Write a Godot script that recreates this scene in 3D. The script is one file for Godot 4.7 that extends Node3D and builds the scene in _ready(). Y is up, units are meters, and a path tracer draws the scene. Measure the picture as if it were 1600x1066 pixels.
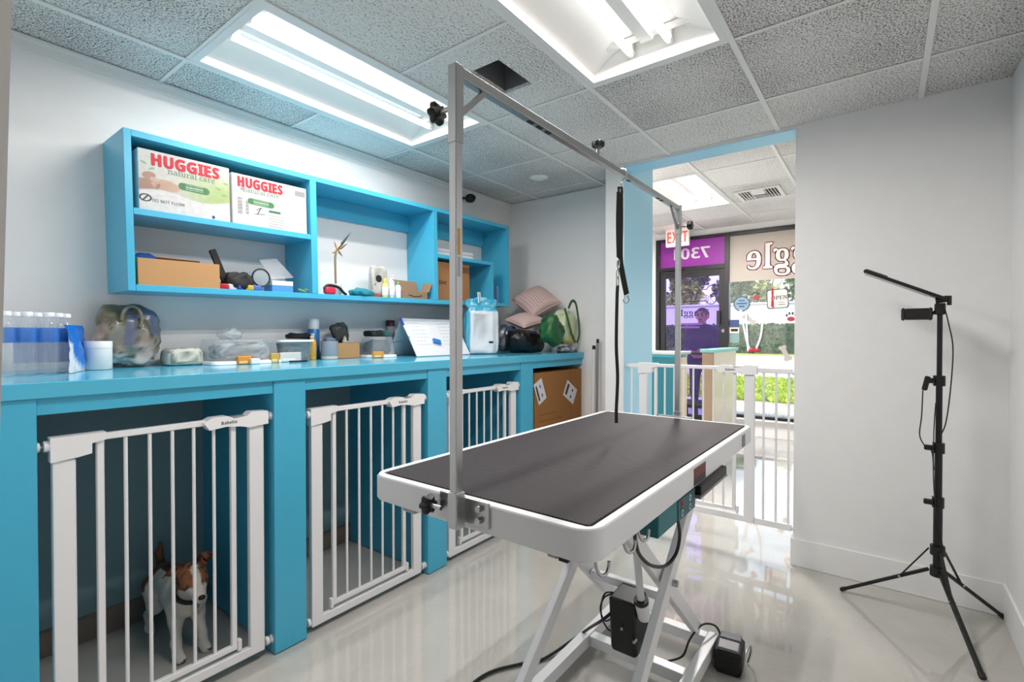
extends Node3D
# A dog-grooming room seen through a wide lens. X runs right, Y up, D (= -z) into the room along the left wall.

# ------------------------------------------------------------------ mesh building
class MB:
	var v := PackedVector3Array()
	var n := PackedVector3Array()
	var uv := PackedVector2Array()
	var c := PackedColorArray()
	var col := Color(1, 1, 1)
	var painted := false

	func tri(a: Vector3, b: Vector3, d: Vector3, na: Vector3, nb: Vector3, nd: Vector3, ua := Vector2.ZERO, ub := Vector2.ZERO, ud := Vector2.ZERO, ca = null, cb = null, cd = null) -> void:
		var g := (b - a).cross(d - a)
		if g.dot(na + nb + nd) > 0.0:
			v.append_array([a, d, b]); n.append_array([na, nd, nb]); uv.append_array([ua, ud, ub])
			if ca == null: c.append_array([col, col, col])
			else: c.append_array([ca, cd, cb])
		else:
			v.append_array([a, b, d]); n.append_array([na, nb, nd]); uv.append_array([ua, ub, ud])
			if ca == null: c.append_array([col, col, col])
			else: c.append_array([ca, cb, cd])

	# corners counter-clockwise seen from outside
	func quad(a: Vector3, b: Vector3, d: Vector3, e: Vector3) -> void:
		var m := (b - a).cross(d - a)
		if m.length_squared() < 1e-16: m = (d - a).cross(e - a)
		m = m.normalized()
		tri(a, b, d, m, m, m, Vector2(0, 1), Vector2(1, 1), Vector2(1, 0))
		tri(a, d, e, m, m, m, Vector2(0, 1), Vector2(1, 0), Vector2(0, 0))

	func box(ctr: Vector3, size: Vector3, bev := 0.0, basis := Basis.IDENTITY) -> void:
		var h := size * 0.5
		var b := minf(bev, minf(h.x, minf(h.y, h.z)) * 0.9)
		var ax := [basis.x, basis.y, basis.z]
		var hh := [h.x, h.y, h.z]
		var P := func(s: Array, face: int) -> Vector3:
			var p := ctr
			for i in 3:
				var e: float = hh[i] - (0.0 if i == face else b)
				p += ax[i] * (s[i] * e)
			return p
		for f in 3:
			var u := (f + 1) % 3
			var w := (f + 2) % 3
			for s in [-1.0, 1.0]:
				var q := []
				for k in [[-1.0, -1.0], [1.0, -1.0], [1.0, 1.0], [-1.0, 1.0]]:
					var sg := [0.0, 0.0, 0.0]
					sg[f] = s; sg[u] = k[0]; sg[w] = k[1]
					q.append(P.call(sg, f))
				var m: Vector3 = ax[f] * s
				tri(q[0], q[1], q[2], m, m, m, Vector2(0, 1), Vector2(1, 1), Vector2(1, 0))
				tri(q[0], q[2], q[3], m, m, m, Vector2(0, 1), Vector2(1, 0), Vector2(0, 0))
		if b <= 0.0: return
		for f in 3:
			var g := (f + 1) % 3
			var w := (f + 2) % 3
			for s in [-1.0, 1.0]:
				for t in [-1.0, 1.0]:
					var q := []
					for e in [-1.0, 1.0]:
						var sg := [0.0, 0.0, 0.0]
						sg[f] = s; sg[g] = t; sg[w] = e
						q.append(P.call(sg, f)); q.append(P.call(sg, g))
					var m: Vector3 = ax[f] * s
					var o: Vector3 = ax[g] * t
					tri(q[0], q[1], q[3], m, o, o)
					tri(q[0], q[3], q[2], m, o, m)
		for s in [-1.0, 1.0]:
			for t in [-1.0, 1.0]:
				for e in [-1.0, 1.0]:
					var sg := [s, t, e]
					tri(P.call(sg, 0), P.call(sg, 1), P.call(sg, 2), ax[0] * s, ax[1] * t, ax[2] * e)

	func span(a: Vector3, b: Vector3, bev := 0.0) -> void:
		box((a + b) * 0.5, (b - a).abs(), bev)

	# a bar of rectangular section between two points; `up` is the direction of its height
	func bar(a: Vector3, b: Vector3, wide: float, high: float, up := Vector3.UP, bev := 0.0) -> void:
		var z := (b - a).normalized()
		var x := up.cross(z).normalized()
		var y := z.cross(x).normalized()
		box((a + b) * 0.5, Vector3(wide, high, a.distance_to(b)), bev, Basis(x, y, z))

	func tube(path: Array, r, sides := 10, caps := true) -> void:
		var k := path.size()
		var t0: Vector3 = (path[1] - path[0]).normalized()
		var x := t0.cross(Vector3.UP if absf(t0.y) < 0.9 else Vector3.RIGHT).normalized()
		var rings := []
		var norms := []
		for i in k:
			var t: Vector3
			if i == 0: t = path[1] - path[0]
			elif i == k - 1: t = path[k - 1] - path[k - 2]
			else: t = (path[i + 1] - path[i]).normalized() + (path[i] - path[i - 1]).normalized()
			t = t.normalized()
			x = (x - t * x.dot(t)).normalized()
			var y := t.cross(x)
			var rr: float = r[i] if r is Array else r
			var ring := []
			var nn := []
			for j in sides:
				var an := TAU * j / sides
				var d := x * cos(an) + y * sin(an)
				ring.append(path[i] + d * rr); nn.append(d)
			rings.append(ring); norms.append(nn)
		for i in k - 1:
			for j in sides:
				var m := (j + 1) % sides
				tri(rings[i][j], rings[i][m], rings[i + 1][m], norms[i][j], norms[i][m], norms[i + 1][m])
				tri(rings[i][j], rings[i + 1][m], rings[i + 1][j], norms[i][j], norms[i + 1][m], norms[i + 1][j])
		if caps:
			for e in [0, k - 1]:
				var d: Vector3 = (path[0] - path[1]).normalized() if e == 0 else (path[k - 1] - path[k - 2]).normalized()
				for j in sides:
					tri(path[e], rings[e][j], rings[e][(j + 1) % sides], d, d, d)

	func cyl(a: Vector3, b: Vector3, ra: float, rb := -1.0, sides := 20) -> void:
		tube([a, b], [ra, ra if rb < 0.0 else rb], sides)

	# profile: array of Vector2(radius, height) from bottom to top
	func lathe(at: Vector3, prof: Array, sides := 24, basis := Basis.IDENTITY, smooth_deg := 50.0, arc := TAU, from := 0.0) -> void:
		var k := prof.size()
		var sn := []
		for i in k - 1:
			var e: Vector2 = prof[i + 1] - prof[i]
			sn.append(Vector2(e.y, -e.x).normalized())
		for i in k - 1:
			var n0: Vector2 = sn[i]
			var n1: Vector2 = sn[i]
			if i > 0 and rad_to_deg(absf(sn[i].angle_to(sn[i - 1]))) < smooth_deg: n0 = (sn[i] + sn[i - 1]).normalized()
			if i < k - 2 and rad_to_deg(absf(sn[i].angle_to(sn[i + 1]))) < smooth_deg: n1 = (sn[i] + sn[i + 1]).normalized()
			for j in sides:
				var a0 := from + arc * j / sides
				var a1 := from + arc * (j + 1) / sides
				var d0 := Vector3(cos(a0), 0, sin(a0))
				var d1 := Vector3(cos(a1), 0, sin(a1))
				var p: Vector2 = prof[i]
				var q: Vector2 = prof[i + 1]
				var A := at + basis * (d0 * p.x + Vector3(0, p.y, 0))
				var B := at + basis * (d1 * p.x + Vector3(0, p.y, 0))
				var C := at + basis * (d1 * q.x + Vector3(0, q.y, 0))
				var E := at + basis * (d0 * q.x + Vector3(0, q.y, 0))
				var m0 := basis * (d0 * n0.x + Vector3(0, n0.y, 0))
				var m1 := basis * (d1 * n0.x + Vector3(0, n0.y, 0))
				var m2 := basis * (d1 * n1.x + Vector3(0, n1.y, 0))
				var m3 := basis * (d0 * n1.x + Vector3(0, n1.y, 0))
				var u0 := Vector2(float(j) / sides, 1.0 - float(i) / (k - 1))
				var u1 := Vector2(float(j + 1) / sides, 1.0 - float(i) / (k - 1))
				var u2 := Vector2(float(j + 1) / sides, 1.0 - float(i + 1) / (k - 1))
				var u3 := Vector2(float(j) / sides, 1.0 - float(i + 1) / (k - 1))
				if p.x > 1e-6: tri(A, B, C, m0, m1, m2, u0, u1, u2)
				if q.x > 1e-6: tri(A, C, E, m0, m2, m3, u0, u2, u3)

	# closed outline (Vector2s) pushed out along `z` of the frame by depth
	func prism(poly: PackedVector2Array, depth: float, f: Transform3D) -> void:
		var idx := Geometry2D.triangulate_polygon(poly)
		var m := f.basis.z.normalized()
		for i in range(0, idx.size(), 3):
			var p := []
			for k in 3: p.append(f * Vector3(poly[idx[i + k]].x, poly[idx[i + k]].y, 0))
			tri(p[0], p[1], p[2], -m, -m, -m)
			tri(p[0] + m * depth, p[1] + m * depth, p[2] + m * depth, m, m, m)
		var turn := 0.0
		for i in poly.size(): turn += poly[i].cross(poly[(i + 1) % poly.size()])
		for i in poly.size():
			var a := f * Vector3(poly[i].x, poly[i].y, 0)
			var b := f * Vector3(poly[(i + 1) % poly.size()].x, poly[(i + 1) % poly.size()].y, 0)
			if turn > 0.0: quad(a, b, b + m * depth, a + m * depth)
			else: quad(b, a, a + m * depth, b + m * depth)

	# rings of equally many points, joined one to the next
	func loft(rings: Array, caps := true, flat := false, closed := true) -> void:
		var k: int = rings[0].size()
		var mid := Vector3.ZERO
		for r in rings:
			for p in r: mid += p
		mid /= float(k * rings.size())
		var last := k if closed else k - 1
		var nm := []
		for i in rings.size():
			var row := []
			for j in k:
				var a: Vector3 = rings[i][(j + 1) % k] - rings[i][(j + k - 1) % k]
				var b: Vector3 = rings[mini(i + 1, rings.size() - 1)][j] - rings[maxi(i - 1, 0)][j]
				var m := a.cross(b).normalized()
				if m.dot(rings[i][j] - mid) < 0.0: m = -m
				row.append(m)
			nm.append(row)
		for i in rings.size() - 1:
			for j in last:
				var m := (j + 1) % k
				var A: Vector3 = rings[i][j]
				var B: Vector3 = rings[i][m]
				var C: Vector3 = rings[i + 1][m]
				var E: Vector3 = rings[i + 1][j]
				if flat:
					var g := (B - A).cross(E - A).normalized()
					if g.dot((A + B + C + E) * 0.25 - mid) < 0.0: g = -g
					tri(A, B, C, g, g, g); tri(A, C, E, g, g, g)
				else:
					tri(A, B, C, nm[i][j], nm[i][m], nm[i + 1][m]); tri(A, C, E, nm[i][j], nm[i + 1][m], nm[i + 1][j])
		if caps and closed:
			for e in [0, rings.size() - 1]:
				var ctr := Vector3.ZERO
				for p in rings[e]: ctr += p
				ctr /= float(k)
				var g: Vector3 = (rings[e][1] - ctr).cross(rings[e][0] - ctr).normalized()
				if g.dot(ctr - mid) < 0.0: g = -g
				for j in k: tri(ctr, rings[e][j], rings[e][(j + 1) % k], g, g, g)

	# a surface from a function of (u, v) in 0..1; colours from a second function
	func sheet(nu: int, nv: int, f: Callable, paint = null, flip := false) -> void:
		var p := []
		for i in nu + 1:
			var row := []
			for j in nv + 1: row.append(f.call(float(i) / nu, float(j) / nv))
			p.append(row)
		var m := []
		for i in nu + 1:
			var row := []
			for j in nv + 1:
				var a: Vector3 = p[mini(i + 1, nu)][j] - p[maxi(i - 1, 0)][j]
				var b: Vector3 = p[i][mini(j + 1, nv)] - p[i][maxi(j - 1, 0)]
				var g := a.cross(b)
				g = g.normalized() if g.length_squared() > 1e-18 else Vector3.UP
				row.append(-g if flip else g)
			m.append(row)
		for i in nu:
			for j in nv:
				var q := [[i, j], [i + 1, j], [i + 1, j + 1], [i, j + 1]]
				var cc := [null, null, null, null]
				var uu := []
				for k in 4:
					uu.append(Vector2(float(q[k][0]) / nu, 1.0 - float(q[k][1]) / nv))
					if paint != null: cc[k] = paint.call(float(q[k][0]) / nu, float(q[k][1]) / nv)
				if paint != null: painted = true
				var P := func(k: int) -> Vector3: return p[q[k][0]][q[k][1]]
				var N := func(k: int) -> Vector3: return m[q[k][0]][q[k][1]]
				tri(P.call(0), P.call(1), P.call(2), N.call(0), N.call(1), N.call(2), uu[0], uu[1], uu[2], cc[0], cc[1], cc[2])
				tri(P.call(0), P.call(2), P.call(3), N.call(0), N.call(2), N.call(3), uu[0], uu[2], uu[3], cc[0], cc[2], cc[3])

	# a crumpled, bulging body: a rounded box pushed about by noise; paint(direction, position) gives linear colours
	func blob(at: Vector3, half: Vector3, amp: float, seed_: int, freq := 9.0, square := 0.6, basis := Basis.IDENTITY, paint = null, seg := 28, flat_base := true, sharp := false) -> void:
		var nz := FastNoiseLite.new()
		nz.seed = seed_; nz.noise_type = FastNoiseLite.TYPE_CELLULAR if sharp else FastNoiseLite.TYPE_SIMPLEX
		nz.frequency = freq; nz.fractal_octaves = 3
		var pw := func(x: float) -> float: return signf(x) * pow(absf(x), square)
		var f := func(u: float, w: float) -> Vector3:
			var th := u * TAU
			var ph := (w - 0.5) * PI
			var d := Vector3(cos(th) * cos(ph), sin(ph), -sin(th) * cos(ph))
			var e := Vector3(pw.call(cos(th)) * pw.call(cos(ph)), pw.call(sin(ph)), -pw.call(sin(th)) * pw.call(cos(ph)))
			var s := e * half
			var k := nz.get_noise_3d(s.x + d.x * 0.05 + at.x, s.y + at.y * 0.3, s.z + at.z)
			s += d * (k * amp)
			if flat_base and s.y < -half.y * 0.92: s.y = -half.y * 0.92
			return at + basis * s
		var pf = null
		if paint != null:
			pf = func(u: float, w: float) -> Color:
				var p: Vector3 = f.call(u, w)
				return paint.call(basis.inverse() * (p - at) / half, nz.get_noise_3d(p.x * 1.7, p.y * 1.7, p.z * 1.7))
		sheet(seg, seg / 2, f, pf)

# ------------------------------------------------------------------ the camera's pinhole, used to turn photo pixels into places
const FOCAL := 768.9
const YAW := 37.138
const PITCH := -0.669
const EYE := 1.2614
func ray(px: float, py: float) -> Vector3:
	var b := Basis.from_euler(Vector3(deg_to_rad(PITCH), deg_to_rad(YAW), 0))
	return b * Vector3((px - 800.0) / FOCAL, (533.0 - py) / FOCAL, -1.0)
# the place where the line of sight through a pixel meets the plane X, Y or D = val
func on(px: float, py: float, axis: String, val: float) -> Vector3:
	var d := ray(px, py)
	var o := Vector3(0, EYE, 0)
	if axis == "X": return o + d * (val / d.x)
	if axis == "Y": return o + d * ((val - EYE) / d.y)
	return o + d * (-val / d.z)
func V(x: float, y: float, d: float) -> Vector3: return Vector3(x, y, -d)

# ------------------------------------------------------------------ objects
var taken := {}
func numbered(called: String) -> String:
	if not taken.has(called):
		taken[called] = 0
		return called
	taken[called] += 1
	return "%s_%03d" % [called, taken[called]]
func world_of(o: Node3D) -> Transform3D:
	var t := Transform3D.IDENTITY
	var p: Node = o
	while p is Node3D and p != self:
		t = p.transform * t
		p = p.get_parent()
	return t
func tag(o: Node3D, label: String, category: String, group := "") -> Node3D:
	o.set_meta("label", label); o.set_meta("category", category)
	if group: o.set_meta("group", group)
	return o
func thing(called: String, label: String, category: String, at := Vector3.ZERO, group := "", turn := 0.0) -> Node3D:
	var o := Node3D.new()
	o.name = numbered(called)
	add_child(o)
	o.position = at; o.rotation.y = turn
	return tag(o, label, category, group)
func setting(called: String) -> Node3D:
	var o := Node3D.new()
	o.name = numbered(called)
	add_child(o)
	o.set_meta("kind", "structure")
	return o
# commits what was built in world coordinates as one mesh under `parent` (or as a thing of its own)
func put(mb: MB, called: String, m: Material, parent: Node3D = null) -> MeshInstance3D:
	var inv := Transform3D.IDENTITY
	if parent: inv = world_of(parent).affine_inverse()
	var a := []
	a.resize(Mesh.ARRAY_MAX)
	var vv := PackedVector3Array()
	var nn := PackedVector3Array()
	for p in mb.v: vv.append(inv * p)
	for p in mb.n: nn.append((inv.basis * p).normalized())
	a[Mesh.ARRAY_VERTEX] = vv; a[Mesh.ARRAY_NORMAL] = nn; a[Mesh.ARRAY_TEX_UV] = mb.uv
	if mb.painted: a[Mesh.ARRAY_COLOR] = mb.c
	var me := ArrayMesh.new()
	me.add_surface_from_arrays(Mesh.PRIMITIVE_TRIANGLES, a)
	me.surface_set_material(0, m)
	var o := MeshInstance3D.new()
	o.mesh = me
	if parent:
		o.name = called
		parent.add_child(o, true)
	else:
		o.name = numbered(called)
		add_child(o)
	return o
func struct(mb: MB, called: String, m: Material) -> MeshInstance3D:
	var o := put(mb, called, m)
	o.set_meta("kind", "structure")
	return o
# shortcuts: one part from one shape
func p_box(parent: Node3D, called: String, m: Material, a: Vector3, b: Vector3, bev := 0.002) -> MeshInstance3D:
	var mb := MB.new()
	mb.span(a, b, bev)
	return put(mb, called, m, parent)
func p_tube(parent: Node3D, called: String, m: Material, path: Array, r, sides := 10) -> MeshInstance3D:
	var mb := MB.new()
	mb.tube(path, r, sides)
	return put(mb, called, m, parent)
func p_lathe(parent: Node3D, called: String, m: Material, at: Vector3, prof: Array, sides := 24, basis := Basis.IDENTITY) -> MeshInstance3D:
	var mb := MB.new()
	mb.lathe(at, prof, sides, basis)
	return put(mb, called, m, parent)
# a smooth curve through points
func curve(pts: Array, per := 8) -> Array:
	var out := []
	for i in pts.size() - 1:
		var a: Vector3 = pts[maxi(i - 1, 0)]
		var b: Vector3 = pts[i]
		var c: Vector3 = pts[i + 1]
		var d: Vector3 = pts[mini(i + 2, pts.size() - 1)]
		for k in per: out.append(b.cubic_interpolate(c, a, d, float(k) / per))
	out.append(pts[pts.size() - 1])
	return out
var fonts := {}
func font(called: String, bold: bool) -> SystemFont:
	var key := called + str(bold)
	if not fonts.has(key):
		var f := SystemFont.new()
		f.font_names = PackedStringArray([called])
		f.font_weight = 700 if bold else 400
		fonts[key] = f
	return fonts[key]
# raised or printed lettering; cap height in metres; frame: x along the text, y up, z out of the surface
func text(parent: Node3D, s: String, cap: float, frame: Transform3D, m: Material, bold := false, family := "Droid Sans", depth := 0.0004, called := "lettering", stretch := 1.0) -> MeshInstance3D:
	var t := TextMesh.new()
	t.text = s
	t.font = font(family, bold)
	t.font_size = 48
	t.pixel_size = cap / (0.714 * 48.0)
	t.depth = depth
	t.curve_step = 3.0
	var o := MeshInstance3D.new()
	o.mesh = t
	o.material_override = m
	o.name = called
	parent.add_child(o, true)
	o.transform = world_of(parent).affine_inverse() * frame * Transform3D(Basis.from_scale(Vector3(stretch, 1, 1)), Vector3.ZERO)
	return o
# frame on a surface that faces +X (text runs into the room), or that faces the camera side (-D)
func face_x(at: Vector3, roll := 0.0) -> Transform3D: return Transform3D(Basis(Vector3(0, 0, -1), Vector3.UP, Vector3(1, 0, 0)) * Basis(Vector3(0, 0, 1), roll), at)
func face_d(at: Vector3, roll := 0.0) -> Transform3D: return Transform3D(Basis(Vector3(1, 0, 0), Vector3.UP, Vector3(0, 0, 1)) * Basis(Vector3(0, 0, 1), roll), at)

# ------------------------------------------------------------------ materials
var mats := {}
func srgb(r: int, g: int, b: int) -> Color: return Color8(r, g, b)
func lin(r: int, g: int, b: int) -> Color: return Color8(r, g, b).srgb_to_linear()
func mat(called: String, c: Color, rough := 0.6, metal := 0.0, spec := 0.5) -> StandardMaterial3D:
	if mats.has(called): return mats[called]
	var m := StandardMaterial3D.new()
	m.resource_name = called
	m.albedo_color = c; m.roughness = rough; m.metallic = metal; m.metallic_specular = spec
	mats[called] = m
	return m
func clear(called: String, c: Color, alpha: float, rough := 0.05) -> StandardMaterial3D:
	if mats.has(called): return mats[called]
	var m := mat(called, Color(c.r, c.g, c.b, alpha), rough)
	m.transparency = BaseMaterial3D.TRANSPARENCY_ALPHA
	return m
func glow(called: String, c: Color, energy: float) -> StandardMaterial3D:
	if mats.has(called): return mats[called]
	var m := mat(called, c, 0.4)
	m.emission_enabled = true; m.emission = c; m.emission_energy_multiplier = energy
	return m
func paint_mat(called: String, rough := 0.6, coat := 0.0) -> StandardMaterial3D:
	if mats.has(called): return mats[called]
	var m := mat(called, Color.WHITE, rough)
	m.vertex_color_use_as_albedo = true
	if coat > 0.0:
		m.clearcoat_enabled = true; m.clearcoat = coat; m.clearcoat_roughness = 0.15
	return m
func tex(w: int, h: int, f: Callable) -> ImageTexture:
	var im := Image.create(w, h, false, Image.FORMAT_RGB8)
	for y in h:
		for x in w: im.set_pixel(x, y, f.call(x, y))
	return ImageTexture.create_from_image(im)
func noise(seed_: int, freq: float, oct := 3, type := FastNoiseLite.TYPE_SIMPLEX) -> FastNoiseLite:
	var z := FastNoiseLite.new()
	z.seed = seed_; z.frequency = freq; z.fractal_octaves = oct; z.noise_type = type
	return z
func tri_tex(m: StandardMaterial3D, t: Texture2D, per_metre: float, bump: Texture2D = null, cm := 0.1) -> void:
	m.albedo_texture = t
	m.uv1_triplanar = true; m.uv1_world_triplanar = true
	m.uv1_scale = Vector3.ONE * per_metre
	if bump:
		m.heightmap_enabled = true; m.heightmap_texture = bump; m.heightmap_scale = cm
func seamless(z: FastNoiseLite, w: int, x: float, y: float) -> float:
	var fx := x / w
	var fy := y / w
	return (z.get_noise_2d(x, y) * (1 - fx) * (1 - fy) + z.get_noise_2d(x - w, y) * fx * (1 - fy) + z.get_noise_2d(x, y - w) * (1 - fx) * fy + z.get_noise_2d(x - w, y - w) * fx * fy)

# ------------------------------------------------------------------ the scene
const CEIL := 2.402
const CEIL2 := 2.65
const XL := -2.62
const XR := 0.443
const DW := 3.081     # far wall with the opening
const DE := 3.585     # far side of that wall
const DH := 3.25      # far side of the lintel and of the wall right of the opening
const DV := 3.441     # far wall of the counter's corner
const XC := -1.529    # left edge of the wall's end beside the counter
const XJ := -1.393    # left jamb of the opening
const XO := -0.394    # right edge of the opening
const DS := 6.7       # shop front
const KX := -1.903    # front of the kennel posts
const KY := 1.128     # worktop
const XF := -2.355    # front of the wall shelf
func _ready() -> void:
	var cam := Camera3D.new()
	cam.name = "camera"
	cam.position = Vector3(0, EYE, 0)
	cam.rotation = Vector3(deg_to_rad(PITCH), deg_to_rad(YAW), 0)
	cam.fov = rad_to_deg(2.0 * atan(533.0 / FOCAL))
	cam.near = 0.02; cam.far = 300.0
	cam.current = true
	add_child(cam)
	var env := Environment.new()
	env.background_mode = Environment.BG_SKY
	var sky := Sky.new()
	var sm := ProceduralSkyMaterial.new()
	sm.sky_top_color = srgb(186, 206, 228); sm.sky_horizon_color = srgb(228, 236, 240)
	sm.ground_bottom_color = srgb(150, 150, 140); sm.ground_horizon_color = srgb(200, 205, 200)
	sm.sky_energy_multiplier = SKY_ENERGY
	sky.sky_material = sm
	env.sky = sky
	env.ambient_light_source = Environment.AMBIENT_SOURCE_DISABLED
	env.tonemap_mode = Environment.TONE_MAPPER_LINEAR
	env.tonemap_exposure = EXPOSURE
	env.sdfgi_enabled = true; env.ssao_enabled = true; env.ssil_enabled = true
	var we := WorldEnvironment.new()
	we.name = "environment"
	we.environment = env
	add_child(we)
	var sun := DirectionalLight3D.new()
	sun.name = "sun"
	sun.light_energy = SUN_ENERGY
	sun.light_color = srgb(255, 246, 230)
	sun.light_angular_distance = 0.6
	sun.shadow_enabled = true
	sun.rotation = Vector3(deg_to_rad(-58), deg_to_rad(18), 0)
	add_child(sun)
	make_materials()
	build_rooms()
	build_ceilings()
	build_storefront()
	build_outdoors()
	build_kennels()
	build_shelf()
	build_table()
	build_light_stand()
	build_front_room()
	build_shelf_things()
	build_counter_things()
	build_dog()
	build_person()

const EXPOSURE := 1.03
const SKY_ENERGY := 1.6
const SUN_ENERGY := 1.5
const TUBE_LIGHT := 1.5
const TUBE_GLOW := 2.4

var white_wall: StandardMaterial3D
var blue: StandardMaterial3D
var gate_white: StandardMaterial3D
var steel: StandardMaterial3D
var black: StandardMaterial3D
var kraft: StandardMaterial3D
var tile_mats := []
var bar_white: StandardMaterial3D
func make_materials() -> void:
	# wall paint with the faint unevenness of a roller
	var z := noise(3, 0.02, 4)
	var z2 := noise(4, 0.15, 2)
	var roller := tex(512, 512, func(x: int, y: int) -> Color:
		var k := 0.985 + 0.008 * seamless(z, 512, x, y) + 0.006 * seamless(z2, 512, x, y)
		return Color(k, k, k))
	white_wall = mat("white wall paint", srgb(238, 238, 238), 0.5)
	tri_tex(white_wall, roller, 0.7)
	blue = mat("turquoise paint", srgb(72, 182, 218), 0.3)
	var brush := tex(512, 512, func(x: int, y: int) -> Color:
		var k := 0.98 + 0.012 * seamless(z, 512, x, y) + 0.010 * seamless(z2, 512, x, y)
		return Color(k, k, k))
	tri_tex(blue, brush, 1.1)
	gate_white = mat("white powder coat", srgb(236, 236, 238), 0.35)
	steel = mat("brushed steel", srgb(186, 187, 188), 0.3, 0.95)
	tri_tex(steel, brush, 5.0)
	black = mat("black plastic", srgb(14, 14, 15), 0.45)
	kraft = mat("brown cardboard", srgb(196, 148, 100), 0.8)
	tri_tex(kraft, roller, 3.0)
	# fissured mineral-fibre tiles: three cuts of pits and fissures
	for k in 3:
		var a := noise(11 + k, 0.098, 2)
		a.domain_warp_enabled = true; a.domain_warp_amplitude = 14.0; a.domain_warp_frequency = 0.05
		var b := noise(21 + k, 0.022, 3)
		var dens: float = [0.34, 0.42, 0.48][k]
		var h := Image.create(512, 512, false, Image.FORMAT_RGB8)
		var im := Image.create(512, 512, false, Image.FORMAT_RGB8)
		for y in 512:
			for x in 512:
				var p := seamless(a, 512, x, y) * 1.6
				var q := seamless(b, 512, x, y)
				var pit := smoothstep(dens, dens + 0.16, p + 0.12 * q)
				var ridge := 0.5 + 0.5 * seamless(a, 512, x + 7, y + 3)
				var e: float = 0.95 + 0.03 * q + 0.10 * (ridge - 0.5) - [0.48, 0.3, 0.22][k] * pit
				im.set_pixel(x, y, Color(e, e * 0.998, e * 0.992))
				var hh := 0.62 + 0.2 * ridge - 0.6 * pit
				h.set_pixel(x, y, Color(hh, hh, hh))
		var t := mat("fissured ceiling tile %d" % k, srgb(242, 241, 240), 0.9)
		tri_tex(t, ImageTexture.create_from_image(im), [2.0, 1.72, 1.4][k], ImageTexture.create_from_image(h), [0.5, 0.4, 0.3][k])
		tile_mats.append(t)
	bar_white = mat("white enamelled steel", srgb(232, 232, 230), 0.35)

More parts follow.
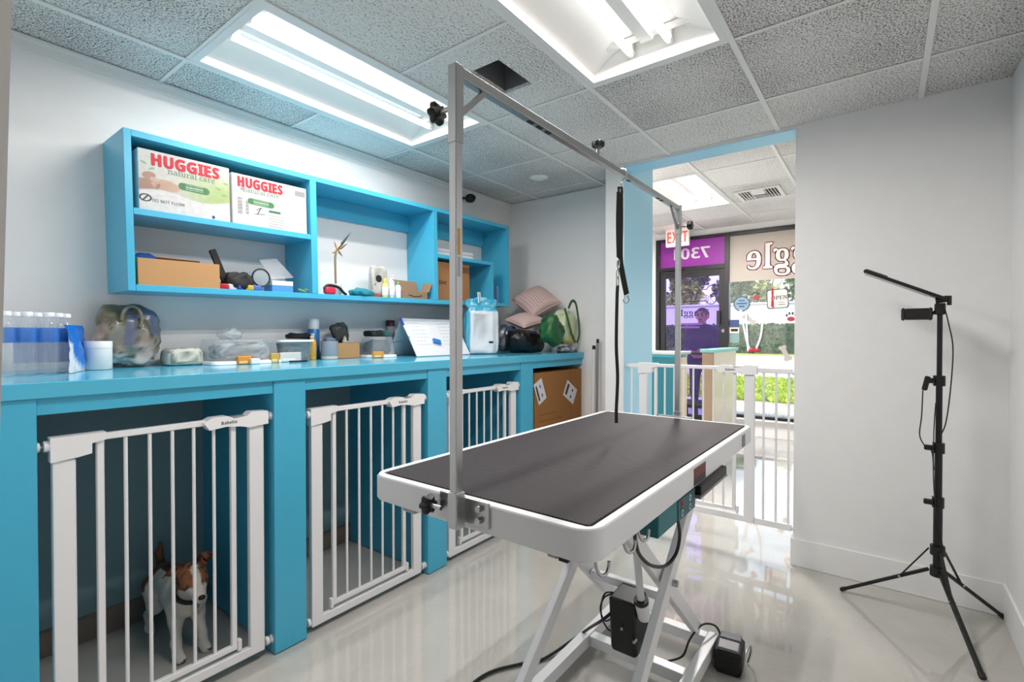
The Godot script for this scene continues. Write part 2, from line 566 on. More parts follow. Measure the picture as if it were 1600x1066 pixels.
func build_rooms() -> void:
	# poured resin floor, glossy and slightly wavy
	var fl := mat("pale grey resin floor", srgb(192, 190, 186), 0.03, 0.0, 0.62)
	var z := noise(31, 0.012, 4)
	var z2 := noise(32, 0.09, 3)
	tri_tex(fl, tex(512, 512, func(x: int, y: int) -> Color:
		var s := seamless(z2, 512, x, y)
		var k := 0.97 + 0.03 * seamless(z, 512, x, y) + (0.015 * s if s < 0.25 else -0.015)
		return Color(k, k * 0.997, k * 0.985)), 0.55)
	var zz := noise(33, 0.012, 2)
	var hi := tex(256, 256, func(x: int, y: int) -> Color:
		var k := 0.5 + 0.5 * seamless(zz, 256, x, y)
		return Color(k, k, k))
	fl.heightmap_enabled = true; fl.heightmap_texture = hi; fl.heightmap_scale = 0.12
	var mb := MB.new()
	mb.span(V(-3.3, -0.12, -1.8), V(1.8, 0, DS + 0.06))
	struct(mb, "floor", fl)
	mb = MB.new()
	mb.span(V(XL - 0.12, 0, -1.75), V(XL, 2.85, DE))
	struct(mb, "wall_left", white_wall)
	mb = MB.new()
	mb.span(V(XL, 0, DV), V(XC, 2.85, DE))
	struct(mb, "wall_far", white_wall)
	mb = MB.new()
	mb.span(V(XO, 0, DW), V(XR + 0.12, 2.85, DH))
	struct(mb, "wall_far_right", white_wall)
	var pillar := setting("wall_column")
	p_box(pillar, "end_face", white_wall, V(XC, 0, DW), V(XJ - 0.003, 2.85, DE), 0.0)
	p_box(pillar, "painted_reveal", mat("sky blue paint", srgb(168, 222, 246), 0.4), V(XJ - 0.003, 0, DW + 0.002), V(XJ, 2.645, DE), 0.0)
	var head := setting("wall_header")
	p_box(head, "lintel", white_wall, V(XJ - 0.003, 2.388, DW), V(XO, 2.85, DH), 0.0)
	p_box(head, "painted_soffit", mats["sky blue paint"], V(XJ, 2.385, DW + 0.002), V(XO, 2.388, DH), 0.0)
	mb = MB.new()
	mb.span(V(XR, 0, -1.75), V(XR + 0.12, 2.85, DW))
	struct(mb, "wall_right", white_wall)
	mb = MB.new()
	mb.span(V(XL, 0, -1.75), V(XR, 2.85, -1.62))
	struct(mb, "wall_back", white_wall)
	# stub of wall with a door casing that ends just inside the left edge of the picture
	var d0 := -on(19, 0, "X", -1.0).z
	var d1 := -on(1, 640, "X", -1.0).z
	mb = MB.new()
	mb.span(V(XL, 0, -0.05), V(-1.03, CEIL, d1 - 0.02))
	struct(mb, "wall_near", white_wall)
	mb = MB.new()
	var yt := on(19, 0, "X", -1.0).y
	var yb := on(1, 640, "X", -1.0).y
	var sl := (d0 - d1) / (yt - yb)
	var dt := d1 + (CEIL - yb) * sl
	var db := d1 - yb * sl
	mb.loft([[V(-1.03, 0, -0.06), V(-1.0, 0, -0.06), V(-1.0, 0, db), V(-1.03, 0, db)], [V(-1.03, CEIL, -0.06), V(-1.0, CEIL, -0.06), V(-1.0, CEIL, dt), V(-1.03, CEIL, dt)]], true, true)
	struct(mb, "trim_1", mat("grey casing paint", srgb(205, 203, 200), 0.5))
	# narrow moulding under the ceiling of the left and corner walls
	mb = MB.new()
	mb.span(V(XL, 2.352, 0.1), V(XL + 0.008, CEIL, DV), 0.002)
	mb.span(V(XL, 2.385, 0.1), V(XL + 0.02, CEIL, DV), 0.002)
	mb.span(V(XL, 2.388, DV - 0.015), V(XC, CEIL, DV), 0.002)
	struct(mb, "trim_2", bar_white)
	# skirting boards
	mb = MB.new()
	mb.span(V(XO - 0.012, 0, DW - 0.014), V(XR, 0.15, DW), 0.003)
	mb.span(V(XO - 0.012, 0, DW), V(XO, 0.15, DH), 0.003)
	struct(mb, "baseboard_far", white_wall)
	mb = MB.new()
	mb.span(V(XR - 0.014, 0, -1.6), V(XR, 0.15, DW - 0.014), 0.003)
	struct(mb, "baseboard_right", white_wall)
	mb = MB.new()
	mb.span(V(XL, 0, 0.12), V(XL + 0.012, 0.11, DV), 0.003)
	struct(mb, "baseboard_left", mat("worn grey skirting", srgb(122, 112, 104), 0.7))
	# the front room beyond the opening
	mb = MB.new()
	mb.span(V(-3.22, 0, DE - 0.1), V(-3.1, 2.85, DS + 0.1))
	struct(mb, "wall_front_left", white_wall)
	mb = MB.new()
	mb.span(V(1.6, 0, DH - 0.12), V(1.72, 2.85, DS + 0.1))
	struct(mb, "wall_front_right", white_wall)
	mb = MB.new()
	mb.span(V(XR + 0.12, 0, DH - 0.12), V(1.6, 2.85, DH))
	mb.span(V(-3.1, 0, DE - 0.12), V(XL - 0.12, 2.85, DE))
	struct(mb, "wall_front_near", white_wall)
	mb = MB.new()
	mb.span(V(-3.3, 2.85, -1.85), V(1.8, 2.97, DS + 0.5))
	struct(mb, "roof_slab", mat("grey concrete", srgb(150, 148, 145), 0.9))

# a square of tile; tiles lie a little above the flanges of the grid
func lay_tile(root: Node3D, x0: float, x1: float, d0: float, d1: float, y: float, k: int, hole := Rect2()) -> void:
	var mb := MB.new()
	if hole.size.x > 0.0:
		var hx0 := hole.position.x
		var hx1 := hole.end.x
		var hd0 := hole.position.y
		var hd1 := hole.end.y
		mb.span(V(x0, y, d0), V(x1, y + 0.016, hd0)); mb.span(V(x0, y, hd1), V(x1, y + 0.016, d1))
		mb.span(V(x0, y, hd0), V(hx0, y + 0.016, hd1)); mb.span(V(hx1, y, hd0), V(x1, y + 0.016, hd1))
	else:
		mb.span(V(x0, y, d0), V(x1, y + 0.016, d1), 0.002)
	put(mb, "tile", tile_mats[k % 3], root)
func build_ceilings() -> void:
	var root := setting("ceiling")
	var xs := [XL, -2.31, -1.70, -1.09, -0.48, 0.13, XR]
	var ds := [-1.62, -1.01, -0.40, 0.21, 0.82, 1.43, 2.04, 2.65, 3.26, DV]
	var kinds := [1, 0, 2, 1, 0, 2, 0, 1, 2, 0, 2, 1, 0, 1, 2, 2, 0]
	var c := 0
	for i in 6:
		for j in 9:
			if (i == 1 or i == 3) and (j == 4 or j == 5): continue
			var d0: float = ds[j]
			var d1: float = ds[j + 1]
			if i > 2: d1 = minf(d1, DW)
			if d1 - d0 < 0.02: continue
			c += 1
			var k: int = kinds[(i * 5 + j * 3) % 17]
			if i == 5 or (j == 3 and i == 1) : k = 0
			if i == 2 and j == 5:
				lay_tile(root, xs[i], xs[i + 1], d0, d1, CEIL + 0.003, 1, Rect2(-1.441, 1.605, 0.155, 0.245))
			elif i == 2 and d1 > DW and d0 < DW:
				lay_tile(root, xs[i], xs[i + 1], d0, DW, CEIL + 0.003, k)
				lay_tile(root, xs[i], XC, DW, d1, CEIL + 0.003, k)
			elif i == 2 and d0 >= DW:
				lay_tile(root, xs[i], XC, d0, d1, CEIL + 0.003, k)
			else:
				lay_tile(root, xs[i], xs[i + 1], d0, d1, CEIL + 0.003, k)
	for i in range(1, 6):   # main runners
		var dend: float = DV if xs[i] < XC else DW
		p_box(root, "grid_runner", bar_white, V(xs[i] - 0.012, CEIL - 0.004, -1.62), V(xs[i] + 0.012, CEIL + 0.002, dend), 0.001)
	for j in range(1, 9):   # cross pieces
		for i in 6:
			var d: float = ds[j]
			if d > DW and i > 2: continue
			if (i == 1 or i == 3) and j == 5: continue
			var x1: float = xs[i + 1] - 0.012
			if d > DW and i == 2: x1 = XC
			p_box(root, "cross_bar", bar_white, V(xs[i] + 0.012, CEIL - 0.002, d - 0.008), V(x1, CEIL + 0.002, d + 0.008), 0.001)
	p_box(root, "upper_deck", mat("bare concrete deck", srgb(150, 148, 145), 0.9), V(XL, 2.80, -1.62), V(XR, 2.84, DW), 0.0)
	# the duct above the square hole cut in one tile
	var duct := thing("duct_boot", "dark sheet-metal duct boot above the square hole cut in a ceiling tile", "duct", V(-1.363, CEIL, 1.727))
	var mb := MB.new()
	var dm := mat("dull galvanised metal", srgb(150, 152, 156), 0.5, 0.6)
	for s in [-1.0, 1.0]:
		mb.span(V(-1.363 + s * 0.085, CEIL + 0.0195, 1.595), V(-1.363 + s * 0.09, CEIL + 0.36, 1.86))
		mb.span(V(-1.453, CEIL + 0.0195, 1.727 + s * 0.128), V(-1.273, CEIL + 0.36, 1.727 + s * 0.133))
	put(mb, "collar", dm, duct)
	mb = MB.new()
	mb.lathe(V(-1.363, CEIL + 0.14, 1.735), [Vector2(0.078, 0.0), Vector2(0.078, 0.21), Vector2(0.07, 0.21), Vector2(0.07, 0.0), Vector2(0.078, 0.0)], 28)
	put(mb, "round_neck", dm, duct)
	p_box(duct, "back_plate", dm, V(-1.453, CEIL + 0.36, 1.594), V(-1.273, CEIL + 0.365, 1.86), 0.0)
	var al := thing("smoke_detector", "flat round white disc on a ceiling tile over the counter corner", "detector", V(-2.0, CEIL, 2.97))
	p_lathe(al, "cover", mat("white moulded plastic", srgb(240, 240, 238), 0.4), V(-2.0, CEIL + 0.002, 2.965), [Vector2(0, -0.012), Vector2(0.05, -0.012), Vector2(0.062, -0.006), Vector2(0.064, 0.0), Vector2(0, 0.0)], 32)
	p_lathe(al, "rim", bar_white, V(-2.0, CEIL + 0.002, 2.965), [Vector2(0.062, -0.003), Vector2(0.068, -0.002), Vector2(0.068, 0.0), Vector2(0.062, 0.0)], 32)
	light_fixture(-2.31, 0.82, CEIL, "lit two-tube ceiling troffer above the turquoise wall shelf", TUBE_LIGHT * 0.74, true)
	light_fixture(-1.09, 0.82, CEIL, "lit two-tube ceiling troffer above the grooming table", TUBE_LIGHT * 1.02, false)
	# front room
	var r2 := setting("ceiling")
	var x2 := [-3.1, -2.495, -1.885, -1.275, -0.665, -0.055, 0.555, 1.165, 1.6]
	var d2 := [DH, 3.71, 4.32, 4.93, 5.54, 6.15, DS]
	for i in 8:
		for j in 6:
			if i == 2 and (j == 2 or j == 3): continue
			var a: float = x2[i]
			var s: float = d2[j]
			if j == 0 and x2[i + 1] < XJ: s = DE
			elif j == 0 and a < XJ: a = XJ
			lay_tile(r2, a, x2[i + 1], s, d2[j + 1], CEIL2 + 0.003, (i * 2 + j) % 3, Rect2(-1.15, 5.155, 0.33, 0.33) if i == 3 and j == 3 else Rect2())
	for i in range(1, 8): p_box(r2, "grid_runner", bar_white, V(x2[i] - 0.012, CEIL2 - 0.004, DH if x2[i] > XJ else DE), V(x2[i] + 0.012, CEIL2 + 0.002, DS), 0.001)
	for j in range(1, 6):
		for i in 8:
			if i == 2 and j == 3: continue
			p_box(r2, "cross_bar", bar_white, V(x2[i] + 0.012, CEIL2 - 0.002, d2[j] - 0.008), V(x2[i + 1] - 0.012, CEIL2 + 0.002, d2[j] + 0.008), 0.001)
	light_fixture(-1.885, 4.32, CEIL2, "lit two-tube ceiling troffer in the front room near the air vent", TUBE_LIGHT * 3.9, false)
	var vent := thing("air_vent", "white square four-way air vent in the front room ceiling", "vent", V(-0.985, CEIL2, 5.32))
	var vm := mat("white vent enamel", srgb(228, 228, 224), 0.4)
	mb = MB.new()
	var fr := 0.2
	for s in [-1.0, 1.0]:
		mb.span(V(-0.985 + s * fr, CEIL2 - 0.01, 5.32 - fr), V(-0.985 + s * (fr - 0.035), CEIL2 + 0.002, 5.32 + fr), 0.002)
		mb.span(V(-0.985 - fr + 0.035, CEIL2 - 0.01, 5.32 + s * fr), V(-0.985 + fr - 0.035, CEIL2 + 0.002, 5.32 + s * (fr - 0.035)), 0.002)
	put(mb, "frame", vm, vent)
	mb = MB.new()
	for s in [-1.0, 1.0]:
		mb.span(V(-0.985 + s * 0.168, CEIL2 + 0.02, 5.32 - 0.172), V(-0.985 + s * 0.172, CEIL2 + 0.17, 5.32 + 0.172))
		mb.span(V(-0.985 - 0.168, CEIL2 + 0.02, 5.32 + s * 0.168), V(-0.985 + 0.168, CEIL2 + 0.17, 5.32 + s * 0.172))
	mb.span(V(-0.985 - 0.172, CEIL2 + 0.17, 5.32 - 0.172), V(-0.985 + 0.172, CEIL2 + 0.174, 5.32 + 0.172))
	put(mb, "duct_box", dm, vent)
	for s in [-1.0, 1.0]:
		for k in 4:
			mb = MB.new()
			var xx: float = -0.985 + s * (0.066 + 0.026 * k)
			mb.bar(V(xx, CEIL2 - 0.007, 5.32 - 0.155), V(xx, CEIL2 - 0.007, 5.32 + 0.155), 0.010, 0.003, Vector3(s * 0.5, 0.8, 0))
			put(mb, "blade", vm, vent)
	for s in [-1.0, 1.0]:
		for k in 4:
			mb = MB.new()
			var dd: float = 5.32 + s * (0.03 + 0.034 * k)
			mb.bar(V(-0.985 - 0.055, CEIL2 - 0.007, dd), V(-0.985 + 0.055, CEIL2 - 0.007, dd), 0.024, 0.003, Vector3(0, 0.8, s * 0.5))
			put(mb, "blade", vm, vent)

# recessed two-tube fluorescent fitting without a lens: rim, sloped pan, ballast cover, tubes, holders
func light_fixture(x0: float, d0: float, y: float, label: String, energy: float, dim_second: bool) -> void:
	var t := thing("ceiling_light", label, "ceiling light", V(x0 + 0.305, y, d0 + 0.61), "", 0.0)
	var x1 := x0 + 0.61
	var d1 := d0 + 1.22
	var pan_m := mat("white reflector enamel", srgb(240, 240, 238), 0.3)
	var yt := y + 0.098
	var ring := func(x: float, d: float, yy: float) -> Array: return [V(x0 + x, yy, d0 + d), V(x1 - x, yy, d0 + d), V(x1 - x, yy, d1 - d), V(x0 + x, yy, d1 - d)]
	var mb := MB.new()
	var o: Array = ring.call(0.010, 0.006, y - 0.003)
	var i: Array = ring.call(0.036, 0.036, y - 0.003)
	var i2: Array = ring.call(0.036, 0.036, y + 0.008)
	for k in 4:
		var m := (k + 1) % 4
		mb.quad(o[m], o[k], i[k], i[m])
		mb.quad(i[m], i[k], i2[k], i2[m])
	put(mb, "frame", bar_white, t)
	mb = MB.new()
	var a: Array = ring.call(0.036, 0.036, y + 0.008)
	var b: Array = ring.call(0.040, 0.040, y + 0.030)
	var e: Array = ring.call(0.175, 0.055, yt)
	for k in 4:
		var m := (k + 1) % 4
		mb.quad(a[m], a[k], b[k], b[m]); mb.quad(b[m], b[k], e[k], e[m])
	mb.quad(e[3], e[2], e[1], e[0])
	put(mb, "reflector_pan", pan_m, t)
	p_box(t, "housing", mat("grey housing steel", srgb(150, 150, 150), 0.5), V(x0 + 0.02, yt + 0.004, d0 + 0.02), V(x1 - 0.02, yt + 0.03, d1 - 0.02), 0.0)
	var cx := x0 + 0.305
	mb = MB.new()
	mb.prism(PackedVector2Array([Vector2(-0.042, 0.0), Vector2(-0.024, -0.036), Vector2(0.024, -0.036), Vector2(0.042, 0.0)]), 1.04, Transform3D(Basis(Vector3.RIGHT, Vector3.UP, Vector3(0, 0, 1)), V(cx, yt, d0 + 1.13)))
	put(mb, "ballast_cover", pan_m, t)
	for s in [-1.0, 1.0]:
		var xt: float = cx + s * 0.082
		var g := glow("fluorescent tube glow", srgb(255, 251, 246), TUBE_GLOW)
		if dim_second and s < 0.0: g = glow("worn fluorescent tube glow", srgb(255, 250, 240), TUBE_GLOW * 0.6)
		p_tube(t, "lamp_tube", g, [V(xt, y + 0.055, d0 + 0.075), V(xt, y + 0.055, d1 - 0.075)], 0.0155, 16)
		for dd in [d0 + 0.068, d1 - 0.068]:
			mb = MB.new()
			mb.cyl(V(xt, y + 0.055, dd - 0.010), V(xt, y + 0.055, dd + 0.010), 0.0162, -1.0, 16)
			mb.span(V(xt - 0.014, y + 0.05, dd - 0.008), V(xt + 0.014, yt, dd + 0.008), 0.002)
			put(mb, "lamp_holder", pan_m, t)
		var l := AreaLight3D.new()
		l.name = "tube_light"
		l.area_size = Vector2(0.03, 1.05)
		l.light_color = srgb(255, 248, 242)
		l.light_energy = energy * (0.8 if dim_second and s < 0.0 else 1.0)
		l.set("area_range", 12.0); l.set("area_attenuation", 2.0)
		l.shadow_enabled = true
		t.add_child(l, true)
		l.transform = world_of(t).affine_inverse() * Transform3D(Basis(Vector3.RIGHT, -PI / 2), V(xt, y + 0.038, d0 + 0.61))
	for dd in [d0 + 0.10, d1 - 0.10]:
		mb = MB.new()
		mb.span(V(cx - 0.21, yt - 0.022, dd - 0.012), V(cx + 0.21, yt - 0.004, dd + 0.012), 0.002)
		put(mb, "cross_bracket", pan_m, t)

# ------------------------------------------------------------------ shop front
func disc(at: Vector3, r: float, thick: float, sides := 28) -> MB:
	var mb := MB.new()
	mb.cyl(at, at + V(0, 0, thick), r, -1.0, sides)
	return mb
func paw(at: Vector3, s: float, lean: float, pad: Material, toe: Material, label: String) -> void:
	var t := thing("paw_sticker", label, "sticker", at)
	var f := Transform3D(Basis(Vector3(0, 0, 1), lean), at)
	var mb := MB.new()
	var poly := PackedVector2Array()
	for i in 20:
		var a := TAU * i / 20
		poly.append(Vector2(cos(a) * 0.5 * s, -0.22 * s + sin(a) * 0.36 * s + (0.1 * s if absf(cos(a)) < 0.4 and sin(a) > 0 else 0.0)))
	mb.prism(poly, 0.002, f)
	put(mb, "pad", pad, t)
	for k in 4:
		var a: float = [2.5, 1.9, 1.24, 0.64][k]
		var c := Vector2(cos(a), sin(a)) * 0.6 * s
		poly = PackedVector2Array()
		for i in 14:
			var e := TAU * i / 14
			poly.append(c + Vector2(cos(e) * 0.15 * s, sin(e) * 0.21 * s).rotated(a - PI / 2))
		mb = MB.new()
		mb.prism(poly, 0.002, f)
		put(mb, "toe", toe, t)
# outline of a bone lying along x
func bone(l: float, r: float) -> PackedVector2Array:
	var p := PackedVector2Array()
	var h := r * 0.62
	for e in [[1.0, -1.0, -160.0, 55.0], [1.0, 1.0, -55.0, 160.0], [-1.0, 1.0, 20.0, 235.0], [-1.0, -1.0, 125.0, 340.0]]:
		var c := Vector2(e[0] * (l * 0.5 - r * 0.5), e[1] * r * 0.72)
		for i in 9:
			var a := deg_to_rad(lerpf(e[2], e[3], i / 8.0))
			p.append(c + Vector2(cos(a), sin(a)) * r * (1.0 if h > 0.0 else 1.0))
	return p
func build_storefront() -> void:
	var dark := mat("black anodised frame", srgb(24, 24, 28), 0.35)
	var fx0 := -2.544
	var mull := -1.615
	# solid wall left of the door, above the glass and below the window
	var mb := MB.new()
	mb.span(V(-3.1, 0, DS), V(fx0, 2.85, DS + 0.1))
	mb.span(V(fx0, 2.575, DS), V(1.6, 2.85, DS + 0.1))
	mb.span(V(1.35, 0, DS), V(1.6, 2.575, DS + 0.1))
	struct(mb, "wall_front", white_wall)
	mb = MB.new()
	mb.span(V(mull + 0.028, 0, DS - 0.01), V(1.35, 0.225, DS + 0.1), 0.004)
	struct(mb, "wall_knee", white_wall)
	# entrance door with its transom
	var door := setting("door_1")
	mb = MB.new()
	mb.span(V(fx0, 0, DS - 0.03), V(fx0 + 0.05, 2.575, DS + 0.07), 0.002)
	mb.span(V(mull - 0.026, 0, DS - 0.03), V(mull + 0.028, 2.575, DS + 0.07), 0.002)
	mb.span(V(fx0 + 0.05, 2.54, DS - 0.03), V(mull - 0.026, 2.575, DS + 0.07), 0.002)
	mb.span(V(fx0 + 0.05, 2.125, DS - 0.03), V(mull - 0.026, 2.18, DS + 0.07), 0.002)
	put(mb, "door_frame", dark, door)
	var leaf := MB.new()
	leaf.span(V(fx0 + 0.053, 0.01, DS), V(fx0 + 0.125, 2.12, DS + 0.045), 0.002)
	leaf.span(V(mull - 0.098, 0.01, DS), V(mull - 0.029, 2.12, DS + 0.045), 0.002)
	leaf.span(V(fx0 + 0.125, 2.04, DS), V(mull - 0.098, 2.12, DS + 0.045), 0.002)
	leaf.span(V(fx0 + 0.125, 0.01, DS), V(mull - 0.098, 0.2, DS + 0.045), 0.002)
	var lf := put(leaf, "door_leaf", dark, door)
	var tint := mat("violet window film", Color(0.78, 0.68, 0.99, 0.04), 0.0)
	tint.refraction_enabled = true; tint.refraction_scale = 0.02
	tint.transparency = BaseMaterial3D.TRANSPARENCY_ALPHA
	p_box(lf, "glass", tint, V(fx0 + 0.12, 0.195, DS + 0.018), V(mull - 0.093, 2.045, DS + 0.026), 0.0)
	p_box(lf, "lock_case", black, V(-1.735, 1.40, DS - 0.035), V(-1.69, 1.58, DS), 0.004)
	mb = MB.new()
	mb.cyl(on(1130, 517, "D", DS - 0.012), on(1130, 517, "D", DS), 0.022, -1.0, 20)
	put(mb, "lock_cylinder", steel, lf)
	p_tube(lf, "push_bar", dark, [V(fx0 + 0.09, 1.02, DS - 0.06), V(mull - 0.06, 1.02, DS - 0.06)], 0.016)
	p_box(door, "door_closer", dark, V(-2.45, 2.135, DS - 0.085), V(-2.15, 2.175, DS - 0.03), 0.004)
	var film := mat("magenta sign film", srgb(150, 52, 158), 0.35)
	film.backlight_enabled = true; film.backlight = srgb(150, 60, 160)
	var sg := p_box(door, "transom_panel", film, V(fx0 + 0.05, 2.18, DS + 0.012), V(mull - 0.026, 2.54, DS + 0.022), 0.0)
	var pale := mat("pale vinyl lettering", srgb(222, 214, 222), 0.5)
	pale.backlight_enabled = true; pale.backlight = srgb(150, 150, 150)
	var back := func(at: Vector3) -> Transform3D: return Transform3D(Basis(Vector3(-1, 0, 0), Vector3.UP, Vector3(0, 0, -1)), at)
	text(sg, "7301", 0.145, back.call(V(-2.085, 2.355, DS + 0.010)), pale, true, "Droid Sans", 0.002, "lettering", 1.15)
	# printed logo on the door glass, read from outside
	var ink := mat("dark violet vinyl", srgb(38, 18, 66), 0.5)
	var pc := on(1083, 462, "D", DS)
	text(lf, "W", 0.12, back.call(V(pc.x, pc.y, DS + 0.014)), ink, true, "Droid Serif", 0.002, "lettering", 0.85)
	text(lf, "Waggle", 0.085, back.call(V(pc.x - 0.02, on(1083, 489, "D", DS).y, DS + 0.014)), ink, true, "Droid Serif", 0.002)
	for k in 2: p_box(lf, "small_print", mat("faded violet vinyl", srgb(96, 64, 140), 0.5), V(pc.x - 0.24 + 0.03 * k, on(1083, 508 + 5 * k, "D", DS).y, DS + 0.013), V(pc.x + 0.12 - 0.04 * k, on(1083, 505 + 5 * k, "D", DS).y, DS + 0.015), 0.0)
	var bp := bone(0.52, 0.062)
	var loop := []
	for p in bp: loop.append(V(pc.x + p.x, pc.y + p.y * 1.15, DS + 0.015))
	loop.append(loop[0])
	p_tube(lf, "bone_outline", ink, loop, 0.006, 6)
	# shop window: frame, glass and the printed band of film across its top
	var win := setting("window_1")
	var wx0 := mull + 0.028
	mb = MB.new()
	mb.span(V(wx0, 2.525, DS - 0.03), V(1.35, 2.575, DS + 0.07), 0.002)
	mb.span(V(wx0, 0.225, DS - 0.03), V(1.35, 0.262, DS + 0.07), 0.002)
	mb.span(V(1.31, 0.262, DS - 0.03), V(1.35, 2.525, DS + 0.07), 0.002)
	put(mb, "window_frame", dark, win)
	p_box(win, "window_sill", bar_white, V(wx0, 0.205, DS - 0.07), V(1.35, 0.225, DS - 0.011), 0.003)
	var pane := clear("clear window glass", Color(0.9, 0.95, 0.95), 0.03, 0.0)
	p_box(win, "pane", pane, V(wx0, 0.262, DS + 0.02), V(1.31, 2.525, DS + 0.026), 0.0)
	var beige := mat("beige translucent film", srgb(178, 170, 160), 0.6)
	beige.backlight_enabled = true; beige.backlight = srgb(90, 86, 80)
	var band := p_box(win, "film_band", beige, V(wx0, 1.94, DS + 0.010), V(1.31, 2.525, DS + 0.013), 0.0)
	var lw := mat("white vinyl lettering", srgb(236, 230, 224), 0.5)
	lw.backlight_enabled = true; lw.backlight = srgb(170, 165, 160)
	var pink := mat("pink vinyl outline", srgb(226, 150, 170), 0.5)
	var e0 := on(1166, 400, "D", DS)
	var ab := text(band, "Waggle", 0.30, back.call(V(0, 2.225, DS + 0.004)), lw, true, "Droid Serif", 0.002, "lettering", 0.8)
	var wdt: float = ab.mesh.get_aabb().size.x * 0.8
	var cx := e0.x + wdt * 0.5
	ab.position = world_of(band).affine_inverse() * V(cx, 2.225, DS + 0.003)
	for k in 8:
		var a := TAU * k / 8
		text(band, "Waggle", 0.30, back.call(V(cx + cos(a) * 0.013, 2.225 + sin(a) * 0.013, DS + 0.006)), pink, true, "Droid Serif", 0.002, "letter_outline", 0.8)
	# things stuck to or hung on the window glass
	var gd := DS + 0.015
	var navy := mat("navy print", srgb(36, 42, 66), 0.5)
	var red := mat("deep red print", srgb(150, 32, 58), 0.5)
	paw(on(1181, 463, "D", gd), 0.075, 0.15, red, navy, "small paw print sticker with dark toes beside the round sticker")
	var c := on(1159, 475, "D", gd)
	var rs := thing("round_sticker", "round slate blue sticker with a dark rim on the shop window", "sticker", c)
	put(disc(c, 0.098, 0.002, 32), "rim", mat("slate rim print", srgb(52, 72, 98), 0.5), rs)
	put(disc(c - V(0, 0, 0.0015), 0.084, 0.0015, 32), "face", mat("slate print", srgb(112, 142, 164), 0.5), rs)
	for k in 3:
		p_box(rs, "text_line", mats["slate rim print"], c + V([-0.035, -0.06, -0.03][k], 0.035 - 0.038 * k, -0.0028), c + V([0.035, 0.06, 0.03][k], 0.05 - 0.036 * k, -0.0018), 0.0)
	# open sign
	c = on(1215, 467, "D", gd)
	var os := thing("open_sign", "square grey sign reading OPEN with rounded corners and red tassel", "sign", c)
	var sqr := func(h: float) -> PackedVector2Array:
		var p := PackedVector2Array()
		for q in [[1, 1, 0.0], [-1, 1, 90.0], [-1, -1, 180.0], [1, -1, 270.0]]:
			for i in 6:
				var a := deg_to_rad(q[2] + 18.0 * i)
				p.append(Vector2(q[0], q[1]) * (h - 0.03) + Vector2(cos(a), sin(a)) * 0.03)
		return p
	mb = MB.new()
	mb.prism(sqr.call(0.118), 0.003, Transform3D(Basis(Vector3(0, 0, 1), 0.05), c - V(0, 0, 0.003)))
	put(mb, "border", navy, os)
	mb = MB.new()
	mb.prism(sqr.call(0.108), 0.001, Transform3D(Basis(Vector3(0, 0, 1), 0.05), c - V(0, 0, 0.0062)))
	put(mb, "face", mat("pale grey sign face", srgb(196, 192, 190), 0.5), os)
	text(os, "OPEN", 0.045, face_d(c + V(0.018, 0.014, -0.008), 0.05), navy, true, "Droid Serif", 0.001)
	p_box(os, "text_line", navy, c + V(0.01, -0.075, -0.008), c + V(0.08, -0.068, -0.007), 0.0)
	p_box(os, "text_line", navy, c + V(0.01, -0.045, -0.008), c + V(0.075, -0.04, -0.007), 0.0)
	mb = MB.new()
	mb.tube([c + V(-0.055, 0.13, -0.016), c + V(-0.055, 0.07, -0.020), c + V(-0.055, 0.0, -0.016)], [0.007, 0.010, 0.004], 10)
	mb.tube([c + V(-0.055, 0.0, -0.016), c + V(-0.055, -0.03, -0.020), c + V(-0.055, -0.095, -0.022)], [0.005, 0.012, 0.014], 10)
	put(mb, "tassel", mat("red silk", srgb(188, 26, 40), 0.5), os)
	# diamond-shaped paw sticker
	c = on(1236, 494, "D", gd)
	var dia := thing("diamond_sticker", "white diamond sticker carrying a dark red paw print", "sticker", c)
	mb = MB.new()
	mb.prism(PackedVector2Array([Vector2(0, 0.115), Vector2(0.085, -0.02), Vector2(0.05, -0.085), Vector2(-0.05, -0.085), Vector2(-0.085, -0.02)]), 0.002, Transform3D(Basis.IDENTITY, c))
	put(mb, "backing", mat("white sticker", srgb(232, 232, 234), 0.5), dia)
	mb = MB.new()
	var poly := PackedVector2Array()
	for i in 16: poly.append(Vector2(cos(TAU * i / 16) * 0.042, -0.035 + sin(TAU * i / 16) * 0.027))
	mb.prism(poly, 0.002, Transform3D(Basis.IDENTITY, c - V(0, 0, 0.003)))
	put(mb, "pad", red, dia)
	for k in 4:
		mb = MB.new()
		var o := Vector2(cos([2.6, 1.9, 1.24, 0.54][k]), sin([2.6, 1.9, 1.24, 0.54][k])) * 0.052 + Vector2(0, -0.018)
		poly = PackedVector2Array()
		for i in 12: poly.append(o + Vector2(cos(TAU * i / 12) * 0.012, sin(TAU * i / 12) * 0.017))
		mb.prism(poly, 0.002, Transform3D(Basis.IDENTITY, c - V(0, 0, 0.003)))
		put(mb, "toe", navy, dia)
	# grey bone decals
	var grey := mat("grey vinyl", srgb(168, 164, 160), 0.5)
	for q in [[1171, 499, -0.75, 0.15, "grey bone decal tilted just below the round window sticker"], [1227, 552, -1.15, 0.17, "grey bone decal low on the shop window in front of the hedge"]]:
		c = on(q[0], q[1], "D", gd)
		mb = MB.new()
		mb.prism(bone(q[3], q[3] * 0.15), 0.002, Transform3D(Basis(Vector3(0, 0, 1), q[2]), c))
		tag(put(mb, "bone_decal", grey), q[4], "sticker")
	# small stacked notices beside the door frame
	var nt := thing("notice_sticker", "stack of three small blue white and green notices beside the door", "notice", on(1147, 516, "D", gd))
	var rows := [[500, 511, srgb(52, 66, 112)], [512, 521, srgb(214, 208, 196)], [522, 536, srgb(120, 150, 150)]]
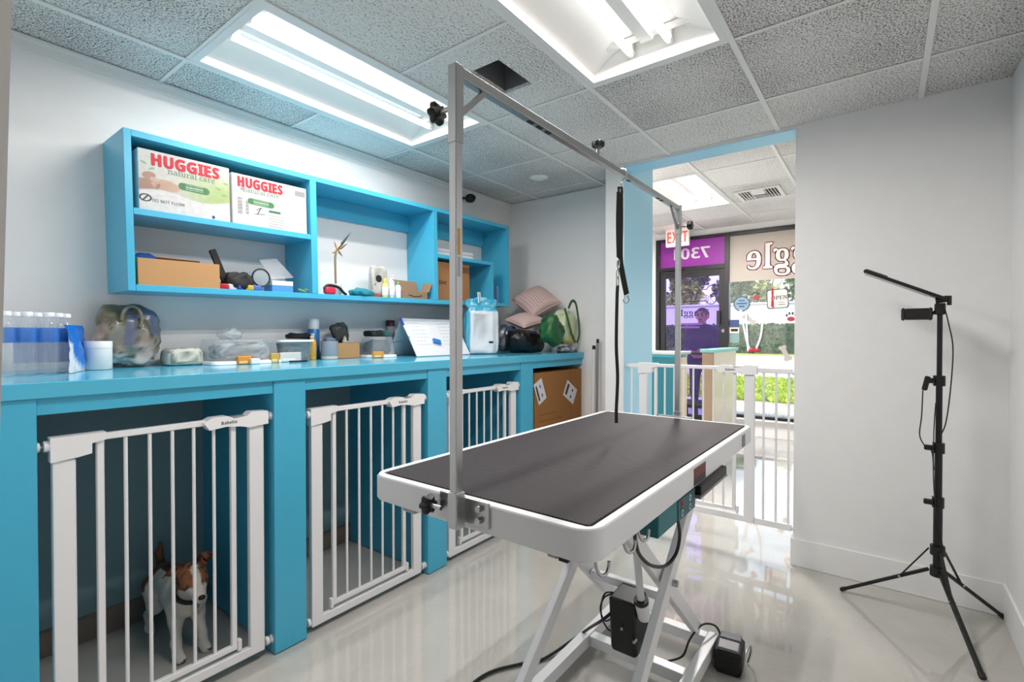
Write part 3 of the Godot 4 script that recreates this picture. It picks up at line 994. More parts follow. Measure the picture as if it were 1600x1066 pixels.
	for k in 3:
		var a := on(1140, rows[k][0], "D", gd)
		var b := on(1155, rows[k][1], "D", gd)
		p_box(nt, "notice", mat("notice print %d" % k, rows[k][2], 0.5), Vector3(a.x, b.y, -gd), Vector3(b.x, a.y, -gd - 0.002), 0.0)
	p_box(nt, "bold_line", black, on(1142, 514, "D", gd - 0.002), on(1153, 518, "D", gd - 0.001), 0.0)
	# ribbons that hang in a vee from two suction hooks, tied with a red bow
	var hr := thing("ribbon_garland", "white ribbon hanging in a vee with a red bow on the window", "ribbon", on(1178, 548, "D", DS - 0.02))
	var wr := mat("white ribbon", srgb(226, 228, 232), 0.5)
	for path in [[[1157, 486], [1161, 505], [1166, 530], [1172, 549]], [[1166, 485], [1167, 515], [1169, 549]], [[1192, 486], [1191, 508], [1188, 528], [1181, 546]]]:
		var pp := []
		for q in path: pp.append(on(q[0], q[1], "D", DS - 0.012))
		p_tube(hr, "ribbon", wr, curve(pp, 5), 0.012, 6)
	mb = MB.new()
	c = on(1178, 548, "D", DS - 0.02)
	mb.blob(c + V(-0.03, 0.005, 0), Vector3(0.032, 0.026, 0.014), 0.004, 5, 20.0, 0.8, Basis(Vector3(0, 0, 1), 0.4), null, 14, false)
	mb.blob(c + V(0.03, 0.005, 0), Vector3(0.032, 0.026, 0.014), 0.004, 6, 20.0, 0.8, Basis(Vector3(0, 0, 1), -0.4), null, 14, false)
	mb.blob(c, Vector3(0.014, 0.014, 0.016), 0.0, 6, 20.0, 1.0, Basis.IDENTITY, null, 12, false)
	put(mb, "bow", mat("red satin", srgb(172, 30, 52), 0.4), hr)
	mb = MB.new()
	for q in [[1157, 486], [1192, 486]]:
		c = on(q[0], q[1], "D", DS - 0.012)
		mb.lathe(c, [Vector2(0.0, -0.012), Vector2(0.006, -0.012), Vector2(0.008, 0.0), Vector2(0.02, 0.012), Vector2(0.0, 0.014)], 14, Basis(Vector3.RIGHT, -PI / 2))
	put(mb, "suction_hook", clear("clear vinyl", Color(0.9, 0.9, 0.92), 0.4, 0.1), hr)
	# exit sign hung in front of the door head
	var xa := on(1040, 360, "D", 6.45)
	var xb := on(1076, 383, "D", 6.45)
	var ex := thing("exit_sign", "white illuminated EXIT sign with red letters above the entrance door", "exit sign", V((xa.x + xb.x) * 0.5, xb.y, 6.47))
	p_box(ex, "housing", glow("lit sign face", srgb(238, 234, 230), 0.12), V(xa.x, xb.y, 6.45), V(xb.x, xa.y, 6.5), 0.006)
	text(ex, "EXIT", (xa.y - xb.y) * 0.62, face_d(V((xa.x + xb.x) * 0.5, (xa.y + xb.y) * 0.5, 6.448)), glow("lit red letters", srgb(226, 92, 84), 0.3), true, "Droid Sans", 0.003, "lettering", 0.66)
	p_tube(ex, "hanger", bar_white, [V((xa.x + xb.x) * 0.5, xa.y - 0.005, 6.475), V((xa.x + xb.x) * 0.5, CEIL2, 6.475)], 0.012)
	var el := OmniLight3D.new()
	el.name = "exit_glow"
	el.light_color = srgb(255, 200, 190); el.light_energy = 0.01; el.light_size = 0.03; el.omni_range = 10.0; el.omni_attenuation = 2.0; el.shadow_enabled = true
	ex.add_child(el)
	el.transform = world_of(ex).affine_inverse() * Transform3D(Basis.IDENTITY, V((xa.x + xb.x) * 0.5, xb.y + 0.05, 6.38))

# ------------------------------------------------------------------ outdoors
func leaf_cloud(mb: MB, count: int, rng: RandomNumberGenerator, where: Callable, size: float, cols: Array, droop := 0.0) -> void:
	mb.painted = true
	for i in count:
		var p: Vector3 = where.call(rng)
		var d := Vector3(rng.randf_range(-1, 1), rng.randf_range(-1, 1) - droop, rng.randf_range(-1, 1)).normalized()
		var s := size * rng.randf_range(0.6, 1.3)
		var side := d.cross(Vector3(rng.randf_range(-1, 1), rng.randf_range(-1, 1), rng.randf_range(-1, 1))).normalized() * s * 0.42
		var nn := d.cross(side).normalized()
		if nn.y < 0.0: nn = -nn
		var cc: Color = cols[rng.randi() % cols.size()]
		var k := rng.randf_range(0.75, 1.2)
		mb.col = Color(cc.r * k, cc.g * k, cc.b * k)
		mb.tri(p, p + d * s * 0.5 + side, p + d * s, nn, nn, nn)
		mb.tri(p, p + d * s, p + d * s * 0.5 - side, nn, nn, nn)
func build_outdoors() -> void:
	var zz := noise(41, 0.03, 4)
	var speck := tex(256, 256, func(x: int, y: int) -> Color:
		var k := 0.9 + 0.14 * seamless(zz, 256, x * 3, y * 3)
		return Color(k, k, k))
	var pave := mat("pale concrete paving", srgb(196, 188, 176), 0.85)
	tri_tex(pave, speck, 0.8)
	var mb := MB.new()
	mb.span(V(-40, -0.15, DS + 0.06), V(30, -0.03, 10.5))
	struct(mb, "ground_pavement", pave)
	var lawn := mat("lime lawn soil", srgb(132, 150, 40), 0.9)
	tri_tex(lawn, speck, 1.3)
	mb = MB.new()
	mb.span(V(-40, -0.15, 10.5), V(30, -0.025, 15.5))
	struct(mb, "ground_lawn", lawn)
	var road := mat("sun-bleached asphalt", srgb(190, 180, 170), 0.9)
	tri_tex(road, speck, 0.5)
	mb = MB.new()
	mb.span(V(-80, -0.15, 15.5), V(60, -0.03, 34.0))
	struct(mb, "ground_road", road)
	var verge := mat("dry verge", srgb(176, 174, 96), 0.9)
	tri_tex(verge, speck, 0.7)
	mb = MB.new()
	mb.span(V(-150, -0.15, 34.0), V(100, -0.03, 140.0))
	struct(mb, "ground_verge", verge)
	var leafm := paint_mat("leaf blades", 0.6)
	leafm.backlight_enabled = true; leafm.backlight = srgb(120, 140, 60)
	var rng := RandomNumberGenerator.new()
	rng.seed = 7
	# grass blades on the strip of lawn in view
	mb = MB.new()
	leaf_cloud(mb, 9000, rng, func(r: RandomNumberGenerator) -> Vector3:
		var d := r.randf_range(10.55, 15.4)
		return V(r.randf_range(-0.36 * d - 0.3, -0.02 * d), -0.03, d), 0.13, [lin(176, 196, 40), lin(196, 206, 70), lin(140, 170, 30)], -2.5)
	var gr := put(mb, "lawn_grass", leafm)
	tag(gr, "bright lime green grass of the sunny strip outside", "grass")
	gr.set_meta("kind", "stuff")
	# clipped hedge across the road
	var hz := noise(44, 0.5, 3)
	var hedge := thing("clipped_hedge", "long dark green clipped hedge across the road", "hedge", V(-9, 0, 38.6))
	mb = MB.new()
	mb.sheet(80, 8, func(u: float, w: float) -> Vector3:
		var x := lerpf(-24.0, 6.0, u)
		var a := w * PI
		return V(x, 1.9 * pow(sin(a), 0.35) + 0.12 * hz.get_noise_2d(x * 3.0, w * 9.0) - 0.03, 38.8 - 0.7 * cos(a)))
	put(mb, "inner_growth", mat("hedge twigs and leaves", srgb(78, 106, 56), 0.9), hedge)
	mb = MB.new()
	leaf_cloud(mb, 9000, rng, func(r: RandomNumberGenerator) -> Vector3:
		var x := r.randf_range(-20.0, 3.0)
		var h := r.randf()
		if r.randf() < 0.2: return V(x, 1.92, 38.8 + r.randf_range(-0.6, 0.6))
		return V(x, h * 1.95, 38.05 + 0.12 * r.randf()), 0.24, [lin(62, 96, 46), lin(44, 74, 34), lin(92, 120, 60), lin(36, 60, 30)], 0.0)
	put(mb, "foliage", leafm, hedge)
	# long pale wall behind the hedge
	var gw := mat("pale lilac render", srgb(206, 206, 220), 0.8)
	mb = MB.new()
	mb.span(V(-60, 0, 46.0), V(30, 3.9, 46.3), 0.02)
	mb.span(V(-60, 3.9, 45.9), V(30, 4.05, 46.4), 0.02)
	tag(put(mb, "garden_wall", gw), "long pale lilac wall behind the hedge", "wall")
	# trees beyond it
	var bark := mat("grey bark", srgb(112, 96, 84), 0.9)
	var spots := [[-20.2, 51.0, 10.0, 1.9, 0], [-16.1, 50.0, 9.0, 1.8, 1], [-12.2, 51.5, 10.5, 1.9, 2], [-8.4, 50.0, 9.5, 1.8, 4], [-4.4, 51.0, 10.5, 1.9, 3], [-18.6, 60.0, 13.5, 2.6, 3], [-11.9, 61.0, 14.5, 2.6, 0], [-6.6, 60.0, 13.0, 2.6, 2]]
	var tints := [[lin(112, 142, 60), lin(84, 116, 50), lin(150, 168, 80)], [lin(150, 172, 60), lin(188, 196, 84), lin(120, 146, 56)], [lin(120, 140, 100), lin(146, 160, 124), lin(92, 112, 78)], [lin(84, 112, 70), lin(60, 88, 52), lin(112, 136, 92)], [lin(172, 176, 110), lin(140, 150, 86), lin(196, 196, 140)]]
	var told := ["mid green tree past the pale wall %s", "yellow green tree past the pale wall %s", "dusty grey green tree past the pale wall %s", "dark green tree past the pale wall %s", "pale olive tree past the pale wall %s"]
	for s in spots:
		var at := V(s[0], 0, s[1])
		var kind: int = s[4]
		var tr := thing("garden_tree", told[kind] % ("in the nearer row" if s[1] < 55.0 else "in the farther row"), "tree", at, "trees behind the pale wall")
		mb = MB.new()
		mb.tube(curve([at, at + Vector3(0.15, s[2] * 0.3, 0), at + Vector3(-0.1, s[2] * 0.62, 0.1)], 4), 0.2, 8)
		for k in 4:
			var an: float = TAU * k / 4 + s[0]
			mb.tube([at + Vector3(0, s[2] * (0.36 + 0.06 * k), 0), at + Vector3(cos(an) * s[3] * 0.6, s[2] * (0.6 + 0.06 * k), sin(an) * s[3] * 0.6)], [0.1, 0.04], 6)
		put(mb, "trunk", bark, tr)
		mb = MB.new()
		var lobes := []
		for k in 9: lobes.append([at + Vector3(rng.randf_range(-1, 1) * s[3] * 0.7, s[2] * rng.randf_range(0.42, 0.92), rng.randf_range(-1, 1) * s[3] * 0.5), s[3] * rng.randf_range(0.35, 0.55)])
		leaf_cloud(mb, 2600, rng, func(r: RandomNumberGenerator) -> Vector3:
			var l: Array = lobes[r.randi() % lobes.size()]
			var d := Vector3(r.randfn(), r.randfn() * 0.8, r.randfn()).normalized()
			return l[0] + d * l[1] * pow(r.randf(), 0.35), 0.5, tints[kind], 0.2)
		put(mb, "crown", leafm, tr)
	# a palm rises just behind the wall
	var pm := V(-14.2, 0, 47.6)
	var palm := thing("palm_tree", "palm with arching yellow green fronds in front of the trees", "palm tree", pm)
	p_tube(palm, "trunk", bark, [pm, pm + Vector3(0.2, 2.4, 0), pm + Vector3(0.1, 4.6, 0)], [0.2, 0.16, 0.14], 8)
	for k in 14:
		mb = MB.new()
		var an := TAU * k / 14 + 0.2
		var up := 0.9 + 0.5 * sin(k * 2.3)
		var dir := Vector3(cos(an), 0, sin(an))
		var pts := []
		for i in 9:
			var t := i / 8.0
			pts.append(pm + Vector3(0.1, 4.6, 0) + dir * (1.5 * t) + Vector3.UP * (up * t * 1.6 - 2.0 * t * t))
		mb.painted = true
		mb.col = lin(176, 190, 70) if k % 3 else lin(138, 164, 58)
		for i in range(1, 9):
			for sgn in [-1.0, 1.0]:
				var sd: Vector3 = dir.cross(Vector3.UP) * sgn
				var ln := 0.5 * sin(PI * (0.12 + 0.8 * i / 8.0))
				var w: Vector3 = (pts[i] - pts[i - 1]) * 0.45
				mb.tri(pts[i] - w, pts[i] + w * 0.3, pts[i] + sd * ln + Vector3(0, -0.18, 0) + w, Vector3.UP, Vector3.UP, Vector3.UP)
		put(mb, "frond", leafm, palm)

# ------------------------------------------------------------------ kennels under the worktop
# a pressure-mounted pet gate; built along local x (its width), y up, z towards the viewer
func pet_gate(label: String, group: String, at: Vector3, turn: float, w: float, h: float, lay: Dictionary) -> Node3D:
	var g := thing("pet_gate", label, "pet gate", at, group, turn)
	var f := world_of(g)
	var B := func(x0: float, x1: float, y0: float, y1: float, z0: float, z1: float, bev := 0.002) -> MB:
		var mb := MB.new()
		mb.box(f * Vector3((x0 + x1) * 0.5, (y0 + y1) * 0.5, (z0 + z1) * 0.5), Vector3(x1 - x0, y1 - y0, z1 - z0), bev, f.basis)
		return mb
	var a: float = lay.post0       # left post
	var b: float = lay.post1
	put(B.call(a, a + 0.054, 0.03, h - 0.07, -0.012, 0.012, 0.004), "left_post", gate_white, g)
	put(B.call(b, b + 0.056, 0.03, h - 0.05, -0.012, 0.012, 0.004), "right_post", gate_white, g)
	put(B.call(a, b + 0.056, 0.0, 0.036, -0.012, 0.012, 0.004), "bottom_rail", gate_white, g)
	# swinging leaf
	var d0 := a + 0.102
	var d1 := b - 0.045
	var leaf := put(B.call(a + 0.06, b - 0.02, h - 0.026, h - 0.005, -0.010, 0.010, 0.003), "leaf_top_rail", gate_white, g)
	put(B.call(d0, d1, 0.052, 0.072, -0.010, 0.010, 0.003), "leaf_bottom_rail", gate_white, g)
	for x in [d0, d1 - 0.020]: put(B.call(x, x + 0.020, 0.052, h - 0.02, -0.009, 0.009, 0.004), "leaf_stile", gate_white, g)
	for x in [d0 - 0.012, d1]: put(B.call(x, x + 0.016, 0.040, 0.085, -0.011, 0.011, 0.004), "leaf_stop", gate_white, g)
	var cnt: int = lay.bars
	for k in cnt:
		var x: float = lerpf(d0 + 0.010, d1 - 0.010, float(k + 1) / (cnt + 1))
		var mb := MB.new()
		mb.tube([f * Vector3(x, 0.068, 0), f * Vector3(x, h - 0.022, 0)], 0.0058, 10, false)
		put(mb, "bar", gate_white, g)
	for x in lay.extra:
		var mb := MB.new()
		mb.tube([f * Vector3(x, 0.03, 0), f * Vector3(x, h - 0.03, 0)], 0.0062, 10, false)
		put(mb, "extension_bar", gate_white, g)
	if lay.extra.size():
		for e in lay.ext:
			put(B.call(e[0], e[1], h - 0.034, h - 0.008, -0.011, 0.011, 0.003), "extension_rail", gate_white, g)
			put(B.call(e[0], e[1], 0.0, 0.036, -0.011, 0.011, 0.003), "extension_rail", gate_white, g)
	# hinge block over the left post
	var hb := MB.new()
	hb.prism(PackedVector2Array([Vector2(a - 0.004, h - 0.072), Vector2(a + 0.058, h - 0.066), Vector2(a + 0.090, h - 0.060), Vector2(a + 0.090, h - 0.030), Vector2(a + 0.124, h - 0.024), Vector2(a + 0.124, h), Vector2(a - 0.004, h)]), 0.036, f * Transform3D(Basis.IDENTITY, Vector3(0, 0, -0.018)))
	put(hb, "hinge_block", gate_white, g)
	# latch housing over the right post, waisted like a grip
	var e0: float = b - 0.160
	var e1: float = b + 0.068
	var lm := MB.new()
	lm.prism(PackedVector2Array([Vector2(e0, h - 0.012), Vector2(e0 + 0.02, h - 0.042), Vector2(e0 + 0.075, h - 0.036), Vector2(e0 + 0.125, h - 0.042), Vector2(b - 0.004, h - 0.050), Vector2(e1, h - 0.046), Vector2(e1, h + 0.004), Vector2(b + 0.004, h + 0.008), Vector2(b - 0.012, h - 0.006), Vector2(b - 0.055, h - 0.010), Vector2(b - 0.080, h + 0.002), Vector2(e0 + 0.03, h + 0.002)]), 0.044, f * Transform3D(Basis.IDENTITY, Vector3(0, 0, -0.022)))
	var lt := put(lm, "latch_housing", mat("white gate plastic", srgb(242, 242, 243), 0.3), g)
	put(B.call(b - 0.078, b - 0.014, h - 0.010, h - 0.003, -0.016, 0.016, 0.003), "release_button", mat("grey gate plastic", srgb(140, 142, 146), 0.4), lt)
	text(lt, "Babelio", 0.011, f * Transform3D(Basis.IDENTITY, Vector3(e0 + 0.085, h - 0.022, 0.0224)), mat("dark print", srgb(60, 60, 66), 0.5), true)
	# screw spindles that press against the posts
	for s in lay.screws:
		var mb := MB.new()
		var dir: float = s[2]
		mb.tube([f * Vector3(s[0], s[1], 0), f * Vector3(s[0] + dir * s[3], s[1], 0)], 0.004, 10)
		put(mb, "spindle", steel, g)
		mb = MB.new()
		mb.tube([f * Vector3(s[0] + dir * 0.004, s[1], 0), f * Vector3(s[0] + dir * 0.016, s[1], 0)], 0.016, 14)
		put(mb, "spindle_nut", gate_white, g)
		mb = MB.new()
		mb.tube([f * Vector3(s[0] + dir * (s[3] - 0.008), s[1], 0), f * Vector3(s[0] + dir * s[3], s[1], 0)], [0.012, 0.018], 14)
		put(mb, "wall_cup", gate_white, g)
	return g

func build_kennels() -> void:
	var top := MB.new()
	top.span(V(XL, 1.082, 0.16), V(KX + 0.012, KY, DV - 0.002), 0.003)
	var wt := mat("turquoise gloss worktop", srgb(80, 186, 220), 0.14)
	wt.albedo_texture = blue.albedo_texture
	wt.uv1_triplanar = true; wt.uv1_world_triplanar = true; wt.uv1_scale = Vector3.ONE * 0.9
	tag(put(top, "worktop", wt), "long turquoise painted worktop along the wall over the kennels", "worktop")
	var k := thing("kennel_frame", "turquoise kennel base with square posts under the worktop", "kennel", V(-2.25, 0, 1.7))
	var posts := [[0.19, 0.295], [0.970, 1.103], [1.785, 1.923], [2.612, 2.751]]
	for p in posts:
		p_box(k, "post", blue, V(KX - 0.10, 0.004, p[0]), V(KX, 1.082, p[1]), 0.002)
		p_box(k, "divider", blue, V(XL + 0.013, 0.004, p[0] + 0.012), V(KX - 0.10, 1.082, p[1] - 0.012), 0.001)
	for i in 4:
		var d0: float = posts[i][1]
		var d1: float = posts[i + 1][0] if i < 3 else DV - 0.002
		p_box(k, "apron", blue, V(KX - 0.03, 1.034, d0), V(KX - 0.006, 1.082, d1), 0.001)
	# added grey-teal panels paint the kennel shade over the white back wall
	var ptm := mat("grey teal shade tone", srgb(126, 158, 165), 0.6)
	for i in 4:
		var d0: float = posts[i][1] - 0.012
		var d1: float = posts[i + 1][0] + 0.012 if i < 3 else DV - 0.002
		p_box(k, "shade_panel", ptm, V(XL + 0.0125, 0.112, d0), V(XL + 0.016, 1.08, d1), 0.0)
	var names := ["white metal pet gate closing the kennel with the puppy", "white metal pet gate of the kennel between the puppy's and the one behind the table", "white metal pet gate of the kennel beside the large cardboard box"]
	for i in 3:
		var d0: float = posts[i][1]
		var d1: float = posts[i + 1][0]
		var w := d1 - d0
		var a := 0.033
		var b := w - 0.087
		pet_gate(names[i], "pet gates of the kennels", V(KX - 0.028, 0.022 if i else 0.034, d0), PI / 2, w, 0.93, {"post0": a, "post1": b, "bars": 5, "extra": [], "ext": [], "screws": [[a, 0.905, -1.0, a - 0.001], [a, 0.025, -1.0, a - 0.001], [w - 0.03, 0.91, 1.0, 0.029], [w - 0.03, 0.025, 1.0, 0.029]]})
	# the gate that closes the opening to the front room, with an extension at either end
	pet_gate("wide white pet gate across the opening to the front room", "", V(XJ, 0.165, 3.13), 0.0, 0.999, 0.915, {"post0": 0.09, "post1": 0.738, "bars": 7, "extra": [0.036, 0.84, 0.905, 0.968], "ext": [[0.015, 0.09], [0.794, 0.985]], "screws": [[0.018, 0.89, -1.0, 0.017], [0.018, 0.02, -1.0, 0.017], [0.982, 0.89, 1.0, 0.016], [0.982, 0.02, 1.0, 0.016]]})

# ------------------------------------------------------------------ wall shelf; it hangs a little out of level
const TILT := 0.020
func sy(y: float, d: float) -> float: return y + TILT * (d - 0.641)
func build_shelf() -> void:
	var d0 := 0.628
	var d1 := 3.08
	var at := V(XL, 1.44, d0)
	var s := thing("wall_shelf", "turquoise wooden wall shelf with five open compartments above the worktop", "shelf", at)
	s.rotation.x = atan(TILT)
	var xb := XL + 0.002
	var L := func(x: float, y: float, d: float) -> Vector3: return world_of(s) * (V(x, y, d) - at)
	var board := func(called: String, x0: float, x1: float, y0: float, y1: float, a: float, b: float) -> void:
		var mb := MB.new()
		var c: Vector3 = L.call((x0 + x1) * 0.5, (y0 + y1) * 0.5, (a + b) * 0.5)
		mb.box(c, Vector3(absf(x1 - x0), y1 - y0, b - a), 0.0015, world_of(s).basis)
		put(mb, called, blue, s)
	var t := 0.026
	board.call("side_panel", xb, XF, 1.436, 2.068, d0, d0 + t)
	board.call("side_panel", xb, XF, 1.436, 2.068, d1 - t, d1)
	board.call("top_board", xb, XF, 2.042, 2.068, d0 + t, d1 - t)
	board.call("bottom_board", xb, XF, 1.436, 1.462, d0 + t, d1 - t)
	board.call("divider", xb, XF, 1.462, 2.042, 1.405, 1.440)
	board.call("divider", xb, XF, 1.462, 2.042, 2.270, 2.305)
	board.call("middle_shelf", xb, XF, 1.738, 1.764, d0 + t, 1.405)
	board.call("middle_shelf", xb, XF, 1.742, 1.766, 2.305, 2.885)
	board.call("upright", xb, XF, 1.462, 1.742, 2.860, 2.885)
	for q in [[d0 + t, 1.405], [1.440, 2.270], [2.305, d1 - t]]:
		board.call("hanging_rail", xb, xb + 0.02, 1.93 if q[0] > 1.0 else 1.96, 2.042, q[0], q[1])

# ------------------------------------------------------------------ grooming table
func rrect(x0: float, x1: float, d0: float, d1: float, r: float, y: float, seg := 6) -> Array:
	var p := []
	for q in [[x1 - r, d0 + r, -90.0], [x1 - r, d1 - r, 0.0], [x0 + r, d1 - r, 90.0], [x0 + r, d0 + r, 180.0]]:
		for i in seg + 1:
			var a := deg_to_rad(q[2] + 90.0 * i / seg)
			p.append(V(q[0] + r * cos(a), y, q[1] + r * sin(a)))
	return p
func star_knob(parent: Node3D, at: Vector3, axis: Vector3, r := 0.022, called := "clamp_knob") -> void:
	var z := axis.normalized()
	var x := z.cross(Vector3.UP if absf(z.y) < 0.9 else Vector3.RIGHT).normalized()
	var y := z.cross(x)
	var rings := []
	for q in [[0.0, 0.72], [0.004, 0.95], [0.016, 1.0], [0.021, 0.8]]:
		var ring := []
		for i in 36:
			var a := TAU * i / 36
			var rr: float = r * q[1] * (1.0 + 0.16 * cos(6.0 * a))
			ring.append(at + z * q[0] + (x * cos(a) + y * sin(a)) * rr)
		rings.append(ring)
	var mb := MB.new()
	mb.loft(rings)
	var k := put(mb, called, black, parent)
	mb = MB.new()
	mb.cyl(at - z * 0.03, at, 0.005)
	put(mb, "threaded_stud", steel, k)
func build_table() -> void:
	var x0 := -1.06
	var x1 := -0.412
	var d0 := 0.787
	var d1 := 2.126
	var T := 0.905
	var t := thing("grooming_table", "white electric lifting grooming table with black mat top and scissor legs", "grooming table", V(-0.736, 0, 1.456))
	var wm := mat("white table enamel", srgb(232, 233, 236), 0.3)
	# rim: rounded frame around the mat
	var mb := MB.new()
	var inset := 0.020
	mb.loft([rrect(x0 + 0.004, x1 - 0.004, d0 + 0.004, d1 - 0.004, 0.046, 0.842), rrect(x0, x1, d0, d1, 0.05, 0.848), rrect(x0, x1, d0, d1, 0.05, T - 0.006), rrect(x0 + 0.005, x1 - 0.005, d0 + 0.005, d1 - 0.005, 0.046, T)], false)
	var o := rrect(x0 + 0.005, x1 - 0.005, d0 + 0.005, d1 - 0.005, 0.046, T)
	var i_ := rrect(x0 + inset + 0.004, x1 - inset, d0 + inset + 0.004, d1 - inset, 0.012, T)
	var j_ := rrect(x0 + inset + 0.004, x1 - inset, d0 + inset + 0.004, d1 - inset, 0.012, T - 0.008)
	for k in o.size():
		var m := (k + 1) % o.size()
		mb.quad(o[k], o[m], i_[m], i_[k])
		mb.quad(i_[k], i_[m], j_[m], j_[k])
	put(mb, "table_rim", wm, t)
	mb = MB.new()
	mb.loft([rrect(x0 + 0.006, x1 - 0.006, d0 + 0.006, d1 - 0.006, 0.046, 0.850), rrect(x0 + 0.006, x1 - 0.006, d0 + 0.006, d1 - 0.006, 0.046, 0.894)], true, true)
	put(mb, "deck", mat("grey deck board", srgb(120, 118, 116), 0.7), t)
	var rubber := mat("ribbed black rubber", srgb(48, 43, 46), 0.6, 0.0, 0.35)
	var hm := tex(64, 64, func(x: int, y: int) -> Color:
		var k := 0.5 + 0.25 * sin(TAU * x / 16.0) * cos(TAU * y / 16.0) + 0.25 * sin(TAU * (x + y) / 16.0)
		return Color(k, k, k))
	var rz := noise(55, 0.02, 3)
	tri_tex(rubber, tex(256, 256, func(x: int, y: int) -> Color:
		var k := 0.88 + 0.12 * seamless(rz, 256, x, y)
		return Color(k, k * 0.985, k)), 1.6)
	rubber.uv1_scale = Vector3.ONE * 24.0
	rubber.albedo_texture = null
	rubber.heightmap_enabled = true; rubber.heightmap_texture = hm; rubber.heightmap_scale = 0.18
	mb = MB.new()
	mb.loft([rrect(x0 + inset + 0.008, x1 - inset - 0.004, d0 + inset + 0.008, d1 - inset - 0.004, 0.010, 0.894), rrect(x0 + inset + 0.008, x1 - inset - 0.004, d0 + inset + 0.008, d1 - inset - 0.004, 0.010, T - 0.002), rrect(x0 + inset + 0.010, x1 - inset - 0.006, d0 + inset + 0.010, d1 - inset - 0.006, 0.009, T + 0.001)], true, true)
	put(mb, "rubber_mat", rubber, t)
	# upper frame under the deck
	mb = MB.new()
	for x in [-0.90, -0.56]: mb.span(V(x - 0.02, 0.812, 1.02), V(x + 0.02, 0.849, 2.02), 0.003)
	for d in [1.04, 2.0]: mb.span(V(-0.88, 0.814, d - 0.02), V(-0.58, 0.847, d + 0.02), 0.003)
	put(mb, "upper_frame", wm, t)
	# scissor legs
	var up := Vector3(0, 0, 1)
	for q in [["leg", -0.55, 1.13, 0.10, 1.95, 0.825], ["leg", -0.885, 1.13, 0.10, 1.95, 0.825], ["leg", -0.585, 1.18, 0.825, 1.985, 0.10], ["leg", -0.915, 1.18, 0.825, 1.985, 0.10]]:
		mb = MB.new()
		mb.bar(V(q[1], q[3], q[2]), V(q[1], q[5], q[4]), 0.028, 0.05, up, 0.004)
		put(mb, q[0], wm, t)
	for x in [-0.55, -0.90]:
		mb = MB.new()
		mb.cyl(V(x - 0.035, 0.468, 1.562), V(x + 0.03, 0.468, 1.562), 0.011)
		put(mb, "pivot_bolt", steel, t)
	mb = MB.new()
	mb.bar(V(-0.90, 0.34, 1.70), V(-0.60, 0.34, 1.70), 0.03, 0.03, Vector3.UP, 0.003)
	put(mb, "leg_brace", wm, t)
	mb = MB.new()
	mb.bar(V(-0.90, 0.70, 1.31), V(-0.60, 0.70, 1.31), 0.03, 0.03, Vector3.UP, 0.003)
	put(mb, "leg_brace", wm, t)
	# base
	for x in [-0.945, -0.535]: p_box(t, "base_rail", wm, V(x - 0.02, 0.025, 1.02), V(x + 0.02, 0.075, 2.045), 0.004)
	for d in [1.07, 1.75, 2.02]: p_box(t, "base_crossbar", wm, V(-0.925, 0.028, d - 0.022), V(-0.555, 0.070, d + 0.022), 0.003)
	for x in [-0.945, -0.535]:
		for d in [1.04, 2.02]:
			mb = MB.new()
			mb.cyl(V(x, 0.0, d), V(x, 0.026, d), 0.02, 0.016, 16)
			put(mb, "foot", black, t)
	# lifting motor with its piston
	mb = MB.new()
	var mbas := Basis(Vector3.RIGHT, 0.10)
	var mc := on(983, 967, "X", -0.725)
	mb.box(mc, Vector3(0.10, 0.205, 0.125), 0.012, mbas)
	var mo := put(mb, "motor_case", black, t)
	var r0 := on(993, 846, "X", -0.655)
	var r1 := on(1002, 942, "X", -0.655)
	var r2 := on(1007, 964, "X", -0.655)
	p_tube(mo, "piston_collar", wm, [r1, r2], 0.023, 18)
	p_tube(mo, "collar_seal", black, [r1.lerp(r0, 0.06), r1], 0.025, 18)
	p_tube(mo, "piston_rod", wm, [r0, r1], 0.0125, 18)
	mb = MB.new()
	mb.box(r0 + Vector3(0, 0.02, 0), Vector3(0.05, 0.05, 0.05), 0.006)
	put(mb, "piston_bracket", wm, mo)
	for q in [[0.02, -0.03], [-0.025, 0.0]]:
		mb = MB.new()
		mb.cyl(mc + V(q[0] + 0.03, q[1], -0.075), mc + V(q[0] + 0.03, q[1], -0.055), 0.005, -1.0, 10)
		put(mb, "case_screw", steel, mo)
	# power and control leads
	p_tube(t, "power_cable", black, curve([on(955, 958, "X", -0.77), on(940, 970, "X", -0.80), on(919, 983, "Y", 0.11), on(895, 1000, "Y", 0.03), on(849, 1030, "Y", 0.008), on(813, 1038, "Y", 0.008), on(768, 1050, "Y", 0.008), on(735, 1072, "Y", 0.008), on(700, 1120, "Y", 0.008)]), 0.0055, 8)
	p_tube(t, "motor_lead", black, curve([on(958, 926, "X", -0.78), on(946, 927, "X", -0.79), on(940, 942, "X", -0.80), on(940, 964, "X", -0.80), on(949, 982, "X", -0.79), on(959, 989, "X", -0.78)]), 0.003, 8)
	p_tube(t, "motor_lead", black, curve([on(957, 928, "X", -0.78), on(944, 934, "X", -0.79), on(938, 952, "X", -0.80), on(945, 970, "X", -0.79), on(956, 966, "X", -0.78)]), 0.003, 8)
	p_tube(t, "control_cable", black, curve([on(1059, 812, "X", -0.43), on(1062, 838, "X", -0.44), on(1056, 866, "X", -0.45), on(1040, 884, "X", -0.46), on(1018, 884, "X", -0.46), on(1000, 868, "X", -0.46), on(993, 846, "X", -0.45), on(992, 830, "X", -0.44)]), 0.0045, 8)
	# control box and drawer on the near long side
	var teal := mat("teal control panel", srgb(24, 110, 118), 0.4)
	var cb := p_box(t, "control_box", teal, V(-0.50, 0.785, 1.115), V(-0.416, 0.842, 1.385), 0.004)
	var pm := mat("panel print", srgb(190, 214, 216), 0.5)
	p_box(cb, "panel_face", mat("dark teal panel face", srgb(20, 82, 96), 0.4), V(-0.4165, 0.788, 1.245), V(-0.414, 0.84, 1.383), 0.0)
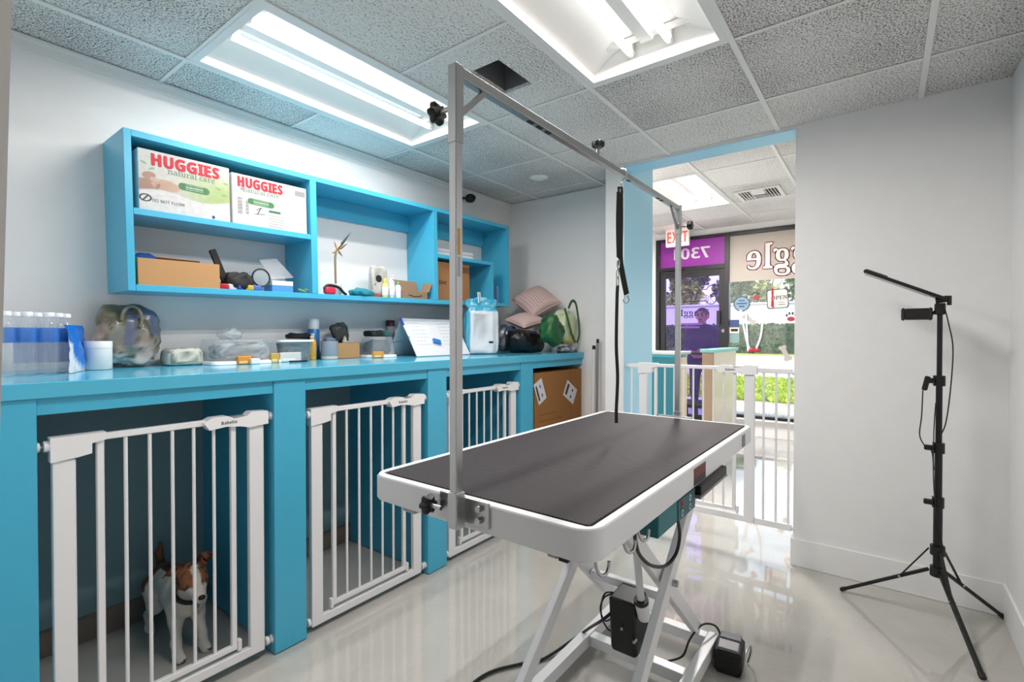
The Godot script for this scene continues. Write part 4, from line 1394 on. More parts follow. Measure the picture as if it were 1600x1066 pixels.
	for k in 4:
		var cx: float = 1.275 + 0.062 * (k % 2)
		var cy: float = 0.802 + 0.024 * (k / 2)
		mb = MB.new()
		mb.lathe(V(-0.4135, cy, cx), [Vector2(0.006, 0.0), Vector2(0.009, 0.0), Vector2(0.009, 0.001), Vector2(0.006, 0.001), Vector2(0.006, 0.0)], 16, Basis(Vector3(0, 0, 1), -PI / 2))
		put(mb, "button_ring", mat("red print", srgb(206, 70, 70), 0.5) if k == 2 else pm, cb)
	p_box(t, "side_label", mat("dark red label", srgb(112, 44, 46), 0.5), V(-0.4125, 0.868, 1.365), V(-0.4105, 0.896, 1.472), 0.0)
	p_box(t, "side_label", mat("black label", srgb(40, 38, 40), 0.5), V(-0.4125, 0.849, 1.365), V(-0.4105, 0.867, 1.472), 0.0)
	var tr := p_box(t, "tool_tray", mat("grey tray shell", srgb(142, 140, 142), 0.35), V(-0.50, 0.806, 1.395), V(-0.40, 0.816, 1.68), 0.004)
	p_box(tr, "tray_well", black, V(-0.498, 0.816, 1.40), V(-0.402, 0.842, 1.675), 0.003)
	p_box(t, "corner_strap", mat("grey strap", srgb(128, 128, 130), 0.4), V(-0.4125, 0.852, 1.935), V(-0.4095, 0.895, 1.975), 0.0)
	# hooks under the rim
	for d in [0.83, 0.955, 1.03]:
		p_tube(t, "tool_hook", steel, curve([V(-0.43, 0.845, d), V(-0.43, 0.825, d), V(-0.425, 0.808, d + 0.008), V(-0.42, 0.806, d + 0.022), V(-0.42, 0.815, d + 0.032), V(-0.42, 0.826, d + 0.034)], 5), 0.0035, 8)
	p_box(t, "cable_socket", mat("grey socket", srgb(170, 170, 172), 0.4), V(-0.521, 0.831, 0.80), V(-0.498, 0.846, 0.825), 0.002)
	p_box(t, "cable_socket", black, V(-0.496, 0.829, 0.80), V(-0.474, 0.845, 0.825), 0.002)
	p_box(t, "arm_clip", mat("grey socket", srgb(170, 170, 172), 0.4), V(-0.945, 0.828, 0.80), V(-0.90, 0.844, 0.83), 0.003)
	# foot pedal on its lead
	var fp := thing("foot_pedal", "small black double foot pedal on the floor beside the table base", "foot pedal", V(-0.46, 0, 1.97))
	var fb := Basis(Vector3.UP, 0.12)
	mb = MB.new()
	mb.box(V(-0.462, 0.045, 1.985), Vector3(0.095, 0.09, 0.135), 0.012, fb)
	put(mb, "pedal_case", black, fp)
	for s in [-1.0, 1.0]:
		mb = MB.new()
		mb.box(V(-0.462, 0.094, 1.985) + fb * Vector3(0, 0, s * 0.032), Vector3(0.075, 0.014, 0.056), 0.005, fb * Basis(Vector3.RIGHT, s * 0.12))
		put(mb, "treadle", mat("grey treadle", srgb(118, 118, 124), 0.4), fp)
	mb = MB.new()
	mb.tube(curve([V(-0.41, 0.005, 2.04), V(-0.40, 0.05, 2.045), V(-0.40, 0.085, 2.02), V(-0.40, 0.085, 1.95), V(-0.40, 0.05, 1.93), V(-0.41, 0.005, 1.93)], 4), 0.004, 8)
	put(mb, "wire_guard", steel, fp)
	p_tube(fp, "lead", black, curve([V(-0.5, 0.03, 2.05), V(-0.53, 0.09, 2.06), V(-0.565, 0.12, 1.99), V(-0.585, 0.10, 1.90), V(-0.60, 0.05, 1.86), V(-0.65, 0.02, 1.84)]), 0.004, 8)
	# overhead grooming arm: two square posts clamped to the short edges, and a telescoping bar
	var px := -0.7215
	var arm := thing("grooming_gantry", "steel overhead grooming frame of square tube clamped to the table ends", "grooming frame", V(px, 0.905, 1.45))
	var n0 := 0.757
	var n1 := 2.155
	p_box(arm, "post", steel, V(px - 0.0105, 0.86, n0 - 0.0105), V(px + 0.0105, 1.70, n0 + 0.0105), 0.002)
	p_box(arm, "post_sleeve", steel, V(px - 0.0125, 1.664, n0 - 0.0125), V(px + 0.0125, 1.828, n0 + 0.0125), 0.002)
	p_box(arm, "caution_label", mat("amber label", srgb(214, 160, 70), 0.5), V(px + 0.0106, 1.43, n0 - 0.006), V(px + 0.0109, 1.485, n0 + 0.002), 0.0)
	p_box(arm, "caution_label", mat("faded grey label", srgb(176, 172, 176), 0.5), V(px + 0.0106, 1.385, n0 - 0.005), V(px + 0.0109, 1.425, n0 + 0.001), 0.0)
	p_box(arm, "post", steel, V(px - 0.0105, 0.80, n1 - 0.0105), V(px + 0.0105, 1.72, n1 + 0.0105), 0.002)
	p_box(arm, "post_sleeve", steel, V(px - 0.0125, 1.70, n1 - 0.0125), V(px + 0.0125, 1.828, n1 + 0.0125), 0.002)
	p_box(arm, "overhead_bar", steel, V(px - 0.0105, 1.803, n0 + 0.0125), V(px + 0.0105, 1.826, 1.385), 0.002)
	p_box(arm, "overhead_bar", steel, V(px - 0.009, 1.805, 1.385), V(px + 0.009, 1.824, n1 - 0.0125), 0.002)
	var slot := black  # flat black pieces painted as the dark of open slots; no holes cut
	for d in [1.02, 1.06, 1.10]: p_box(arm, "slot_shade", slot, V(px - 0.005, 1.8015, d), V(px + 0.005, 1.8032, d + 0.022), 0.0)
	for d in [1.62, 1.90, 1.94]: p_box(arm, "slot_shade", slot, V(px - 0.005, 1.8035, d), V(px + 0.005, 1.8052, d + 0.022), 0.0)
	for q in [[n0 + 0.008, 1.725, n0 + 0.09, 1.803], [n1 - 0.008, 1.725, n1 - 0.09, 1.805]]:
		mb = MB.new()
		mb.bar(V(px, q[1], q[0]), V(px, q[3], q[2]), 0.010, 0.014, Vector3.UP, 0.002)
		put(mb, "gusset", steel, arm)
	star_knob(arm, V(px - 0.045, 1.742, n0), Vector3(-1, 0, 0), 0.022)
	star_knob(arm, V(px, 1.85, 1.40), Vector3(0, 1, 0), 0.018)
	star_knob(arm, V(px + 0.04, 1.735, n1), Vector3(1, 0, 0), 0.018)
	for q in [[n0, -1.0, d0], [n1, 1.0, d1]]:
		var dd: float = q[0]
		mb = MB.new()
		mb.span(V(px - 0.0135, 0.853, dd - 0.0135), V(px + 0.0135, 0.93, dd + 0.0135), 0.002)
		put(mb, "clamp_socket", steel, arm)
		var pd: float = q[2] + q[1] * 0.003
		p_box(arm, "clamp_plate", steel, V(px - 0.075, 0.857, pd - 0.003), V(px + 0.07, 0.912, pd + 0.003), 0.002)
		for yy in [0.872, 0.897]:
			mb = MB.new()
			mb.cyl(V(px + 0.045, yy, pd), V(px + 0.045, yy, pd + q[1] * 0.012), 0.007, -1.0, 14)
			put(mb, "plate_bolt", steel, arm)
		star_knob(arm, V(px - 0.075, 0.885, dd), Vector3(-1, 0, 0), 0.020)
	# restraint straps hung from the bar
	var ls := thing("grooming_leash", "black nylon grooming leash with metal clips hanging from the overhead bar", "leash", V(px, 1.0, 1.57))
	var nyl := mat("black nylon webbing", srgb(26, 25, 27), 0.75)
	var hx := px
	p_tube(ls, "bar_hook", steel, curve([V(hx, 1.83, 1.572), V(hx + 0.018, 1.822, 1.572), V(hx + 0.018, 1.80, 1.572), V(hx, 1.788, 1.572), V(hx, 1.765, 1.572)], 4), 0.003, 8)
	p_tube(ls, "ring", steel, curve([V(hx, 1.765, 1.572), V(hx, 1.755, 1.584), V(hx, 1.742, 1.572), V(hx, 1.755, 1.56), V(hx, 1.765, 1.572)], 5), 0.0025, 8)
	var strap := func(called: String, pts: Array, wide: float, thick: float) -> void:
		var m2 := MB.new()
		var cv := curve(pts, 5)
		var rings := []
		for i in cv.size():
			var dir: Vector3 = (cv[mini(i + 1, cv.size() - 1)] - cv[maxi(i - 1, 0)]).normalized()
			var side := dir.cross(Vector3(1, 0, 0.6).normalized()).normalized() * wide * 0.5
			var nn := dir.cross(side).normalized() * thick * 0.5
			rings.append([cv[i] - side - nn, cv[i] + side - nn, cv[i] + side + nn, cv[i] - side + nn])
		m2.loft(rings, true, true)
		put(m2, called, nyl, ls)
	var S := func(x: float, y: float) -> Vector3: return on(x, y, "X", px)
	strap.call("webbing_strap", [S.call(969, 292), S.call(969.5, 340), S.call(969, 400), S.call(972, 425), S.call(979, 460)], 0.020, 0.004)
	strap.call("webbing_strap", [S.call(966, 300), S.call(965, 350), S.call(966, 402)], 0.012, 0.003)
	p_tube(ls, "ring", steel, curve([S.call(976, 463), S.call(974, 470), S.call(979, 474), S.call(983, 469), S.call(980, 462)], 5), 0.0022, 8)
	for q in [[966, 412], [965, 428], [965, 440]]:
		var c: Vector3 = S.call(q[0], q[1])
		var lp := []
		for i in 13: lp.append(c + V(0, cos(TAU * i / 12) * 0.016, sin(TAU * i / 12) * 0.009))
		p_tube(ls, "chain_link", steel, lp, 0.0022, 8)
	strap.call("loop_strap", [S.call(965, 446), S.call(964, 470), S.call(963, 540), S.call(965, 590), S.call(963, 640), S.call(963, 661)], 0.010, 0.005)

# ------------------------------------------------------------------ tripod with a light bar and phone grip
func build_light_stand() -> void:
	var cx := 0.189
	var cd := 2.803
	var t := thing("light_stand", "black tripod stand with a tilted LED light bar and phone holder", "tripod light", V(cx, 0, cd))
	var m := mat("satin black metal", srgb(13, 13, 14), 0.4)
	var Y := func(py: float) -> float: return on(1465, py, "D", cd).y
	var x0: float = on(1465, 700, "D", cd).x
	var segs := [[Y.call(480), Y.call(600), 0.0095], [Y.call(600), Y.call(705), 0.0115], [Y.call(705), Y.call(790), 0.0135], [Y.call(790), Y.call(893), 0.016]]
	for s in segs: p_tube(t, "pole_section", m, [V(cx, s[1], cd), V(cx, s[0], cd)], s[2], 16)
	for py in [595, 700, 785]:
		var y: float = Y.call(py)
		var mb := MB.new()
		mb.cyl(V(cx, y - 0.022, cd), V(cx, y + 0.022, cd), 0.021, -1.0, 18)
		mb.box(V(cx - 0.032, y, cd - 0.012), Vector3(0.035, 0.022, 0.02), 0.004)
		put(mb, "clamp_collar", black, t)
	var hy: float = Y.call(860)
	var ly: float = Y.call(893)
	for y in [hy, ly]:
		var mb := MB.new()
		mb.cyl(V(cx, y - 0.02, cd), V(cx, y + 0.02, cd), 0.026, -1.0, 18)
		put(mb, "leg_hub", black, t)
	for f in [[-0.165, 2.898], [0.430, 3.055], [0.296, 2.451]]:
		var foot := V(f[0], 0.008, f[1])
		var out := Vector3(f[0] - cx, 0, -(f[1] - cd)).normalized()
		var a := V(cx, ly, cd) + out * 0.03
		var mb := MB.new()
		mb.bar(a, a.lerp(foot, 0.97), 0.018, 0.014, Vector3.UP, 0.003)
		var leg := put(mb, "leg", m, t)
		mb = MB.new()
		mb.bar(a.lerp(foot, 0.93), foot, 0.022, 0.018, Vector3.UP, 0.005)
		put(mb, "rubber_foot", black, leg)
		mb = MB.new()
		mb.bar(V(cx, hy, cd) + out * 0.03, a.lerp(foot, 0.30), 0.010, 0.006, Vector3.UP, 0.001)
		put(mb, "leg_brace", m, leg)
		mb = MB.new()
		var side := out.cross(Vector3.UP)
		mb.cyl(a.lerp(foot, 0.30) - side * 0.012, a.lerp(foot, 0.30) + side * 0.012, 0.005, -1.0, 10)
		put(mb, "rivet", steel, leg)
	# light bar seen edge-on, tilted down to the right
	var h0 := on(1350, 424, "D", cd)
	var h1 := on(1474, 467, "D", cd)
	var dir := (h1 - h0).normalized()
	var mb := MB.new()
	mb.bar(h0, h1, 0.085, 0.014, Vector3.UP, 0.004)
	var lamp := put(mb, "light_panel", m, t)
	mb = MB.new()
	var dn := -dir.cross(Vector3(0, 0, 1)).normalized()
	if dn.y > 0.0: dn = -dn
	mb.bar(h0 + dn * 0.009 + dir * 0.01, h1 + dn * 0.009 - dir * 0.05, 0.07, 0.004, Vector3.UP, 0.001)
	put(mb, "diffuser", mat("milky diffuser", srgb(188, 192, 196), 0.4), lamp)
	mb = MB.new()
	mb.bar(h0.lerp(h1, 0.02) - dn * 0.009, h0.lerp(h1, 0.30) - dn * 0.009, 0.06, 0.006, Vector3.UP, 0.002)
	put(mb, "panel_tip", mat("dark grey plastic", srgb(84, 86, 88), 0.4), lamp)
	mb = MB.new()
	mb.cyl(V(cx - 0.015, h1.y - 0.005, cd), V(cx + 0.025, h1.y + 0.0, cd), 0.014, -1.0, 14)
	mb.span(V(cx - 0.018, Y.call(492), cd - 0.016), V(cx + 0.018, Y.call(474), cd + 0.016), 0.004)
	mb.cyl(V(cx + 0.03, h1.y + 0.012, cd), V(cx + 0.03, h1.y - 0.028, cd), 0.008, -1.0, 10)
	put(mb, "swivel_joint", black, t)
	# phone holder
	var ph := on(1433, 491, "D", cd)
	mb = MB.new()
	mb.box(ph, Vector3(0.105, 0.05, 0.05), 0.014)
	var pc := put(mb, "phone_holder", black, t)
	mb = MB.new()
	for jx in [-0.048, 0.044]:
		mb = MB.new()
		mb.box(ph + Vector3(jx, 0.0, 0), Vector3(0.014, 0.056, 0.056), 0.006)
		put(mb, "holder_jaw", mat("charcoal rubber", srgb(30, 30, 32), 0.7), pc)
	p_tube(t, "holder_arm", black, [ph + Vector3(0.05, 0, 0), V(cx, ph.y + 0.02, cd)], 0.007, 10)
	# cable from the lamp to a small remote, clipped down the pole
	var Q := func(x: float, y: float) -> Vector3: return on(x, y, "D", cd - 0.028)
	p_tube(t, "cable", black, curve([Q.call(1474, 474), Q.call(1482, 505), Q.call(1489, 545), Q.call(1485, 610), Q.call(1478, 660), Q.call(1470, 680)]), 0.0026, 6)
	p_tube(t, "cable", black, curve([Q.call(1442, 610), Q.call(1440, 650), Q.call(1437, 680), Q.call(1446, 698), Q.call(1456, 706), Q.call(1459, 735)]), 0.0026, 6)
	p_tube(t, "cable", black, curve([Q.call(1462, 630), Q.call(1459, 680), Q.call(1459, 760), Q.call(1468, 830), Q.call(1475, 860)]), 0.0022, 6)
	mb = MB.new()
	mb.bar(Q.call(1450, 588), Q.call(1444, 610), 0.012, 0.020, Vector3.UP, 0.004)
	put(mb, "cable_remote", black, t)

# ------------------------------------------------------------------ reception counters in the front room
func build_front_room() -> void:
	var cream := mat("cream laminate", srgb(226, 216, 190), 0.25)
	var tan := mat("shaded cream end", srgb(172, 146, 120), 0.5)  # darker tone paints in the shade of the end turned from the window
	var teal := mat("deep teal laminate", srgb(24, 122, 140), 0.3)
	var mint := mat("mint counter top", srgb(120, 200, 196), 0.2)
	var a := thing("reception_counter", "cream reception counter with an end painted as shaded and mint top by the window", "counter", V(-1.27, 0, 5.0))
	p_box(a, "carcass", cream, V(-1.318, 0.0, 4.618), V(-1.22, 1.105, 5.43), 0.003)
	p_box(a, "end_panel", tan, V(-1.32, 0.0, 4.60), V(-1.222, 1.105, 4.618), 0.002)
	p_box(a, "top", mint, V(-1.335, 1.105, 4.585), V(-1.2, 1.135, 5.45), 0.003)
	var b := thing("reception_counter", "teal fronted reception counter with a cream end beside the blue reveal", "counter", V(-1.95, 0, 4.75))
	p_box(b, "front_panel", teal, V(-2.35, 0.0, 4.60), V(-1.565, 1.05, 4.62), 0.002)
	p_box(b, "carcass", cream, V(-2.35, 0.0, 4.62), V(-1.549, 1.05, 4.90), 0.003)
	p_box(b, "top", mat("pale grey counter top", srgb(206, 214, 210), 0.25), V(-2.37, 1.078, 4.58), V(-1.52, 1.105, 4.93), 0.003)
	p_box(b, "top_apron", mat("teal apron", srgb(40, 160, 180), 0.3), V(-2.36, 1.05, 4.59), V(-1.56, 1.078, 4.92), 0.002)
	p_box(b, "kick_strip", mat("teal apron", srgb(40, 160, 180), 0.3), V(-2.35, 0.0, 4.588), V(-1.56, 0.10, 4.60), 0.002)
	# small black chair glimpsed between the counters
	var c := thing("waiting_chair", "small black chair glimpsed between the two reception counters", "chair", V(-1.78, 0, 6.0))
	p_box(c, "seat", black, V(-1.98, 0.42, 5.78), V(-1.58, 0.47, 6.2), 0.015)
	p_box(c, "backrest", black, V(-1.62, 0.47, 5.78), V(-1.58, 0.82, 6.2), 0.015)
	for q in [[-1.95, 5.81], [-1.61, 5.81], [-1.95, 6.17], [-1.61, 6.17]]: p_tube(c, "leg", m_black_leg(), [V(q[0], 0, q[1]), V(q[0], 0.42, q[1])], 0.014)
func m_black_leg() -> Material: return mat("satin black metal", srgb(20, 20, 21), 0.4)

# ------------------------------------------------------------------ things on the wall shelf
func lean() -> Basis: return Basis(Vector3.RIGHT, atan(TILT))
func dof(px: float, x: float) -> float: return -on(px, 500, "X", x).z
# a box standing on a shelf board: front plane xf, depth, pixel columns of its front, base height, height
func shelf_box(parent: Node3D, called: String, m: Material, xf: float, deep: float, d0: float, d1: float, base: float, h: float, bev := 0.002) -> MeshInstance3D:
	var mb := MB.new()
	mb.box(V(xf - deep * 0.5, sy(base, (d0 + d1) * 0.5) + h * 0.5 + 0.001, (d0 + d1) * 0.5), Vector3(deep, h, d1 - d0), bev, lean())
	return put(mb, called, m, parent)
func smooth_in(x: float, a: float, b: float) -> float: return smoothstep(a, b, x)
func ell(p: Vector2, c: Vector2, r: Vector2, rot := 0.0, soft := 0.12) -> float:
	var q := (p - c).rotated(-rot)
	return 1.0 - smoothstep(1.0 - soft, 1.0 + soft, Vector2(q.x / r.x, q.y / r.y).length())
func pill(p: Vector2, a: Vector2, b: Vector2, r: float) -> float:
	var h := clampf((p - a).dot(b - a) / (b - a).length_squared(), 0.0, 1.0)
	return 1.0 - smoothstep(r * 0.9, r * 1.1, p.distance_to(a.lerp(b, h)))
func wipes_print(full: bool) -> ImageTexture:
	var nz := noise(71, 0.02, 3)
	return tex(420, 300, func(x: int, y: int) -> Color:
		var p := Vector2(x / 420.0, y / 300.0)
		var c := Color8(214, 218, 214)
		if full:
			c = c.lerp(Color8(168, 196, 112), smooth_in(p.x, 0.2, 0.95) * smooth_in(p.y, 0.1, 0.5) * 0.8)
			for l in [[0.05, 0.22, 0.5], [0.13, 0.30, -0.6], [0.86, 0.42, 0.4], [0.93, 0.52, -0.4], [0.95, 0.30, 0.3]]:
				c = c.lerp(Color8(150, 176, 140), ell(p, Vector2(l[0], l[1]), Vector2(0.035, 0.02), l[2]) * 0.8)
			# sleeping baby: head, arm, hand as soft skin shapes
			c = c.lerp(Color8(176, 140, 126), ell(p, Vector2(0.07, 0.60), Vector2(0.14, 0.12), 0.2))
			c = c.lerp(Color8(206, 170, 152), ell(p, Vector2(0.27, 0.55), Vector2(0.15, 0.10), 0.15))
			c = c.lerp(Color8(186, 146, 130), ell(p, Vector2(0.10, 0.42), Vector2(0.07, 0.06), -0.5))
			c = c.lerp(Color8(150, 112, 100), ell(p, Vector2(0.19, 0.58), Vector2(0.02, 0.05), 0.3) * 0.7)
			c = c.lerp(Color8(214, 182, 166), ell(p, Vector2(0.16, 0.47), Vector2(0.05, 0.03), 0.4))
			c = c.lerp(Color8(232, 233, 234), smooth_in(p.y + 0.05 * sin(p.x * 7.0), 0.66, 0.70))
			c = c.lerp(Color8(206, 208, 212), 0.5 * smooth_in(absf(p.y - 0.74 - 0.03 * sin(p.x * 11.0 + 1.0)), 0.012, 0.0))
			c = c.lerp(Color8(40, 70, 120), ell(p, Vector2(0.795, 0.955), Vector2(0.018, 0.03)))
			var ring := absf((p - Vector2(0.06, 0.80)).length() - 0.055)
			c = c.lerp(Color8(60, 60, 64), 1.0 - smooth_in(ring, 0.006, 0.012))
			c = c.lerp(Color8(60, 60, 64), pill(p, Vector2(0.03, 0.85), Vector2(0.09, 0.75), 0.009))
		else:
			c = c.lerp(Color8(226, 227, 228), smooth_in(p.y, 0.2, 0.6))
			for q in [[0.10, 0.10, 0.15, 0.32], [0.16, 0.5, 0.20, 0.78], [0.06, 0.45, 0.12, 0.80]]:
				if p.x > q[0] and p.x < q[2] and p.y > q[1] and p.y < q[3] and fmod(p.y * 300.0 * 0.21, 1.0) < 0.5: c = Color8(110, 112, 114)
			if p.x > 0.83 and p.x < 0.98 and p.y > 0.08 and p.y < 0.2: c = Color8(150, 152, 154)
			if p.x > 0.46 and p.x < 0.62 and p.y > 0.62 and p.y < 0.67: c = Color8(60, 120, 84)
			if p.y > 0.70 and p.x > 0.45 and p.x < 0.66 and fmod(p.y * 18.0, 1.0) < 0.35: c = Color8(186, 188, 190)
			c = c.lerp(Color8(70, 72, 80), pill(p, Vector2(0.30, 0.66), Vector2(0.36, 0.60), 0.006)); c = c.lerp(Color8(70, 72, 80), pill(p, Vector2(0.36, 0.60), Vector2(0.31, 0.74), 0.006)); c = c.lerp(Color8(70, 72, 80), pill(p, Vector2(0.28, 0.75), Vector2(0.40, 0.73), 0.006))
		var g := Vector2(0.58 if full else 0.36, 0.50)
		c = c.lerp(Color8(70, 132, 84), pill(Vector2(p.x, p.y * 0.72), Vector2(g.x - 0.13, g.y * 0.72), Vector2(g.x + 0.13, g.y * 0.72 + 0.01), 0.045))
		if absf(p.y - g.y) < 0.045 and absf(p.x - g.x) < 0.1 and fmod(absf(p.y - g.y) * 30.0, 1.0) < 0.5 and fmod(p.x * 60.0, 1.0) < 0.75: c = c.lerp(Color8(226, 236, 226), 0.7)
		var k := 0.86 + 0.03 * nz.get_noise_2d(x, y)
		return Color(c.r * k, c.g * k, c.b * k))
func wipes_carton(label: String, x: float, d0: float, d1: float, h: float, full: bool) -> void:
	var base := 1.764
	var t := thing("wipes_carton", label, "carton", V(x - 0.11, sy(base, d0), (d0 + d1) * 0.5))
	var body := shelf_box(t, "carton_body", mat("white carton", srgb(220, 222, 220), 0.5), x, 0.22, d0, d1, base, h, 0.003)
	var w := d1 - d0
	var mid := V(x + 0.0006, sy(base, (d0 + d1) * 0.5) + h * 0.5 + 0.001, (d0 + d1) * 0.5)
	var fr := Transform3D(lean() * Basis(Vector3(0, 0, -1), Vector3.UP, Vector3(1, 0, 0)), mid)
	var pm := mat("carton print " + str(full), Color.WHITE, 0.45)
	pm.albedo_texture = wipes_print(full)
	var mb := MB.new()
	var W := Vector2(w * 0.5 - 0.002, h * 0.5 - 0.002)
	mb.quad(fr * Vector3(-W.x, -W.y, 0), fr * Vector3(W.x, -W.y, 0), fr * Vector3(W.x, W.y, 0), fr * Vector3(-W.x, W.y, 0))
	put(mb, "printed_front", pm, body)
	var red := mat("carton red ink", srgb(190, 14, 48), 0.5)
	var grn := mat("carton grey green ink", srgb(104, 124, 110), 0.5)
	var tx := 0.06 if full else -0.06
	text(body, "HUGGIES" if full else "HUGGIES", h * 0.185, fr * Transform3D(Basis.IDENTITY, Vector3(w * (0.0 if full else -0.14), h * 0.345, 0.0006)), red, true, "Droid Sans", 0.0006, "lettering", 0.94 if full else 0.82)
	for k in 4: text(body, "HUGGIES", h * 0.185, fr * Transform3D(Basis.IDENTITY, Vector3(w * (0.0 if full else -0.14) + [-0.0022, 0.0022, 0.0, 0.0][k], h * 0.345 + [0.0, 0.0, -0.002, 0.002][k], 0.0003)), red, true, "Droid Sans", 0.0005, "lettering", 0.94 if full else 0.82)
	text(body, "natural care", h * 0.09, fr * Transform3D(Basis.IDENTITY, Vector3(w * (0.06 if full else -0.13), h * 0.205, 0.0006)), grn, false, "Droid Serif", 0.0004)
	if full: text(body, "DO NOT FLUSH", h * 0.05, fr * Transform3D(Basis.IDENTITY, Vector3(-w * 0.20, -h * 0.32, 0.0006)), mat("carton dark ink", srgb(90, 90, 94), 0.5), false, "Droid Sans", 0.0004)
func small_bottle(called: String, label: String, at: Vector3, r: float, h: float, body: Material, cap: Material, band: Material, spray := false, group := "") -> Node3D:
	var t := thing(called, label, "bottle", at, group)
	p_lathe(t, "body", body, at, [Vector2(0, 0), Vector2(r * 0.92, 0), Vector2(r, 0.004), Vector2(r, h * 0.66), Vector2(r * 0.75, h * 0.76), Vector2(r * 0.38, h * 0.81), Vector2(r * 0.38, h * 0.84), Vector2(0, h * 0.84)], 20)
	if band: p_lathe(t, "paper_label", band, at + Vector3(0, h * 0.12, 0), [Vector2(r + 0.0004, 0), Vector2(r + 0.0008, 0.001), Vector2(r + 0.0008, h * 0.45), Vector2(r + 0.0004, h * 0.46)], 20)
	if spray:
		p_lathe(t, "collar", cap, at + Vector3(0, h * 0.81, 0), [Vector2(0, 0), Vector2(r * 0.5, 0), Vector2(r * 0.5, h * 0.06), Vector2(r * 0.25, h * 0.09), Vector2(r * 0.25, h * 0.13), Vector2(0, h * 0.13)], 16)
		var mb := MB.new()
		mb.box(at + Vector3(r * 0.25, h * 0.95, 0), Vector3(r * 1.1, h * 0.07, r * 0.6), 0.003)
		mb.bar(at + Vector3(r * 0.55, h * 0.92, 0), at + Vector3(r * 0.75, h * 0.84, 0), 0.006, 0.004, Vector3.RIGHT)
		put(mb, "spray_head", cap, t)
	else:
		p_lathe(t, "cap", cap, at + Vector3(0, h * 0.82, 0), [Vector2(0, 0), Vector2(r * 0.55, 0), Vector2(r * 0.52, h * 0.16), Vector2(r * 0.4, h * 0.18), Vector2(0, h * 0.18)], 16)
	return t
func build_shelf_things() -> void:
	var xf := -2.372
	wipes_carton("printed wipes carton with a sleeping baby and green background", xf, 0.668, dof(362, xf) - 0.004, 0.245, true)
	wipes_carton("printed wipes carton with its plain white barcode side showing", xf, dof(362, xf) + 0.004, 1.385, 0.232, false)
	# lower left compartment
	var b := 1.462
	var d0 := 0.665
	var d1 := dof(344, xf)
	var kb := thing("open_box", "open brown cardboard box in the lower shelf compartment", "box", V(xf - 0.1, sy(b, d0), (d0 + d1) * 0.5))
	var h := 0.108
	shelf_box(kb, "front_wall", kraft, xf, 0.004, d0, d1, b, h, 0.001)
	shelf_box(kb, "back_wall", kraft, xf - 0.19, 0.004, d0, d1, b, h, 0.001)
	shelf_box(kb, "side_wall", kraft, xf - 0.004, 0.186, d0, d0 + 0.004, b, h, 0.001)
	shelf_box(kb, "side_wall", kraft, xf - 0.004, 0.186, d1 - 0.004, d1, b, h, 0.001)
	shelf_box(kb, "floor_panel", kraft, xf - 0.004, 0.186, d0 + 0.004, d1 - 0.004, b, 0.004, 0.0)
	var mb := MB.new()
	var y0 := sy(b, d0) + h
	mb.bar(V(xf - 0.192, y0, (d0 + d1) * 0.5 - 0.03), V(xf - 0.13, y0 + 0.028, (d0 + d1) * 0.5 - 0.03), 0.30, 0.004)
	put(mb, "lid_flap", kraft, kb)
	mb = MB.new()
	mb.blob(V(xf - 0.12, y0 + 0.0, 0.72), Vector3(0.045, 0.035, 0.05), 0.008, 3, 20.0, 0.9, Basis.IDENTITY, null, 20, false)
	tag(put(mb, "cloth_bundle", mat("blue cloth", srgb(48, 104, 180), 0.8)), "blue cloth bundle showing above the open cardboard box", "cloth")
	# black bag with an upright strap, and small tubes in front of it
	var bx := -2.42
	var c := V(bx, sy(b, dof(372, bx)) + 0.042, dof(372, bx))
	var bg := thing("black_pouch", "crumpled black pouch with an upright strap next to the open box", "pouch", c - Vector3(0, 0.04, 0))
	mb = MB.new()
	mb.blob(c, Vector3(0.05, 0.042, 0.062), 0.014, 8, 16.0, 0.7, Basis.IDENTITY, null, 26)
	put(mb, "pouch_body", mat("matt black nylon", srgb(24, 23, 25), 0.7), bg)
	mb = MB.new()
	var s0 := on(352, 430, "X", bx)
	var s1 := on(331, 390, "X", bx)
	mb.bar(s0 + Vector3(0, -0.03, 0), s1, 0.03, 0.014, Vector3.RIGHT, 0.004)
	put(mb, "strap", mats["matt black nylon"], bg)
	var pk := [srgb(196, 40, 60), srgb(220, 222, 226), srgb(50, 80, 170), srgb(214, 170, 60), srgb(60, 100, 190)]
	for k in 5:
		var dd := dof(352 + 13 * k, xf)
		mb = MB.new()
		mb.blob(V(xf - 0.012, sy(b, dd) + 0.013, dd), Vector3(0.010, 0.013, 0.022), 0.002, 30 + k, 30.0, 0.5, Basis(Vector3.UP, 0.5 * (k % 3) - 0.4), null, 14)
		tag(put(mb, "treat_packet", mat("packet colour %d" % k, pk[k], 0.4)), "%s little packet lying before the black pouch" % ["red", "white", "dark blue", "amber", "royal blue"][k], "packet")
	# magnifier: black ring on a handle
	var mc := on(408, 434, "X", -2.385)
	var mg := thing("magnifying_glass", "black rimmed round magnifying glass leaning beside the pouch", "magnifier", mc)
	var rg := []
	for i in 29: rg.append(mc + V(0, sin(TAU * i / 28) * 0.041, cos(TAU * i / 28) * 0.041))
	p_tube(mg, "rim", black, rg, 0.004, 8)
	mb = MB.new()
	mb.cyl(mc - Vector3(0.001, 0, 0), mc + Vector3(0.001, 0, 0), 0.040, -1.0, 28)
	put(mb, "lens", clear("clear lens", Color(0.8, 0.85, 0.88), 0.18, 0.02), mg)
	# small carton with a clear plastic lid
	var e0 := dof(426, xf)
	var e1 := dof(459, xf)
	var sc := thing("small_carton", "small white and blue carton at the end of the lower compartment", "carton", V(xf - 0.04, sy(b, e0), (e0 + e1) * 0.5))
	shelf_box(sc, "lower_half", mat("sky blue card", srgb(74, 150, 214), 0.5), xf - 0.003, 0.08, e0, e1, b, 0.03)
